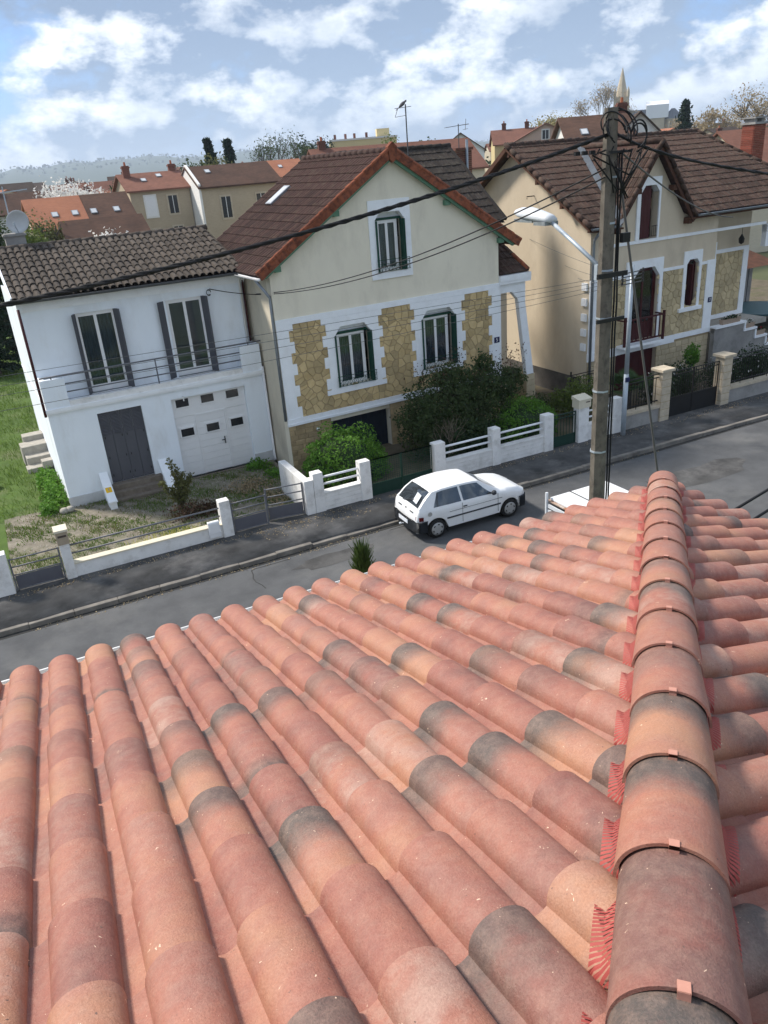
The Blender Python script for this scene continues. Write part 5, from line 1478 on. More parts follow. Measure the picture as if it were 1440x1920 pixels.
G().tube([(GX, y0, GA + 0.03), (GX, yb(GX), GA + 0.03)], 0.10, 8).build('ridge', 'roof_brown', dr, True)
# zinc valley
va, vb = Vector((GX - HWD, yb(GX - HWD), ez)), Vector((GX - 0.05, yb(GX) - 0.05, GA - 0.05))
d = (vb - va).normalized()
w1, w2 = Vector((-0.14, 0, 0.0)), Vector((0.10, 0, 0.14))
G().add([va + w1 + Vector((0, 0, 0.07)), va + w2 + Vector((0, 0, 0.07)), vb + w2 + Vector((0, 0, 0.07)), vb + w1 + Vector((0, 0, 0.07))], [(0, 1, 2, 3), (3, 2, 1, 0)]).build('valley', 'zinc', hr)
half_gutter(rh, GX + HWD + 0.02, 12.6, EYH - 0.09, EZH - 0.02, 0.075, 'zinc')
half_gutter(rh, x0, GX - HWD - 0.02, EYH - 0.09, EZH - 0.02, 0.075, 'zinc')
pipe(rh, [(0.0, EYH - 0.08, EZH - 0.10), (0.05, -0.12, 5.95), (0.06, -0.10, 5.8), (0.06, -0.10, 0.2)], 0.05, 'zinc')
for a, b in ((-0.2, GX - HWD + 0.25), (GX + HWD - 0.25, 12.4)): G().box(a, b, -0.40, -0.02, 6.24, 6.30).build('soffit', 'dark_wood', rh)
ch = G().box(11.55, 12.25, 2.7, 3.3, 6.6, 9.35).build('chimney', 'mortar', rh)
for q in range(31):
    z = 7.2 + q * 0.07
    if z > 9.3: break
    for a, b in ((11.54, 11.78), (11.79, 12.02), (12.03, 12.26)) if q % 2 else ((11.54, 11.66), (11.67, 11.90), (11.91, 12.14), (12.15, 12.26)):
        G().box(a, b, 2.685, 2.72, z, z + 0.058).build('brick', 'brick_red', ch)
    if q % 1 == 0: G().box(11.525, 11.56, 2.72, 3.30, z, z + 0.058).build('brick', 'brick_red', ch)
G().box(11.48, 12.32, 2.62, 3.38, 9.352, 9.44).box(11.6, 11.75, 2.75, 3.25, 9.44, 9.58).box(12.05, 12.2, 2.75, 3.25, 9.44, 9.58).box(11.5, 12.3, 2.65, 3.35, 9.582, 9.64).build('chimney_cap', 'render_grey', ch)
# annex, net cage and trampoline further right
tr = thing('trampoline', 'round trampoline with a dark mat and teal rim in the far garden', 'trampoline', (35.2, 28.0, 0))
g = G().lathe([(0.02, 0.74), (1.55, 0.75), (1.55, 0.77), (0.02, 0.76)], (0, 0, 0), 28)
g.build('mat', 'net_dark', tr)
G().lathe([(1.55, 0.73), (1.85, 0.72), (1.85, 0.80), (1.55, 0.79)], (0, 0, 0), 28).build('rim', 'net_blue', tr)
for q in range(6):
    a = q * 1.047
    G().tube([(1.8 * math.cos(a), 1.8 * math.sin(a), 0), (1.8 * math.cos(a), 1.8 * math.sin(a), 2.6)], 0.025, 6).build('post', 'zinc_dark', tr)
sh_ = thing('garden_shed', 'low dark shed under a brown tile roof beside the beige house', 'shed', (31.6, 28.4, 0), rad(2))
G().box(0, 5.5, 1.5, 4.2, 0, 2.9).build('wall', 'render_grey', sh_)
G().add([(-0.3, 0.2, 2.7), (5.8, 0.2, 2.7), (5.8, 4.4, 3.9), (-0.3, 4.4, 3.9)], [(0, 1, 2, 3), (3, 2, 1, 0)]).build('roof', 'roof_mix', sh_)
G().box(-0.25, 0.02, 0.3, 0.6, 0, 2.7).build('post', 'dark_wood', sh_)
# ---------------------------------------------------------------- garden walls, gates, letterboxes
FY = 19.2                                    # street face of the garden walls
PZ = 0.10
def pillar(parent, x0, x1, top, m='wall_white_worn', y0=FY, d=0.28, cap=0.0, capm=None):
    o = G().box(x0, x1, y0, y0 + d, PZ - 0.15, top - cap).build('pillar', m, parent, False, 0.012)
    if cap: G().box(x0 - 0.04, x1 + 0.04, y0 - 0.04, y0 + d + 0.04, top - cap + 0.001, top).build('cap', capm or m, o, False, 0.012)
    return o
fw = thing('garden_wall', 'low white rendered garden wall with grey tube rails before the white house', 'wall')
G().box(0.30, 4.13, FY + 0.05, FY + 0.23, -0.05, 0.47).build('low_wall', 'wall_white_worn', fw)
G().box(0.30, 4.13, FY + 0.02, FY + 0.26, 0.471, 0.51).build('coping', 'letterbox_cream', fw)
for z in (0.97, 0.74): G().tube([(0.30, FY + 0.14, z), (4.15, FY + 0.14, z - 0.02)], 0.024, 8).build('rail', 'metal_grey', fw, True)
pillar(fw, -1.62, -1.15, 1.20)
pillar(fw, 0.06, 0.30, 1.08)
pillar(fw, 4.13, 4.42, 1.16)
pillar(fw, 6.57, 6.84, 1.14)
G().box(6.62, 6.84, FY + 0.28, FY + 2.3, -0.05, 1.06).build('divider_wall', 'wall_white_worn', fw, False, 0.01)
G().box(-14, -1.62, FY + 0.05, FY + 0.23, -0.05, 0.5).build('low_wall', 'wall_white_worn', fw)
def tube_gate(name, label, hinge, ang, w, h, panel, group=None):
    t = thing(name, label, 'gate', hinge, ang)
    for x in (0.02, w - 0.02): G().box(x - 0.02, x + 0.02, -0.02, 0.02, 0.03, h).build('stile', 'metal_grey', t)
    for z in (h - 0.03, h * 0.74, h * 0.50, 0.06): G().tube([(0, 0, z), (w, 0, z)], 0.019, 8).build('rail', 'metal_grey', t, True)
    G().box(0.05, w - 0.05, -0.008, 0.008, 0.08, panel).build('sheet_panel', 'metal_panel', t)
    return t
tube_gate('tube_gate', 'grey tube garden gate with a sheet panel between two white pillars', (-1.13, FY + 0.13, PZ), rad(0), 1.17, 0.90, 0.42)
tube_gate('tube_gate', 'closed leaf of the grey tube double gate beside the utility box', (4.44, FY + 0.13, PZ), rad(0.5), 1.02, 0.92, 0.42)
tube_gate('tube_gate', 'leaf of the grey tube double gate standing ajar beside the divider wall', (6.56, FY + 0.14, PZ), rad(180 - 9), 1.08, 1.0, 0.42)
lb = thing('letterbox', 'tan letterbox with a cream lid on the white gate pillar', 'letterbox', (0.18, FY + 0.14, 1.08))
G().box(-0.14, 0.14, -0.17, 0.17, 0.0, 0.34).build('body', 'letterbox_tan', lb)
G().box(-0.16, 0.16, -0.20, 0.19, 0.342, 0.40).build('lid', 'letterbox_cream', lb)
G().box(-0.10, 0.10, -0.178, -0.169, 0.20, 0.25).build('slot', 'letterbox_slot', lb)
ub = thing('utility_box', 'white plastic utility meter box fixed to the low garden wall', 'meter box', (3.89, FY + 0.03, 0.20))
G().box(-0.155, 0.155, -0.10, 0.04, 0.02, 0.47).build('body', 'pvc_white', ub, False, 0.012)
G().box(-0.145, 0.145, -0.115, -0.101, 0.19, 0.45).build('door', 'pvc_white', ub, False, 0.006)
G().box(-0.16, 0.16, -0.118, 0.05, 0.155, 0.175).build('ledge', 'pvc_white', ub)

mw = thing('garden_wall', 'white plank textured garden wall with white tube rails before the gabled house', 'wall')
def plank_wall(x0, x1, rails=True):
    G().box(x0, x1, FY + 0.06, FY + 0.22, -0.05, 0.63).build('low_wall', 'wall_white_worn', mw)
    for q in range(4): G().box(x0, x1, FY + 0.045, FY + 0.062, 0.10 + q * 0.13, 0.10 + q * 0.13 + 0.122).build('plank', 'wall_white_worn', mw)
    G().box(x0, x1, FY + 0.02, FY + 0.26, 0.631, 0.67).build('coping', 'wall_white_worn', mw)
    if rails:
        for z in (0.89, 1.10): G().tube([(x0, FY + 0.14, z), (x1, FY + 0.14, z)], 0.035, 8).build('rail', 'paint_white', mw, True)
for a, b in ((7.15, 8.30), (11.16, 12.86), (13.16, 14.86), (16.66, 17.72)): plank_wall(a, b)
for a, b, t in ((6.85, 7.15, 1.30), (8.30, 8.64, 1.30), (10.78, 11.16, 1.30), (12.86, 13.16, 1.32), (14.86, 15.22, 1.34), (16.24, 16.66, 1.30), (17.72, 18.06, 1.34)): pillar(mw, a, b, t)
lb = thing('letterbox', 'cream letterbox with a sloping lid on the pillar beside the green side gate', 'letterbox', (16.45, FY + 0.14, 1.30))
G().box(-0.25, 0.25, -0.17, 0.17, 0.0, 0.26).build('body', 'letterbox_cream', lb)
G().prism([(-0.20, 0.261), (0.19, 0.261), (0.19, 0.38), (-0.20, 0.30)], 'x', -0.27, 0.27).build('lid', 'letterbox_cream', lb)
G().box(0.04, 0.20, -0.182, -0.171, 0.17, 0.20).build('slot', 'letterbox_slot', lb)
def bar_gate(name, label, x0, x1, z0, z1, panel, m, pm, y, bars, leaves=1, mesh=False):
    t = thing(name, label, 'gate', (x0, y, 0))
    w = (x1 - x0) / leaves
    for k in range(leaves):
        a, b = k * w + 0.01, (k + 1) * w - 0.01
        for x in (a, b): G().box(x - 0.02 if x == b else x, x if x == b else x + 0.02, -0.02, 0.02, z0, z1).build('stile', m, t)
        for z in (z0 + 0.02, panel, z1 - 0.12 if not mesh else z1, z1): G().box(a, b, -0.016, 0.016, z - 0.03, z).build('rail', m, t)
        G().box(a + 0.02, b - 0.02, -0.006, 0.006, z0 + 0.02, panel - 0.02).build('sheet_panel', pm, t)
        n = int(bars * w)
        for q in range(1, n):
            x = a + (b - a) * q / n
            r = 0.007 if not mesh else 0.0035
            G().box(x - r, x + r, -r, r, panel, z1 - 0.02).build('bar', m, t)
        if mesh:
            for q in range(1, 12):
                z = panel + (z1 - panel) * q / 12
                G().box(a, b, -0.0035, 0.0035, z - 0.0035, z + 0.0035).build('wire', m, t)
    return t
bar_gate('wire_gate', 'wide dark green wire mesh gate behind the white hatchback', 8.66, 10.76, 0.14, 1.26, 0.50, 'gate_green', 'gate_green', FY + 0.14, 14, 2, True)
bar_gate('bar_gate', 'narrow dark green barred garden gate with a sheet panel', 15.24, 16.22, 0.14, 1.22, 0.48, 'gate_green', 'gate_green', FY + 0.14, 9)

hw = thing('garden_wall', 'grey rendered garden wall with limestone pillars and black iron railing', 'wall')
def rail_wall(x0, x1, step=0.0):
    G().box(x0, x1, FY + 0.05, FY + 0.25, -0.1, 0.62).build('low_wall', 'render_grey', hw)
    G().box(x0, x1, FY + 0.0, FY + 0.30, 0.621, 0.72).build('coping', 'limestone', hw)
    for z in (0.84, 1.66, 1.78): G().box(x0, x1, FY + 0.13, FY + 0.17, z, z + 0.028).build('rail', 'black_iron', hw)
    n = int((x1 - x0) / 0.115)
    for q in range(1, n):
        x = x0 + (x1 - x0) * q / n
        G().box(x - 0.008, x + 0.008, FY + 0.142, FY + 0.158, 0.72 if q % 6 == 0 else 0.80, 1.67).build('bar', 'black_iron', hw)
rail_wall(18.10, 19.80)
rail_wall(23.14, 31.5)
for a, b in ((19.80, 20.22), (22.72, 23.14)):
    o = G().box(a + 0.005, b - 0.005, FY - 0.015, FY + 0.385, -0.1, 1.86).build('pillar', 'mortar', hw)
    for q in range(7):
        z = 0.02 + q * 0.262
        G().box(a, b, FY - 0.02, FY + 0.39, z, z + 0.25).build('block', 'limestone', o, False, 0.012)
    G().box(a - 0.08, b + 0.08, FY - 0.10, FY + 0.47, 1.861, 1.96).build('cap', 'limestone', o, False, 0.015)
bar_gate('iron_gate', 'black iron double gate with solid lower sheets between limestone pillars', 20.24, 22.70, 0.10, 1.74, 0.82, 'black_iron', 'black_sheet', FY + 0.18, 9, 2)
ir = thing('iron_railing', 'short black iron railing beside the palm in the side passage', 'railing', (18.5, 22.4, 0))
for z in (0.55, 1.25, 1.35): G().box(0, 1.6, -0.015, 0.015, z, z + 0.025).build('rail', 'black_iron', ir)
for q in range(14): G().box(q * 0.12, q * 0.12 + 0.016, -0.008, 0.008, 0.0 if q in (0, 13) else 0.5, 1.26).build('bar', 'black_iron', ir)
G().box(-0.02, 0.03, -0.02, 0.02, 0.0, 1.5).build('post', 'black_iron', ir)

# ---------------------------------------------------------------- utility pole, street lamp, steel post, cables
PX, PY = 9.47, 10.6
up = thing('utility_pole', 'tall weathered concrete utility pole with cables looped at its head', 'pole', (PX, PY, 0))
G().tube([(0, 0, -0.2), (-0.02, 0, 5), (-0.05, 0, 9.62)], 0.172, 8, 0.115, ang=0.39).build('shaft', 'pole_concrete', up)
for z in (3.9, 5.05, 6.35, 7.15, 7.9, 8.6): G().tube([(-0.03, 0, z), (-0.03, 0, z + 0.03)], 0.178 - z * 0.0061, 8, ang=0.39).build('steel_strap', 'galvanised', up)
G().box(-0.36, 0.28, -0.20, -0.16, 7.06, 7.14).build('bracket', 'black_iron', up)
G().box(-0.34, 0.26, -0.20, -0.16, 6.32, 6.38).build('bracket', 'black_iron', up)
G().box(-0.20, 0.26, -0.17, -0.14, 8.96, 9.0).build('bracket', 'black_iron', up)
for k in range(3):
    pts = [(0.14 + 0.03 * k, -0.05 - 0.03 * k, z) for z in np.linspace(2.5, 9.0, 12)]
    pts = [(p[0] + random.uniform(-0.012, 0.012) - p[2] * 0.009, p[1], p[2]) for p in pts]
    G().tube(pts, 0.016, 6).build('riser_cable', 'cable_black', up, True)
G().box(0.10, 0.26, -0.24, -0.16, 7.6, 7.75).build('junction_box', 'black_iron', up)
# loops of slack cable at the head
rs = random.Random(4)
for k in range(6):
    a0 = rs.uniform(-0.5, 0.5)
    R = rs.uniform(0.14, 0.23)
    cx_, cz = rs.uniform(-0.20, 0.06), 9.34 + rs.uniform(-0.08, 0.06)
    pts = [(cx_ + R * math.cos(t) * 0.95, -0.22 + 0.18 * math.sin(t * 0.7 + a0), cz + R * 1.15 * math.sin(t)) for t in np.linspace(-0.6 + a0, math.pi + 0.7 + a0 * 0.3, 18)]
    G().tube(pts, 0.013, 6).build('cable_loop', 'cable_black', up, True)
for k in range(2):
    pts = [(0.45 + 0.17 * math.cos(t), -0.1, 9.22 + 0.20 * math.sin(t) - 0.05 * k) for t in np.linspace(-1.6, 3.6, 18)]
    G().tube(pts, 0.014, 6).build('cable_loop', 'cable_black', up, True)
for k in range(9):
    x = rs.uniform(-0.45, 0.45)
    G().tube([(x, -0.18, 9.0 + rs.uniform(-0.05, 0.1)), (x + rs.uniform(-0.3, 0.3), -0.2, 8.9 + rs.uniform(-0.15, 0.15)), (rs.uniform(-0.2, 0.25), -0.18, 8.55 + rs.uniform(-0.3, 0.1))], 0.013, 6).build('slack_cable', 'cable_black', up, True)
for k in range(3): G().box(-0.75 + k * 0.15, -0.66 + k * 0.15, -0.025, 0.025, 8.97, 9.03).build('cable_clamp', 'cable_black', up)
sl_ = thing('street_lamp', 'pale street lamp head on a slanted arm fixed to the concrete pole', 'street lamp', (PX - 0.04, PY, 0))
G().tube([(-0.02, 0.10, 7.20), (-0.01, 0.8, 7.56), (0.0, 1.55, 7.93)], 0.038, 10).build('arm', 'galvanised', sl_, True)
G().box(-0.10, 0.10, 0.08, 0.16, 7.0, 7.25).build('bracket', 'galvanised', sl_)
g = G()
secs = [(0.0, 0.10, 0.07), (0.10, 0.14, 0.10), (0.35, 0.17, 0.13), (0.65, 0.185, 0.15), (0.90, 0.16, 0.12), (1.06, 0.10, 0.07), (1.12, 0.03, 0.02)]
vs = []
for (t, w, h) in secs:
    for j in range(14):
        a = 2 * math.pi * j / 14
        vs.append((w * math.cos(a), 1.42 + t, 7.92 + t * 0.10 + h * math.sin(a) * (1.0 if math.sin(a) > 0 else 0.55)))
fs = [(i * 14 + j, i * 14 + (j + 1) % 14, (i + 1) * 14 + (j + 1) % 14, (i + 1) * 14 + j) for i in range(len(secs) - 1) for j in range(14)] + [tuple(range(13, -1, -1)), tuple(len(vs) - 14 + j for j in range(14))]
g.add(vs, fs)
head = g.build('head', 'lamp_shell', sl_, True)
G().box(-0.15, 0.15, 1.46, 1.80, 7.835, 7.90).build('control_gear', 'lamp_lens', head)
G().box(-0.14, 0.14, 1.86, 2.42, 7.875, 7.93).build('lens', 'lamp_lens', head)
po2 = thing('steel_post', 'slim galvanised steel post with insulators beside the grey garden wall', 'post', (17.93, 18.95, 0))
G().tube([(0, 0, 0), (0.01, 0, 2.2)], 0.085, 12, 0.080).tube([(0.01, 0, 2.2), (0.02, 0, 5.62)], 0.075, 12, 0.055).build('shaft', 'galvanised', po2, True)
G().box(-0.085, 0.085, -0.09, -0.06, 1.95, 2.10).build('number_tag', 'sign_blue', po2)
for k in range(4):
    z = 5.08 + k * 0.11
    G().tube([(-0.45 + 0.03 * k, -0.06, z), (0.45, -0.02, z + 0.02)], 0.018, 6).build('crossarm', 'zinc_dark', po2)
    for x in (-0.42, 0.40): G().lathe([(0.02, 0), (0.04, 0.02), (0.03, 0.05), (0.042, 0.07), (0.02, 0.10)], (x, -0.06, z), 8).build('insulator', 'black_iron', po2)
def cable(name, label, a, b, sag, r, m, n=24, group=None, cat='cable'):
    a, b = Vector(a), Vector(b)
    pts = []
    for i in range(n + 1):
        t = i / n
        p = a.lerp(b, t)
        p.z -= sag * 4 * t * (1 - t)
        pts.append(p)
    return tag(G().tube(pts, r, 6, caps=True).build(name, m, None, True), label, cat, group)
def para(x): return 7.70 + 0.0075 * (x + 5) ** 2
pts = [(x, PY - 0.05, para(x)) for x in np.linspace(-26, 9.3, 60)]
tw = thing('overhead_cable', 'thick twisted black cable bundle running from the pole over the white house roof', 'cable')
for k in range(3):
    G().tube([(p[0], p[1] + 0.018 * math.cos(p[0] * 9 + k * 2.09), p[2] + 0.018 * math.sin(p[0] * 9 + k * 2.09)) for p in [(x, PY - 0.05, para(x)) for x in np.linspace(-26, 9.35, 160)]], 0.020, 5).build('strand', 'cable_black', tw, True)
tw = thing('overhead_cable', 'black cable bundle running from the pole past the brick chimney', 'cable')
for k in range(2):
    G().tube([(x, PY - 0.05 + 0.014 * math.cos(x * 8 + k * 3.1), 9.02 - 0.19 * (x - 9.5) + 0.0045 * (x - 9.5) ** 2 + 0.22 * math.exp(-(x - 9.5) * 1.2) + 0.014 * math.sin(x * 8 + k * 3.1)) for x in np.linspace(9.5, 38, 90)], 0.020, 5).build('strand', 'cable_black', tw, True)
cable('telephone_cable', 'upper thin black cable from the pole to the gabled house corner', (9.3, 10.55, 8.75), (7.50, 24.2, 5.62), 0.42, 0.013, 'cable_black')
cable('telephone_cable', 'lower thin black cable from the pole to the gabled house corner', (9.3, 10.55, 8.62), (7.50, 24.2, 5.60), 0.45, 0.013, 'cable_black')
cable('telephone_cable', 'short black cable between the white house wall and the gabled house', (7.50, 24.2, 5.60), (6.25, 24.98, 5.86), 0.03, 0.013, 'cable_black')
hk = thing('cable_hook', 'coiled black cable hook on the white house wall', 'hook', (6.2, 24.98, 5.82))
for k in range(3): G().tube([(0.07 * math.cos(t), -0.03 - 0.01 * k, -0.06 + (0.07 + 0.012 * k) * math.sin(t)) for t in np.linspace(0, 5.5, 12)], 0.009, 5).build('coil', 'cable_black', hk, True)
for k, (za, zb, lab) in enumerate(((5.40, 5.62, 'highest bare wire from the steel post past the gabled house'), (5.30, 5.50, 'second highest bare wire from the steel post past the gabled house'), (5.20, 5.38, 'third highest bare wire from the steel post past the gabled house'), (5.10, 5.02, 'lowest bare wire from the steel post past the gabled house'))):
    cable('bare_wire', lab, (17.55, 18.90, za), (-16, 19.1, zb), 0.10 + 0.10 * k, 0.006, 'zinc_dark', 40)
for k, (a, b, lab) in enumerate((((17.6, 18.95, 5.35), (19.72, 26.8, 5.9), 'long thin wire to the upper beige side wall'), ((17.6, 18.95, 5.2), (19.72, 24.4, 5.0), 'thin wire to the beige side wall above the quoins'), ((17.6, 18.95, 5.1), (19.7, 23.6, 4.6), 'thin wire to the beige house corner pipe'))):
    cable('service_wire', lab, a, b, 0.08, 0.006, 'zinc_dark')
cable('stay_wire', 'grey sheathed stay wire slanting from the pole head to the ground', (9.62, 10.6, 8.75), (11.75, 10.6, 0.0), 0.0, 0.022, 'cable_grey')
cable('guy_wire', 'thin grey guy wire from the pole head over the beige house gable', (9.6, 10.5, 8.95), (24.5, 21.0, 6.35), 0.25, 0.016, 'cable_grey')
cable('drop_cable', 'upper of two black cables spanning the road from the tiled house corner', (4.86, 4.05, 6.22), (40.0, 15.0, 6.6), 0.9, 0.013, 'cable_black')
cable('drop_cable', 'lower of two black cables spanning the road from the tiled house corner', (4.86, 3.95, 6.10), (40.0, 15.0, 6.3), 0.9, 0.013, 'cable_black')
# ---------------------------------------------------------------- vehicles
def lerp_tab(tab, x):
    for (a, va), (b, vb) in zip(tab, tab[1:]):
        if x <= b: return va + (vb - va) * max(0, (x - a)) / (b - a)
    return tab[-1][1]
def hatchback(loc, rz, label):
    t = thing('hatchback_car', label, 'car', loc, rz)
    ztop = [(-1.78, 0.62), (-1.74, 0.80), (-1.68, 0.93), (-1.45, 1.17), (-1.22, 1.325), (-0.9, 1.365), (-0.4, 1.375), (0.05, 1.35), (0.26, 1.315), (0.55, 1.13), (0.88, 0.935), (1.2, 0.90), (1.55, 0.83), (1.74, 0.74), (1.84, 0.60)]
    belt = [(-1.78, 0.60), (-1.70, 0.88), (-1.2, 0.885), (0.0, 0.87), (0.9, 0.86), (1.3, 0.815), (1.74, 0.69), (1.84, 0.56)]
    wid = [(-1.78, 0.66), (-1.70, 0.71), (-1.4, 0.755), (-0.8, 0.785), (0.3, 0.79), (1.1, 0.78), (1.5, 0.745), (1.74, 0.67), (1.84, 0.56)]
    roofw = [(-1.78, 0.60), (-1.68, 0.66), (-1.22, 0.565), (-0.4, 0.585), (0.26, 0.565), (0.88, 0.665), (1.3, 0.66), (1.74, 0.58), (1.84, 0.46)]
    def sec(x):
        zt, zb, w, wr = (lerp_tab(q, x) for q in (ztop, belt, wid, roofw))
        zb = min(zb, zt - 0.012)
        sill = 0.24
        for ax in (-1.19, 1.19):
            dx = abs(x - ax)
            if dx < 0.325: sill = max(sill, 0.27 + math.sqrt(max(0, 0.325 ** 2 - dx * dx)) * 1.0)
        sill = min(sill, zb - 0.12)
        c = zt - 0.028 if zt - zb > 0.1 else zt - 0.012
        return [(0, zt), (wr * 0.55, zt - 0.005), (wr * 0.90, zt - 0.016), (wr, c), (w - 0.028, zb), (w - 0.004, zb - 0.05), (w, max(sill + 0.06, zb - 0.16)), (w, max(sill + 0.03, 0.42)), (w - 0.012, sill), (w - 0.14, sill)]
    xs = sorted(set([-1.78, -1.76, -1.74, -1.71, -1.68, -1.22, -0.4, 0.26, 0.88, 1.84, 1.82, 1.79, 1.74] + list(np.round(np.linspace(-1.66, 1.72, 70), 4))))
    g = G()
    n = len(sec(0))
    vs = []
    for x in xs:
        s = sec(x)
        vs += [(x, y, z) for y, z in s] + [(x, -y, z) for y, z in s]
    fs = []
    for i in range(len(xs) - 1):
        a, b = i * 2 * n, (i + 1) * 2 * n
        for j in range(n - 1):
            fs.append((a + j, b + j, b + j + 1, a + j + 1))
            fs.append((a + n + j + 1, b + n + j + 1, b + n + j, a + n + j))
    for a in (0, (len(xs) - 1) * 2 * n):
        f = [a + j for j in range(n)] + [a + n + j for j in range(n - 1, 0, -1)]
        fs.append(tuple(f) if a == 0 else tuple(reversed(f)))
    g.add(vs, fs)
    body = g.build('body', 'car_white', t, True)
    body.data.set_sharp_from_angle(angle=rad(38))
    G().box(-1.5, 1.5, -0.62, 0.62, 0.20, 0.34).build('underbody', 'rubber', t)
    def side_pt(x, u, s, o=0.006):
        q = sec(x)
        (y0, z0), (y1, z1) = q[3], q[4]
        return (x, s * (y0 + (y1 - y0) * u + o), z0 + (z1 - z0) * u + o * 0.4)
    def side_pane(x0t, x1t, x0b, x1b, s, name, u0=0.10, u1=0.94):
        gg = G()
        N, K = 14, 5
        vv = []
        for k in range(K + 1):
            u = u0 + (u1 - u0) * k / K
            fr = k / K
            for i in range(N + 1):
                a, b = x0t + (x0b - x0t) * fr, x1t + (x1b - x1t) * fr
                vv.append(side_pt(a + (b - a) * i / N, u, s))
        ff = [(k * (N + 1) + i, k * (N + 1) + i + 1, (k + 1) * (N + 1) + i + 1, (k + 1) * (N + 1) + i) for k in range(K) for i in range(N)]
        gg.add(vv, ff if s < 0 else [tuple(reversed(f)) for f in ff])
        gg.build(name, 'car_glass', t, True)
    for s in (-1, 1):
        side_pane(-1.08, -0.44, -1.26, -0.40, s, 'rear_side_window')
        side_pane(-0.37, 0.20, -0.33, 0.68, s, 'door_window')
        # door shut lines, trim, handle, mirror
        w = 0.792
        for x in (-0.385, 0.78):
            G().box(x - 0.004, x + 0.004, s * (w - 0.012) if s > 0 else s * w, s * w if s > 0 else s * (w - 0.012), 0.30, 0.86).build('shut_line', 'car_plastic', t)
        G().box(-0.88, 0.86, min(s * 0.78, s * 0.802), max(s * 0.78, s * 0.802), 0.505, 0.545).build('side_trim', 'car_plastic', t)
        G().box(-0.80, 0.92, min(s * 0.78, s * 0.794), max(s * 0.78, s * 0.794), 0.69, 0.699).build('pinstripe', 'car_plastic', t)
        G().box(-0.36, -0.24, min(s * 0.78, s * 0.805), max(s * 0.78, s * 0.805), 0.735, 0.765).build('door_handle', 'car_plastic', t)
        m_ = G().lathe([(0.01, -0.06), (0.06, -0.045), (0.075, 0.0), (0.06, 0.05), (0.01, 0.065)], (0.60, s * 0.86, 0.94), 10, 'x').build('mirror', 'car_plastic', t, True)
        for ax in (-1.19, 1.19):
            tyre = G().lathe([(0.17, -0.075), (0.255, -0.08), (0.272, -0.055), (0.272, 0.055), (0.255, 0.08), (0.17, 0.075)], (0, 0, 0), 28, 'y').build('wheel', 'rubber', t, True)
            tyre.location = (ax, s * 0.70, 0.272)
            cv = G().lathe([(0.01, s * 0.088), (0.06, s * 0.092), (0.15, s * 0.086), (0.195, s * 0.076)], (0, 0, 0), 24, 'y').build('wheel_cover', 'wheel_cover', tyre, True)
            for q in range(6):
                a = q * 1.047 + 0.3
                o = G().box(-0.028, 0.028, min(s * 0.080, s * 0.0935), max(s * 0.080, s * 0.0935), -0.016, 0.016).build('vent', 'rubber', cv)
                o.matrix_basis = Matrix.Translation((0.135 * math.cos(a), 0, 0.135 * math.sin(a))) @ Matrix.Rotation(-a + 1.57, 4, 'Y')
            G().lathe([(0.24, s * 0.0), (0.315, s * 0.0), (0.315, s * 0.01), (0.24, s * 0.01)], (ax, s * 0.60, 0.285), 24, 'y').build('wheel_well', 'rubber', t)
        G().add([(-1.70, s * 0.725, 0.60), (-1.60, s * 0.757, 0.60), (-1.60, s * 0.757, 0.72), (-1.70, s * 0.725, 0.72), (-1.785, s * 0.60, 0.60), (-1.765, s * 0.60, 0.72)], [(0, 1, 2, 3), (4, 0, 3, 5), (3, 2, 1, 0), (5, 3, 0, 4)]).build('tail_lamp', 'tail_red', t)
        G().add([(1.80, s * 0.60, 0.60), (1.70, s * 0.70, 0.60), (1.70, s * 0.69, 0.70), (1.79, s * 0.56, 0.70), (1.85, s * 0.32, 0.60), (1.83, s * 0.32, 0.69)], [(0, 1, 2, 3), (4, 0, 3, 5), (3, 2, 1, 0), (5, 3, 0, 4)]).build('headlamp', 'lamp_glass', t)
        if s < 0: G().lathe([(0.060, 0.0), (0.066, -0.006), (0.060, -0.008), (0.054, -0.006)], (-1.40, -0.757, 0.76), 20, 'y').build('fuel_flap', 'wheel_cover', t)
    def end_pane(x0, x1, f0, f1, name, off=0.006):
        gg = G()
        N, K = 10, 6
        vv = []
        for k in range(K + 1):
            x = x0 + (x1 - x0) * k / K
            w = lerp_tab(roofw, x) * (f0 + (f1 - f0) * k / K)
            zt = lerp_tab(ztop, x)
            for i in range(N + 1):
                y = -w + 2 * w * i / N
                q = abs(y) / lerp_tab(roofw, x)
                dz = 0.005 * min(1, q / 0.55) + (0.011 * max(0, (q - 0.55) / 0.35))
                vv.append((x - off * (1 if x0 < 0 else -1), y, zt - dz + off))
        ff = [(k * (N + 1) + i, (k + 1) * (N + 1) + i, (k + 1) * (N + 1) + i + 1, k * (N + 1) + i + 1) for k in range(K) for i in range(N)]
        gg.add(vv, ff)
        return gg.build(name, 'car_glass', t, True)
    end_pane(-1.665, -1.25, 0.86, 0.86, 'rear_window')
    end_pane(0.82, 0.30, 0.88, 0.86, 'windscreen')
    G().add([(-1.64, -0.44, 1.012), (-1.62, -0.20, 1.032), (-1.43, -0.16, 1.232), (-1.45, -0.42, 1.212)], [(0, 1, 2, 3), (3, 2, 1, 0)]).build('paper_sheet', 'paper', t)
    G().tube([(-1.70, 0.25, 0.955), (-1.60, -0.22, 1.06)], 0.012, 6).build('rear_wiper', 'car_plastic', t)
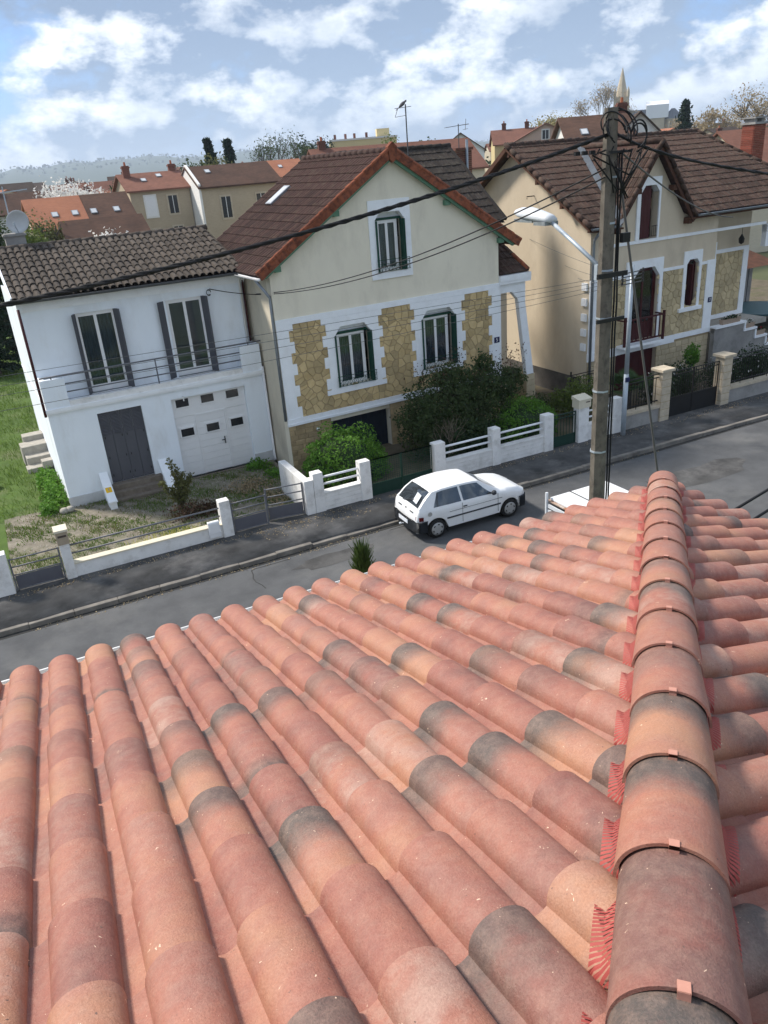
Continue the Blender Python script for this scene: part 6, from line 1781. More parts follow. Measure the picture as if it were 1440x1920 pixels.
    def bumper(pts, z0, z1, name):
        gg = G()
        k = len(pts)
        vv = [(x, y, z0) for x, y in pts] + [(x, y, z1) for x, y in pts] + [(x * 0.985, y * 0.97, z1 + 0.02) for x, y in pts]
        ff = [(i, i + 1, k + i + 1, k + i) for i in range(k - 1)] + [(k + i, k + i + 1, 2 * k + i + 1, 2 * k + i) for i in range(k - 1)]
        gg.add(vv, ff + [tuple(reversed(f)) for f in ff])
        gg.poly([(x, y, z0) for x, y in pts])
        gg.build(name, 'car_plastic', t, True)
    bumper([(-1.50, -0.795), (-1.70, -0.775), (-1.79, -0.66), (-1.83, -0.35), (-1.84, 0), (-1.83, 0.35), (-1.79, 0.66), (-1.70, 0.775), (-1.50, 0.795)], 0.26, 0.565, 'rear_bumper')
    bumper([(1.52, 0.79), (1.72, 0.745), (1.83, 0.61), (1.885, 0.3), (1.89, 0), (1.885, -0.3), (1.83, -0.61), (1.72, -0.745), (1.52, -0.79)], 0.24, 0.55, 'front_bumper')
    G().box(-1.856, -1.842, -0.26, 0.26, 0.42, 0.53).build('number_plate', 'paper', t)
    G().lathe([(0.02, -1.98), (0.03, -1.97), (0.03, -1.93), (0.02, -1.92)], (0, 0.0, 0.36), 10, 'x').tube([(-1.80, 0, 0.34), (-1.95, 0, 0.35)], 0.015, 6).build('tow_ball', 'lamp_shell', t)
    G().lathe([(0.02, -1.752), (0.035, -1.745)], (0, 0.0, 0.80), 10, 'x').build('boot_badge', 'car_plastic', t)
    for y in (-0.34, 0.34): G().box(-1.762, -1.735, y - 0.09, y + 0.09, 0.775, 0.795).build('lettering', 'car_plastic', t)
    return t
# near-side wheels touch the road at y = 16.04
hatchback((10.13, 16.76, 0.0), rad(-0.8), 'small white three door hatchback parked along the far kerb').scale = (0.95, 0.95, 0.95)
# covered trailer on the near side, mostly hidden by the roof
tk = thing('covered_trailer', 'white covered trailer with a rusty frame parked beyond the tiled roof', 'trailer', (12.1, 13.72, 0), 0)
G().box(-0.86, 1.0, -0.66, 0.66, 0.52, 0.58).build('floor', 'zinc_dark', tk)
for y in (-0.67, 0.64): G().box(-0.86, 1.0, y, y + 0.03, 0.58, 1.04).build('side_board', 'lamp_shell', tk)
for z in (0.60, 0.75, 0.90): G().box(-0.89, -0.86, -0.66, 0.66, z, z + 0.10).build('tailgate_slat', 'lamp_shell', tk)
for y in (-0.68, 0.63): G().box(-0.92, -0.86, y, y + 0.05, 0.45, 1.30).build('corner_post', 'lamp_shell', tk)
G().box(-0.84, 1.02, -0.68, 0.68, 1.041, 1.075).build('cover_frame', 'rust', tk)
G().box(-0.80, 1.00, -0.64, 0.64, 1.076, 1.16).build('load_cover', 'car_white', tk, False, 0.03)
for y in (-0.645, 0.635): G().box(-0.2, -0.17, y, y + 0.01, 0.9, 1.17).build('strap', 'rubber', tk)
G().box(-0.2, -0.17, -0.645, 0.645, 1.161, 1.168).build('strap', 'rubber', tk)
G().box(0.0, 0.0 + 2.0, -0.04, 0.04, 0.40, 0.48).build('drawbar', 'galvanised', tk)
for s in (-1, 1):
    o = G().lathe([(0.14, -0.07), (0.25, -0.075), (0.27, -0.05), (0.27, 0.05), (0.25, 0.075), (0.14, 0.07)], (0, 0, 0), 22, 'y').build('wheel', 'rubber', tk, True)
    o.location = (0.1, s * 0.78, 0.27)
    G().lathe([(0.02, -0.06), (0.15, -0.05), (0.15, 0.05), (0.02, 0.06)], (0, 0, 0), 16, 'y').build('hub', 'wheel_cover', o, True)
    G().box(-0.25, 0.45, s * 0.78 - 0.10, s * 0.78 + 0.10, 0.56, 0.58).build('mudguard', 'car_plastic', tk)

# ---------------------------------------------------------------- plants near the houses
def bush(name, label, cat, blobs, n, size, m, core=None, stem=True, base=None, **kw):
    b0 = blobs[0]
    base = base or (b0[0][0], b0[0][1], 0.06)
    t = thing(name, label, cat, base)
    rel = [((c[0] - base[0], c[1] - base[1], c[2] - base[2]), r) for c, r in blobs]
    quads('foliage', blob_leaves(rel, n, size, **kw), m, t)
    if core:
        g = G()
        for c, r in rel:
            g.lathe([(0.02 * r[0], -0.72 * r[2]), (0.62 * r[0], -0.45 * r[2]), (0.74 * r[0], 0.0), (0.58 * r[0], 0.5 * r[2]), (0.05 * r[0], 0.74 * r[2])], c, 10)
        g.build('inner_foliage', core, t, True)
    if stem:
        g = G()
        for c, r in rel[:6]: g.tube([(c[0] * 0.2, c[1] * 0.2, -0.02), (c[0] * 0.7, c[1] * 0.7, c[2] * 0.5), c], 0.03, 5, 0.012)
        g.build('stems', 'bark', t)
    return t
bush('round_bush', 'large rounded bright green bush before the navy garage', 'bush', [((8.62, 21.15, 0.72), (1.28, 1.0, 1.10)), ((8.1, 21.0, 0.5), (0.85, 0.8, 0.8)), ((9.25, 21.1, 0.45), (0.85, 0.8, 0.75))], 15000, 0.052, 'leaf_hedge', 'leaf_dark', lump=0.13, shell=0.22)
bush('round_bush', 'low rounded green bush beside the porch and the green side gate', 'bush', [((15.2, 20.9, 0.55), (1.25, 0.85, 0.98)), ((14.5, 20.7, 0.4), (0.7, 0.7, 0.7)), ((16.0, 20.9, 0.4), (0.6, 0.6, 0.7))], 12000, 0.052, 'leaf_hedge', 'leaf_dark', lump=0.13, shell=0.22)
bush('rose_shrub', 'tall dark rose shrub with reddish shoots before the stone facade', 'shrub', [((12.4, 21.3, 1.55), (1.45, 0.9, 1.25)), ((13.6, 21.4, 1.9), (1.2, 0.8, 0.95)), ((14.7, 21.5, 1.85), (0.95, 0.6, 0.7)), ((11.5, 21.2, 1.2), (0.8, 0.7, 1.0)), ((13.0, 21.0, 0.8), (1.5, 0.8, 0.8)), ((12.6, 21.4, 2.6), (0.5, 0.4, 0.4)), ((15.3, 21.6, 2.1), (0.45, 0.35, 0.35)), ((14.1, 21.5, 2.7), (0.35, 0.3, 0.45))], 24000, 0.066, 'leaf_rose', None, lump=0.22, shell=0.6)
rs_t = thing('rose_shoots', 'loose reddish rose shoots rising above the dark shrub', 'shrub', (12.4, 21.2, 0.06))
g = G()
tips = []
for k in range(16):
    x = random.uniform(-1.3, 3.0)
    p0 = Vector((x * 0.9, random.uniform(-0.2, 0.5), 1.6))
    branches(g, p0, (random.uniform(-0.35, 0.35), random.uniform(-0.3, 0.2), 1), random.uniform(0.5, 1.0), 0.010, 1, 0.5, 2, 4, tips)
stuff(g.build('twigs', 'bark', rs_t))
tp = np.repeat(np.array(tips), 16, 0) + rng.normal(size=(len(tips) * 16, 3)) * np.array([0.16, 0.12, 0.2])
quads('leaves', leaf_quads(tp, 0.05), 'leaf_rose_red', rs_t)
bs = thing('bare_shrub', 'pale leafless branching shrub behind the white plank wall', 'shrub', (11.95, 20.3, 0.06))
g = G()
for k in range(7): branches(g, (random.uniform(-0.12, 0.12), 0, 0), (random.uniform(-0.6, 0.6), random.uniform(-0.3, 0.3), 1), 0.62, 0.022, 3, 0.5, 2, 5)
g.build('branches', 'bark_pale', bs)
bush('dark_shrub', 'low dark leafy shrub under the rose behind the plank wall', 'shrub', [((12.7, 20.4, 0.55), (0.9, 0.5, 0.75)), ((13.5, 20.5, 0.5), (0.6, 0.5, 0.6))], 3800, 0.07, 'leaf_dark', None, shell=0.6)
sa = thing('young_tree', 'thin young tree with upright leafy shoots in the gravel yard', 'tree', (3.62, 21.75, 0.07))
g = G()
lv = []
for dx, dy, h in ((-0.10, 0.05, 1.72), (0.12, -0.05, 1.25), (0.34, 0.0, 1.15), (-0.46, -0.05, 1.12), (0.02, 0.1, 1.4), (0.2, 0.12, 0.9), (-0.2, 0.0, 0.85)):
    pts = [(0, 0, 0), (dx * 0.15, dy * 0.15, 0.42), (dx * 0.75, dy, h * 0.66), (dx * 1.1, dy, h)]
    g.tube(pts, 0.018, 5, 0.006)
    for q in range(200):
        f = random.uniform(0.35, 1.0)
        z = h * f
        lv.append((dx * (f ** 1.2) * 1.1 + random.gauss(0, 0.05), dy * f + random.gauss(0, 0.05), z + random.gauss(0, 0.04)))
g.build('trunk', 'bark', sa)
quads('crown', leaf_quads(np.array(lv), 0.062), 'leaf_olive', sa)
bush('low_weeds', 'low brownish weeds growing at the foot of the young tree', 'weeds', [((3.75, 21.3, 0.25), (0.75, 0.4, 0.28)), ((4.3, 21.2, 0.2), (0.4, 0.3, 0.2))], 1200, 0.055, 'leaf_rose_red', None, shell=0.8, stem=False)
bush('low_weeds', 'green weeds growing at the drainpipe of the white house', 'weeds', [((6.65, 23.9, 0.15), (0.45, 0.35, 0.25)), ((6.9, 23.0, 0.12), (0.3, 0.5, 0.14))], 1200, 0.06, 'leaf_hedge', None, shell=0.8, stem=False)
bush('low_weeds', 'brown dead leaves and weeds heaped beside the divider wall', 'weeds', [((5.9, 22.4, 0.12), (0.8, 0.7, 0.16)), ((6.3, 21.2, 0.10), (0.4, 0.8, 0.12))], 1500, 0.05, 'leaf_tan', None, shell=0.9, stem=False)
bush('low_weeds', 'leafy green weeds growing along the white house side wall', 'weeds', [((0.35, 25.3, 0.22), (0.4, 0.9, 0.42)), ((0.3, 27.0, 0.2), (0.4, 0.8, 0.4)), ((0.1, 24.3, 0.15), (0.35, 0.4, 0.3))], 2600, 0.07, 'leaf_hedge', None, shell=0.8, stem=False)
fl = thing('yellow_leaf_plants', 'row of pale yellow strap leaves behind the low white wall', 'plants', (2.4, 19.62, 0.07))
n = 260
c = np.column_stack([rng.uniform(-0.75, 1.15, n), rng.normal(0, 0.07, n), np.zeros(n)])
tip = c + np.column_stack([rng.normal(0.06, 0.10, n), rng.normal(0, 0.06, n), rng.uniform(0.28, 0.52, n)])
w = np.column_stack([np.full(n, 0.010), rng.normal(0, 0.005, n), np.zeros(n)])
quads('leaves', np.stack([c - w, c + w, tip + w * 0.25, tip - w * 0.25], 1), 'leaf_yellow', fl)
# fan palm behind the railing
pm = thing('fan_palm', 'fan palm with dark spiky fronds behind the grey garden wall', 'palm', (20.0, 21.0, 0.06))
G().tube([(0, 0, 0), (0.02, 0, 0.7)], 0.12, 8, 0.10).build('trunk', 'bark', pm)
for k in range(20):
    az, el = k * 2.4, random.uniform(0.05, 1.2)
    d = Vector((math.cos(az) * math.cos(el), math.sin(az) * math.cos(el), math.sin(el)))
    base = Vector((0, 0, 0.72)) + d * 0.48
    side = d.cross(Vector((0, 0, 1))).normalized()
    upv = side.cross(d)
    arr = []
    for q in range(22):
        a = -1.25 + 2.5 * q / 21
        dd = (d * math.cos(a) + side * math.sin(a)).normalized()
        L = 0.55 * (1 - 0.18 * abs(a))
        mid = base + dd * L * 0.5 + upv * 0.03
        tipp = base + dd * L - Vector((0, 0, 0.10))
        ww = dd.cross(upv).normalized() * 0.018
        arr.append([base, mid + ww, tipp, mid - ww])
    g = G()
    for qd in arr: g.poly([tuple(v) for v in qd])
    g.tube([(0, 0, 0.70), base], 0.009, 4)
    g.build('frond', 'leaf_palm', pm)
bush('side_shrub', 'yellow green shrub beside the fan palm in the side passage', 'shrub', [((18.2, 21.5, 0.8), (0.75, 0.6, 0.75)), ((17.6, 21.8, 0.7), (0.5, 0.5, 0.5))], 3600, 0.06, 'leaf_fresh', None, shell=0.6)
bush('side_shrub', 'shaded shrub at the dark plinth of the beige side wall', 'shrub', [((17.0, 22.4, 0.45), (0.7, 0.6, 0.5)), ((16.2, 22.6, 0.3), (0.5, 0.5, 0.35))], 2200, 0.06, 'leaf_rose', None, shell=0.7)
for k, (x, y, r, lab) in enumerate(((21.2, 20.7, 0.7, 'camellia bush with white flowers behind the black iron gate'), (22.5, 21.0, 0.75, 'leafy flowering bush between the gate and the block wall'), (24.2, 20.5, 0.8, 'flowering bush behind the railing below the stair wall'), (26.2, 20.8, 0.9, 'flowering bush behind the far end of the iron railing'))):
    t = bush('flowering_bush', lab, 'bush', [((x, y, 0.7), (r, 0.6, 0.75)), ((x + 0.5, y + 0.2, 0.55), (r * 0.7, 0.5, 0.6))], 3200, 0.06, 'leaf_dark', None, shell=0.7)
    quads('flowers', blob_leaves([((0, 0, 0.64), (r, 0.6, 0.75))], 46, 0.06, shell=0.2), 'petal_white', t)
bush('small_shrub', 'small bright green shrub against the pale block wall', 'shrub', [((24.5, 22.3, 1.1), (0.35, 0.3, 0.45))], 900, 0.07, 'leaf_hedge', None, shell=0.6)
# feathery cypress in the garden below the roof
cy = thing('cypress', 'slender feathery cypress tip rising beyond the tile eave', 'tree', (3.08, 7.3, 0.04))
G().tube([(0, 0, 0), (0, 0, 4.9)], 0.07, 6, 0.01).build('trunk', 'bark', cy)
n = 9000
h = rng.random(n) ** 0.8
rr = 0.44 * (1 - h) ** 0.7 * (0.35 + 0.65 * rng.random(n))
a = rng.uniform(0, 6.28, n)
c = np.column_stack([np.cos(a) * rr, np.sin(a) * rr, 0.4 + 4.6 * h])
up3 = unit(np.column_stack([np.cos(a) * 0.32, np.sin(a) * 0.32, np.ones(n)]) + rng.normal(size=(n, 3)) * 0.12) * rng.uniform(0.10, 0.26, n)[:, None]
w = unit(np.cross(up3, rng.normal(size=(n, 3)))) * 0.008
quads('foliage', np.stack([c - w, c + w, c + up3 + w * 0.3, c + up3 - w * 0.3], 1), 'cypress', cy)
# ---------------------------------------------------------------- the town behind
def bg_mat(name, c1, c2, sc=6.0):
    m, N, b = principled(name)
    tc = N.n('ShaderNodeTexCoord')
    oi = N.n('ShaderNodeObjectInfo')
    no = N.n('ShaderNodeTexNoise', i_Vector=tc.outputs['Object'], i_Scale=0.7, i_Detail=6.0)
    wv = N.n('ShaderNodeTexNoise', i_Vector=N.n('ShaderNodeVectorMath', operation='MULTIPLY', i_0=tc.outputs['Object'], i_1=(2.6, 2.6, 9.0)).outputs[0], i_Scale=1.0, i_Detail=2.0)
    f = N.math('ADD', N.math('MULTIPLY', N.map(no.outputs[0], 0.3, 0.7), 0.6), N.math('MULTIPLY', N.map(wv.outputs[0], 0.35, 0.65), 0.4))
    col = N.mix(f, c1, c2)
    hs = N.n('ShaderNodeHueSaturation', i_Color=col, i_Value=N.map(oi.outputs['Random'], 0, 1, 0.85, 1.12))
    N.t.links.new(hs.outputs[0], b.inputs['Base Color'])
    b.inputs['Roughness'].default_value = 0.95
    b.inputs['Specular IOR Level'].default_value = 0.15
bg_mat('far_roof_brown', (0.125, 0.072, 0.052), (0.070, 0.043, 0.033))
bg_mat('far_roof_dark', (0.085, 0.062, 0.050), (0.050, 0.038, 0.032))
bg_mat('far_roof_red', (0.22, 0.105, 0.075), (0.14, 0.068, 0.050))
bg_mat('far_roof_orange', (0.36, 0.155, 0.090), (0.27, 0.115, 0.070))
bg_mat('far_wall_cream', (0.62, 0.55, 0.42), (0.52, 0.46, 0.35))
bg_mat('far_wall_white', (0.74, 0.73, 0.70), (0.66, 0.65, 0.62))
bg_mat('far_wall_tan', (0.48, 0.40, 0.29), (0.40, 0.33, 0.24))
bg_mat('far_wall_pink', (0.50, 0.36, 0.29), (0.43, 0.31, 0.25))
bg_mat('far_wall_yellow', (0.66, 0.55, 0.30), (0.58, 0.48, 0.26))
def bg_house(label, x, y, w, d, ze, zr, rot, wm, rm, axis='x', wins=(), chim=(), lights=(), group=None, tiles=True, name='town_house', gutter=True):
    """house block: front face at y = 0 local, w along x, d deep; eave ze, ridge zr; ridge along axis"""
    t = thing(name, label, 'house', (x, y, 0), rot, group)
    if axis == 'x':
        G().box(0, w, 0, d, -0.5, ze).build('wall', wm, t)
        for xx in (0.0, w - 0.2): G().prism([(0, ze), (d, ze), (d / 2, zr - 0.1)], 'x', xx, xx + 0.2).build('gable_wall', wm, t)
        o = 0.35
        s = (zr - ze) / (d / 2)
        pts = [(-o, -o, ze - o * s), (w + o, -o, ze - o * s), (w + o, d / 2, zr), (-o, d / 2, zr), (w + o, d + o, ze - o * s), (-o, d + o, ze - o * s)]
    else:
        G().box(0, w, 0, d, -0.5, ze).build('wall', wm, t)
        G().prism([(0, ze), (w, ze), (w / 2, zr - 0.1)], 'y', 0.0, d).build('gable_wall', wm, t)
        o = 0.35
        s = (zr - ze) / (w / 2)
        pts = [(-o, d + o, ze - o * s), (-o, -o, ze - o * s), (w / 2, -o, zr), (w / 2, d + o, zr), (w + o, -o, ze - o * s), (w + o, d + o, ze - o * s)]
    g = G()
    g.add(pts, [(0, 1, 2, 3), (3, 2, 4, 5)])
    g.add([(p[0], p[1], p[2] - 0.16) for p in pts], [(3, 2, 1, 0), (5, 4, 2, 3)])
    k = len(pts)
    g.add([*pts, *[(p[0], p[1], p[2] - 0.16) for p in pts]], [(0, 6, 7, 1), (1, 7, 8, 2), (2, 8, 10, 4), (4, 10, 11, 5), (5, 11, 9, 3), (3, 9, 6, 0)])
    rf = g.build('roof', rm, t)
    for (wx, wz, ww, wh_, kind) in wins:
        f = G().box(wx - ww / 2 - 0.16, wx + ww / 2 + 0.16, -0.06, 0.0, wz - 0.18, wz + wh_ + 0.16).build('window', 'far_wall_white' if kind != 'q' else 'limestone', t)
        G().box(wx - ww / 2, wx + ww / 2, -0.075, -0.055, wz, wz + wh_).build('pane', 'window_dark' if kind != 's' else 'pvc_white', f)
        G().box(wx - 0.03, wx + 0.03, -0.09, -0.074, wz, wz + wh_).build('mullion', 'pvc_white', f)
    for (cx_, cy_, ct) in chim:
        c = G().box(cx_ - 0.35, cx_ + 0.35, cy_ - 0.25, cy_ + 0.25, ze, ct).box(cx_ - 0.42, cx_ + 0.42, cy_ - 0.32, cy_ + 0.32, ct - 0.25, ct - 0.1).build('chimney', 'brick_brown', t)
        G().lathe([(0.12, 0), (0.10, 0.35)], (cx_, cy_, ct), 8).build('pot', 'roof_orange', c)
    for (lx, fr) in lights:
        sv = Vector((0, d / 2 + 0.35, zr - pts[0][2])).normalized()
        skylight(t, (lx, -0.35 + (d / 2 + 0.35) * fr, pts[0][2] + (zr - pts[0][2]) * fr + 0.02), (1, 0, 0), sv, Vector((0, -sv.z, sv.y)), 0.55, 0.7)
    return t
# recognisable ones behind the white house
t = bg_house('long low house with an orange tiled roof behind the white house', 5.2, 76.5, 4.2, 7.6, 5.9, 8.25, rad(2), 'far_wall_cream', 'far_roof_orange', lights=((1.9, 0.45), (3.6, 0.45)))
t = bg_house('brown tiled house joined to the orange roofed house', 9.42, 76.7, 4.2, 7.6, 5.9, 8.25, rad(2), 'far_wall_cream', 'far_roof_brown', lights=((1.0, 0.45), (3.0, 0.45)))
bg_house('low house with a dark red tiled roof below the orange roof', 6.6, 64.0, 5.6, 6.0, 5.0, 6.7, rad(2), 'far_wall_cream', 'far_roof_brown')
bg_house('grey stone house with quoined windows and a brown roof', 15.3, 87.0, 6.1, 7.5, 8.25, 9.75, rad(1), 'far_wall_tan', 'far_roof_red',
         wins=((1.9, 5.6, 1.0, 1.9, 's'), (4.2, 5.7, 0.9, 1.7, 'q'), (1.9, 2.6, 0.9, 1.7, 'q'), (4.3, 2.3, 0.9, 2.1, 'q')), chim=((0.6, 3.0, 10.5), (5.6, 4.0, 10.4)), lights=((2.0, 0.55), (3.8, 0.75)))
pwt = bg_house('beige house with a white party wall and a plum tiled roof', 21.8, 84.0, 8.4, 8.0, 8.1, 9.95, rad(1), 'far_wall_tan', 'far_roof_brown', wins=((2.4, 4.9, 0.95, 2.0, 'q'), (6.2, 4.9, 0.95, 2.0, 'q')), lights=((1.7, 0.7),))
G().prism([(-0.1, -0.5), (8.1, -0.5), (8.1, 8.25), (4.0, 10.15), (-0.1, 8.25)], 'x', -0.25, -0.02).build('party_wall', 'far_wall_white', pwt)
bg_house('house with an orange roof beyond the plum tiled house', 37.5, 110, 6, 8, 8.2, 10.2, rad(-4), 'far_wall_cream', 'far_roof_orange', lights=((3, 0.6),))
bg_house('broad house with a red tiled roof seen above the front gable', 30.5, 72.0, 16.0, 9.0, 8.0, 10.55, rad(-8), 'far_wall_cream', 'far_roof_red', chim=((1.0, 4.5, 11.2),))
bg_house('pink rendered house with a wide gable on the skyline', 76.5, 108, 10.5, 14, 9.9, 12.4, rad(-34), 'far_wall_pink', 'far_roof_red', axis='y', wins=((5.2, 10.2, 0.9, 1.2, 'w'),))
bg_house('white gabled house on the skyline beyond the brick chimney', 66, 112, 7, 10, 9.6, 12.0, rad(-30), 'far_wall_white', 'far_roof_brown', axis='y')
bg_house('yellow walled house on the skyline beside the pink house', 84.5, 124, 9, 9, 10.2, 12.4, rad(-30), 'far_wall_yellow', 'far_roof_red', chim=((2, 4.5, 13.4), (6, 4.5, 13.4)))
bg_house('red roofed house beyond the brick chimney of the beige house', 56.0, 46.5, 14, 9, 6.6, 9.25, rad(-12), 'far_wall_cream', 'far_roof_red')
bg_house('tall brown roofed house with roof windows behind the utility pole', 39.6, 48, 4.6, 8, 8.4, 11.0, rad(-24), 'far_wall_white', 'far_roof_brown', lights=((1.2, 0.6), (3.2, 0.6)), chim=((4.6, 4.5, 11.7),))
bg_house('pale gabled house with a white verge behind the utility pole', 43.4, 49.5, 5, 8, 8.6, 11.0, rad(-40), 'far_wall_white', 'far_roof_dark', axis='y')
# apartment block far away
ap = thing('apartment_block', 'long flat roofed yellow apartment block far away on the skyline', 'building', (86.5, 200, 0), rad(-22))
G().box(0, 17, 0, 9, -0.5, 14.2).build('wall', 'far_wall_yellow', ap)
G().box(-0.2, 17.2, -0.2, 9.2, 14.2, 14.6).build('roof_slab', 'far_wall_white', ap)
G().box(12.2, 15.4, 2, 6, 14.6, 16.4).build('lift_house', 'far_wall_yellow', ap)
for x in (1.5, 4.2, 6.5, 9.6): G().box(x - 0.3, x + 0.3, 3, 3.6, 14.6, 15.8).build('chimney', 'brick_brown', ap)
for q in range(6):
    for z in (8.0, 11.2): G().box(1.0 + q * 2.7, 2.4 + q * 2.7, -0.05, 0.02, z, z + 1.5).build('window', 'window_dark', ap)
# filler houses of the town
kinds = [('far_wall_cream', 'far_roof_red', 'cream town house with a red tiled roof far behind'), ('far_wall_white', 'far_roof_brown', 'white town house with a brown tiled roof far behind'), ('far_wall_tan', 'far_roof_dark', 'tan town house with a dark tiled roof far behind'), ('far_wall_cream', 'far_roof_orange', 'cream town house with an orange tiled roof far behind')]
rs = random.Random(12)
cnt = 0
for ring, (dist, step, zlo, zhi) in enumerate(((112, 4.6, 7.8, 9.2), (150, 4.2, 8.8, 10.3), (200, 3.9, 9.2, 10.9), (270, 3.4, 9.2, 11.6), (360, 3.2, 9.4, 12.6))):
    a = 0.5 + ring * 0.7
    while a < 54:
        dd = dist * rs.uniform(0.92, 1.08)
        x, y = dd * math.sin(rad(a)), dd * math.cos(rad(a))
        w = rs.uniform(7, 12)
        zr_ = rs.uniform(zlo, zhi)
        if ring < 2 and a < 15: zr_ = min(zr_, 9.3)
        k = rs.choice((0, 0, 1, 1, 2, 2, 2, 3)) if a < 14 else rs.choice((0, 0, 0, 1, 1, 2, 3))
        if not (ring == 0 and (18 < a < 30 or a > 30)):
            ax, hc_, hw_ = rs.choice(('x', 'x', 'y')), rs.random() < 0.6, rs.random() < 0.6
            lab = kinds[k][2].replace(' far behind', '') + (' facing gable on' if ax == 'y' else '') + (', chimney' if hc_ else '') + (', window' if hw_ else '') + (', far skyline' if ring > 2 else ', nearer')
            bg_house(lab, x, y, w, rs.uniform(7, 9), zr_ - rs.uniform(1.5, 2.3), zr_, rad(rs.uniform(-25, 10)), kinds[k][0], kinds[k][1], axis=ax, chim=((w * 0.3, 4, zr_ + 0.8),) if hc_ else (), wins=((w * 0.5, zr_ - 4.4, 1.0, 1.4, 'w'),) if hw_ else (), group=lab.replace('house', 'houses', 1))
            cnt += 1
        a += step * rs.uniform(0.85, 1.2)
# church with spire and a sheeted apse
cu = thing('church', 'stone church with a tall spire and a white sheeted apse roof', 'church', (381, 420, 0), rad(-42))
G().box(-4.6, 4.6, -4.6, 4.6, -0.5, 33.5).build('tower', 'church_stone', cu)
for z in (22, 28): G().box(-4.9, 4.9, -4.9, 4.9, z, z + 0.6).build('tower_band', 'church_stone', cu)
for sx, sy in ((-1, -1), (1, -1), (-1, 1), (1, 1)):
    G().lathe([(0.9, 0), (0.9, 3.0), (0.05, 5.5)], (sx * 3.9, sy * 3.9, 33.5), 6).build('pinnacle', 'church_stone', cu)
for x in (-1.7, 1.7): G().box(x - 0.8, x + 0.8, -4.72, -4.5, 24, 31).build('belfry_opening', 'window_dark', cu)
G().lathe([(3.9, 33.5), (0.15, 49.5)], (0, 0, 0), 8).build('spire', 'church_stone', cu)
nv = G().box(4.6, 26, -6, 6, -0.5, 20).build('nave', 'church_stone', cu)
G().prism([(-6.4, 20), (6.4, 20), (0, 25.5)], 'x', 4.6, 16).build('nave_roof', 'slate', cu)
G().box(15, 28, -6.8, 6.8, 20.01, 27.4).build('roof_sheeting', 'tarp_white', cu)
G().prism([(-6.8, 27.4), (6.8, 27.4), (0, 29.6)], 'x', 15, 28).build('roof_sheeting', 'tarp_white', cu)
G().lathe([(6.0, -0.5), (6.0, 18.5), (6.5, 18.6), (6.5, 19.2), (1.0, 24.0)], (31, 0, 0), 12).build('apse', 'church_stone', cu)
G().lathe([(6.7, 19.21), (1.0, 24.8)], (31, 0, 0), 12).build('apse_roof', 'slate', cu)
for q in range(9):
    a = -1.9 + q * 0.475
    G().beam((31 + 7.3 * math.cos(a), 7.3 * math.sin(a), 8.5), (31 + 6.8 * math.cos(a), 6.8 * math.sin(a), 18.2), 0.9, 0.9, (math.cos(a), math.sin(a), 0)).build('buttress', 'church_stone', cu)

# ---------------------------------------------------------------- trees behind
def conifer(label, x, y, h, r, base=0.0, m='leaf_pine', n=2600, size=None, group=None, gaps=0.5):
    t = thing('conifer_tree', label, 'tree', (x, y, 0), 0, group)
    G().tube([(0, 0, 0), (0, 0, h * 0.96)], h * 0.016, 6, 0.02).build('trunk', 'bark', t)
    pts, nr = [], []
    tiers = int(h * 1.3) + 5
    size = size or h * 0.03
    for k in range(tiers):
        f = k / tiers
        z = base + (h - base) * (0.06 + 0.94 * f)
        L = r * (1 - f) ** 0.85 * random.uniform(0.75, 1.15) + 0.06 * r
        for b in range(9):
            a = random.uniform(0, 6.28)
            Lb = L * random.uniform(0.6, 1.1)
            q = rng.random(max(3, int(n / tiers / 9)))
            px = np.cos(a) * Lb * q + rng.normal(size=len(q)) * 0.10 * r * (0.4 + q)
            py = np.sin(a) * Lb * q + rng.normal(size=len(q)) * 0.10 * r * (0.4 + q)
            pz = z - Lb * 0.30 * q + rng.normal(size=len(q)) * 0.03 * h / 4
            pts.append(np.column_stack([px, py, pz]))
    quads('crown', leaf_quads(np.concatenate(pts), size, None, 2.0), m, t)
    return t
def broadleaf(label, x, y, h, r, m, n=2500, size=0.3, group=None, name='broadleaf_tree', zb=0.3, bark='bark'):
    t = thing(name, label, 'tree', (x, y, 0), 0, group)
    g = G()
    G_t = []
    branches(g, (0, 0, 0), (0, 0, 1), h * 0.38, h * 0.022, 2, 0.6, 4, 6, G_t)
    g.build('trunk', bark, t)
    bl = [((random.uniform(-0.5, 0.5) * r, random.uniform(-0.5, 0.5) * r, h * random.uniform(0.45 + zb * 0.3, 0.86)), (r * random.uniform(0.4, 0.65), r * random.uniform(0.4, 0.65), h * random.uniform(0.10, 0.19))) for _ in range(11)]
    quads('crown', blob_leaves(bl, n, size, shell=0.8, lump=0.25), m, t)
    return t
def bare_tree(label, x, y, h, r0, depth=5, m='bark', buds=None, bm='leaf_tan', spread=0.5, group=None, nb=3, bsize=0.25, bn=6):
    t = thing('bare_tree', label, 'tree', (x, y, 0), 0, group)
    g = G()
    tips = []
    branches(g, (0, 0, 0), (0, 0, 1), h * 0.30, r0, depth, spread, nb, 6, tips, 0.74, 0.14)
    g.build('branches', m, t)
    if buds:
        c = np.repeat(np.array(tips), bn, 0)
        stuff(quads('twigs', leaf_quads(c + rng.normal(size=c.shape) * h * 0.035, bsize, None, 3.0), bm, t))
    return t
for k, (x, y, h, r, lab) in enumerate(((-0.4, 46.5, 7.0, 1.5, 'tall dark conifer hedge tree closing the side lawn'), (-1.8, 49, 7.6, 1.9, 'dark conifer standing behind the hedge tree'), (0.9, 51.5, 6.6, 1.5, 'dark conifer at the far end of the side lawn'))):
    conifer(lab, x, y, h, r, 0.3, n=7000, size=0.16)
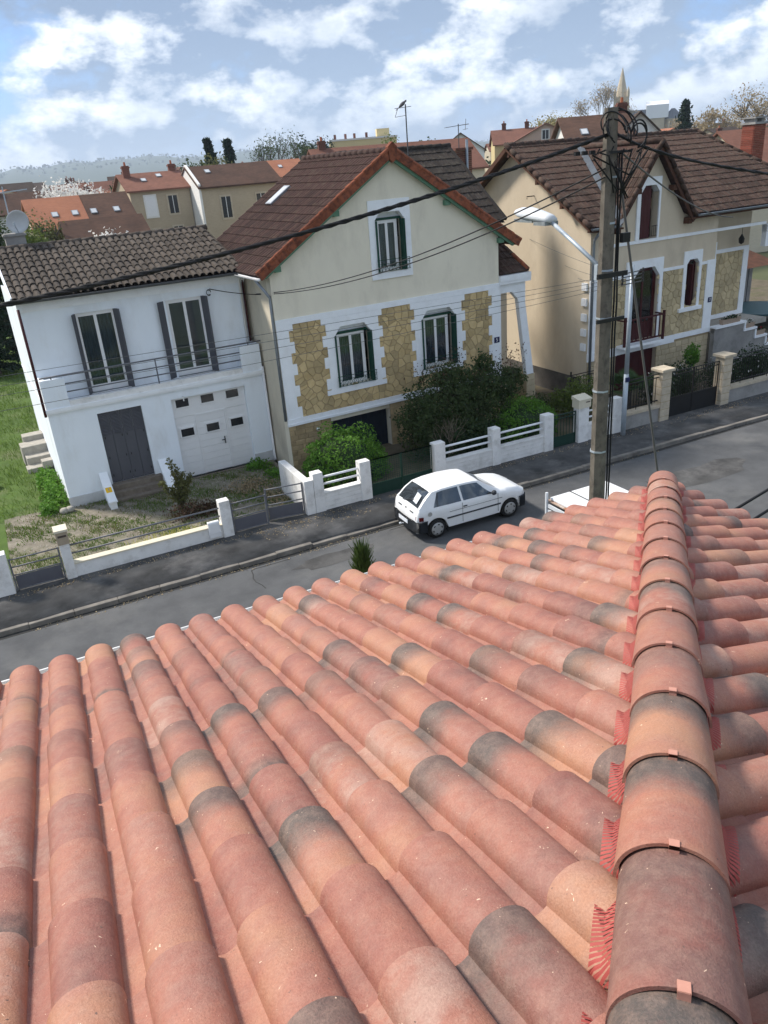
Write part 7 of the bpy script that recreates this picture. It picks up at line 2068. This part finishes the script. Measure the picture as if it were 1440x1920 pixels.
for x, y, h, r, lab, m in ((3.0, 58, 7.2, 1.8, 'yellow green tree behind the satellite dish', 'leaf_fresh'), (4.6, 66, 7.8, 2.0, 'leafy green tree left of the orange roof', 'leaf_olive'), (0.8, 52, 6.0, 2.0, 'dark leafy tree behind the side lawn', 'leaf_dark'), (1.2, 62, 8.0, 1.8, 'brownish tree behind the satellite dish mast', 'leaf_rose'), (16.6, 95, 9.9, 2.2, 'dense dark round tree beside the grey stone house', 'leaf_dark'), (28.0, 100, 11.2, 3.6, 'olive domed tree behind the plum tiled house', 'leaf_olive'), (25.5, 102, 10.8, 3.0, 'dark olive tree next to the two spruces', 'leaf_rose'), (47.2, 92, 12.2, 1.9, 'round green tree beside the roof aerial', 'leaf_fresh'), (134, 172, 17.2, 7.0, 'large yellow green willow on the skyline', 'leaf_bud'), (141, 176, 15.0, 6.0, 'paler yellow green tree next to the willow', 'leaf_bud'), (170, 142, 19.0, 8.0, 'large tan leafless tree at the skyline beside the brick chimney', 'leaf_tan'), (158, 150, 13.5, 6.0, 'low tan tree below the large tan tree', 'leaf_tan'), (66, 160, 15.2, 4.0, 'dark pine with a flat crown on the skyline', 'leaf_pine'), (86, 150, 12.0, 4.0, 'brown shrubby tree below the apartment block', 'leaf_rose')):
    broadleaf(lab, x, y, h, r, m, 3000, max(0.14, y * 0.0022))
broadleaf('white blossoming tree in front of the dark town roofs', 11.5, 102, 9.9, 4.2, 'blossom', 2600, 0.22)
broadleaf('white blossoming tree beside the dense dark tree', 15.0, 98, 9.0, 2.2, 'blossom', 1400, 0.2)
broadleaf('small white blossoming tree above the white house ridge', 8.3, 57, 6.35, 2.1, 'blossom', 1300, 0.15, zb=1.0)
for x, y, h, lab in ((30.4, 110, 13.4, 'left spruce of a pair behind the plum tiled house'), (33.0, 110, 13.2, 'right spruce of a pair behind the plum tiled house'), (124.6, 120, 15.2, 'dark spruce on the skyline beside the church')):
    conifer(lab, x, y, h, h * (0.12 if x < 60 else 0.17), 5.0, n=2200)
for x, y, h, lab in ((45.2, 130, 15.2, 'dark bare branched tree on the skyline beside the spruces'), (48.4, 131, 15.0, 'second dark bare branched tree joined to its neighbour crown')):
    bare_tree(lab, x, y, h, 0.30, 5, buds=True, bm='leaf_rose', bsize=0.16, bn=3)
bare_tree('huge bare tree in front of the church spire', 262, 300, 33, 0.8, 6, 'bark_pale', spread=0.55, buds=True, bm='leaf_tan', bsize=0.35, bn=2)
bare_tree('small bare tree at the right skyline behind the red roof', 150, 138, 14.5, 0.25, 5, 'bark_pale', buds=True, bm='leaf_tan', bsize=0.3, bn=3)
for k in range(26):
    a = rad(random.uniform(1, 53))
    d = random.uniform(130, 420)
    t_ = broadleaf('distant mixed tree between the town houses', d * math.sin(a), d * math.cos(a), random.uniform(8.5, 9.6 + d * 0.008), random.uniform(2.5, 4.5), (lk := random.choice(('leaf_olive', 'leaf_rose', 'leaf_bud', 'leaf_dark', 'leaf_tan'))), 420, d * 0.0028, group='distant trees between the town houses')
    t_['label'] = {'leaf_olive': 'distant olive green', 'leaf_rose': 'distant dull brown green', 'leaf_bud': 'distant yellowish budding', 'leaf_dark': 'distant dark green', 'leaf_tan': 'distant bare tan'}[lk] + ' tree between the town houses'
    t_['group'] = t_['label'].replace('tree', 'trees')
# hills
g = G()
prof = [(-3500, 70), (-1500, 84), (-400, 80), (180, 84), (330, 92), (495, 102), (650, 100), (830, 107), (980, 92), (1120, 84), (1340, 96), (1560, 110), (1680, 104), (1790, 82), (2100, 74), (2600, 60), (3400, 50), (5200, 45), (6800, 45)]
xs = np.linspace(-3500, 6800, 420)
hz_prof = np.interp(xs, [p[0] for p in prof], [p[1] for p in prof]) + rng.normal(size=420) * 1.5 + 3 * np.sin(xs * 0.031)
rows = [(2300, 0.0), (2900, 0.35), (3500, 0.72), (4000, 1.0), (4500, 0.9), (5200, 0.0)]
vs = [(x * (0.75 + 0.25 * yy / 4000), yy + 60 * math.sin(x * 0.002), -2 + h * f) for yy, f in rows for x, h in zip(xs, hz_prof)]
n = len(xs)
g.add(vs, [(r * n + i, r * n + i + 1, (r + 1) * n + i + 1, (r + 1) * n + i) for r in range(len(rows) - 1) for i in range(n - 1)])
structure(g.build('hills', 'hill_green', None, True))
c = []
for k in range(3200):
    i = random.randrange(n)
    f = random.choice((0.97, 1.0, 0.9, 0.75, 0.6))
    yy = 4000 if f > 0.95 else 2400 + 1600 * f
    c.append((xs[i] + random.uniform(-12, 12), yy, hz_prof[i] * f + random.uniform(0, 6)))
stuff(tag(quads('hill_woods', leaf_quads(np.array(c), 13, None, 1.2), 'leaf_dark'), 'distant woods along the crest of the blue hills', 'woods'))
# the air: pale haze box round everything
hb = G().box(-6500, 7400, -380, 6600, -2.4, 131).build('haze', 'land')
hb.data.materials.clear()
hm = bpy.data.materials.new('haze_air')
hm.use_nodes = True
hm.node_tree.nodes.clear()
N = NT(hm.node_tree)
pv = N.n('ShaderNodeVolumePrincipled', i_Color=(0.72, 0.84, 1.0, 1), i_Density=0.00022, i_Anisotropy=0.2)
N.n('ShaderNodeOutputMaterial', i_Volume=pv.outputs[0])
hb.data.materials.append(hm)
stuff(hb)
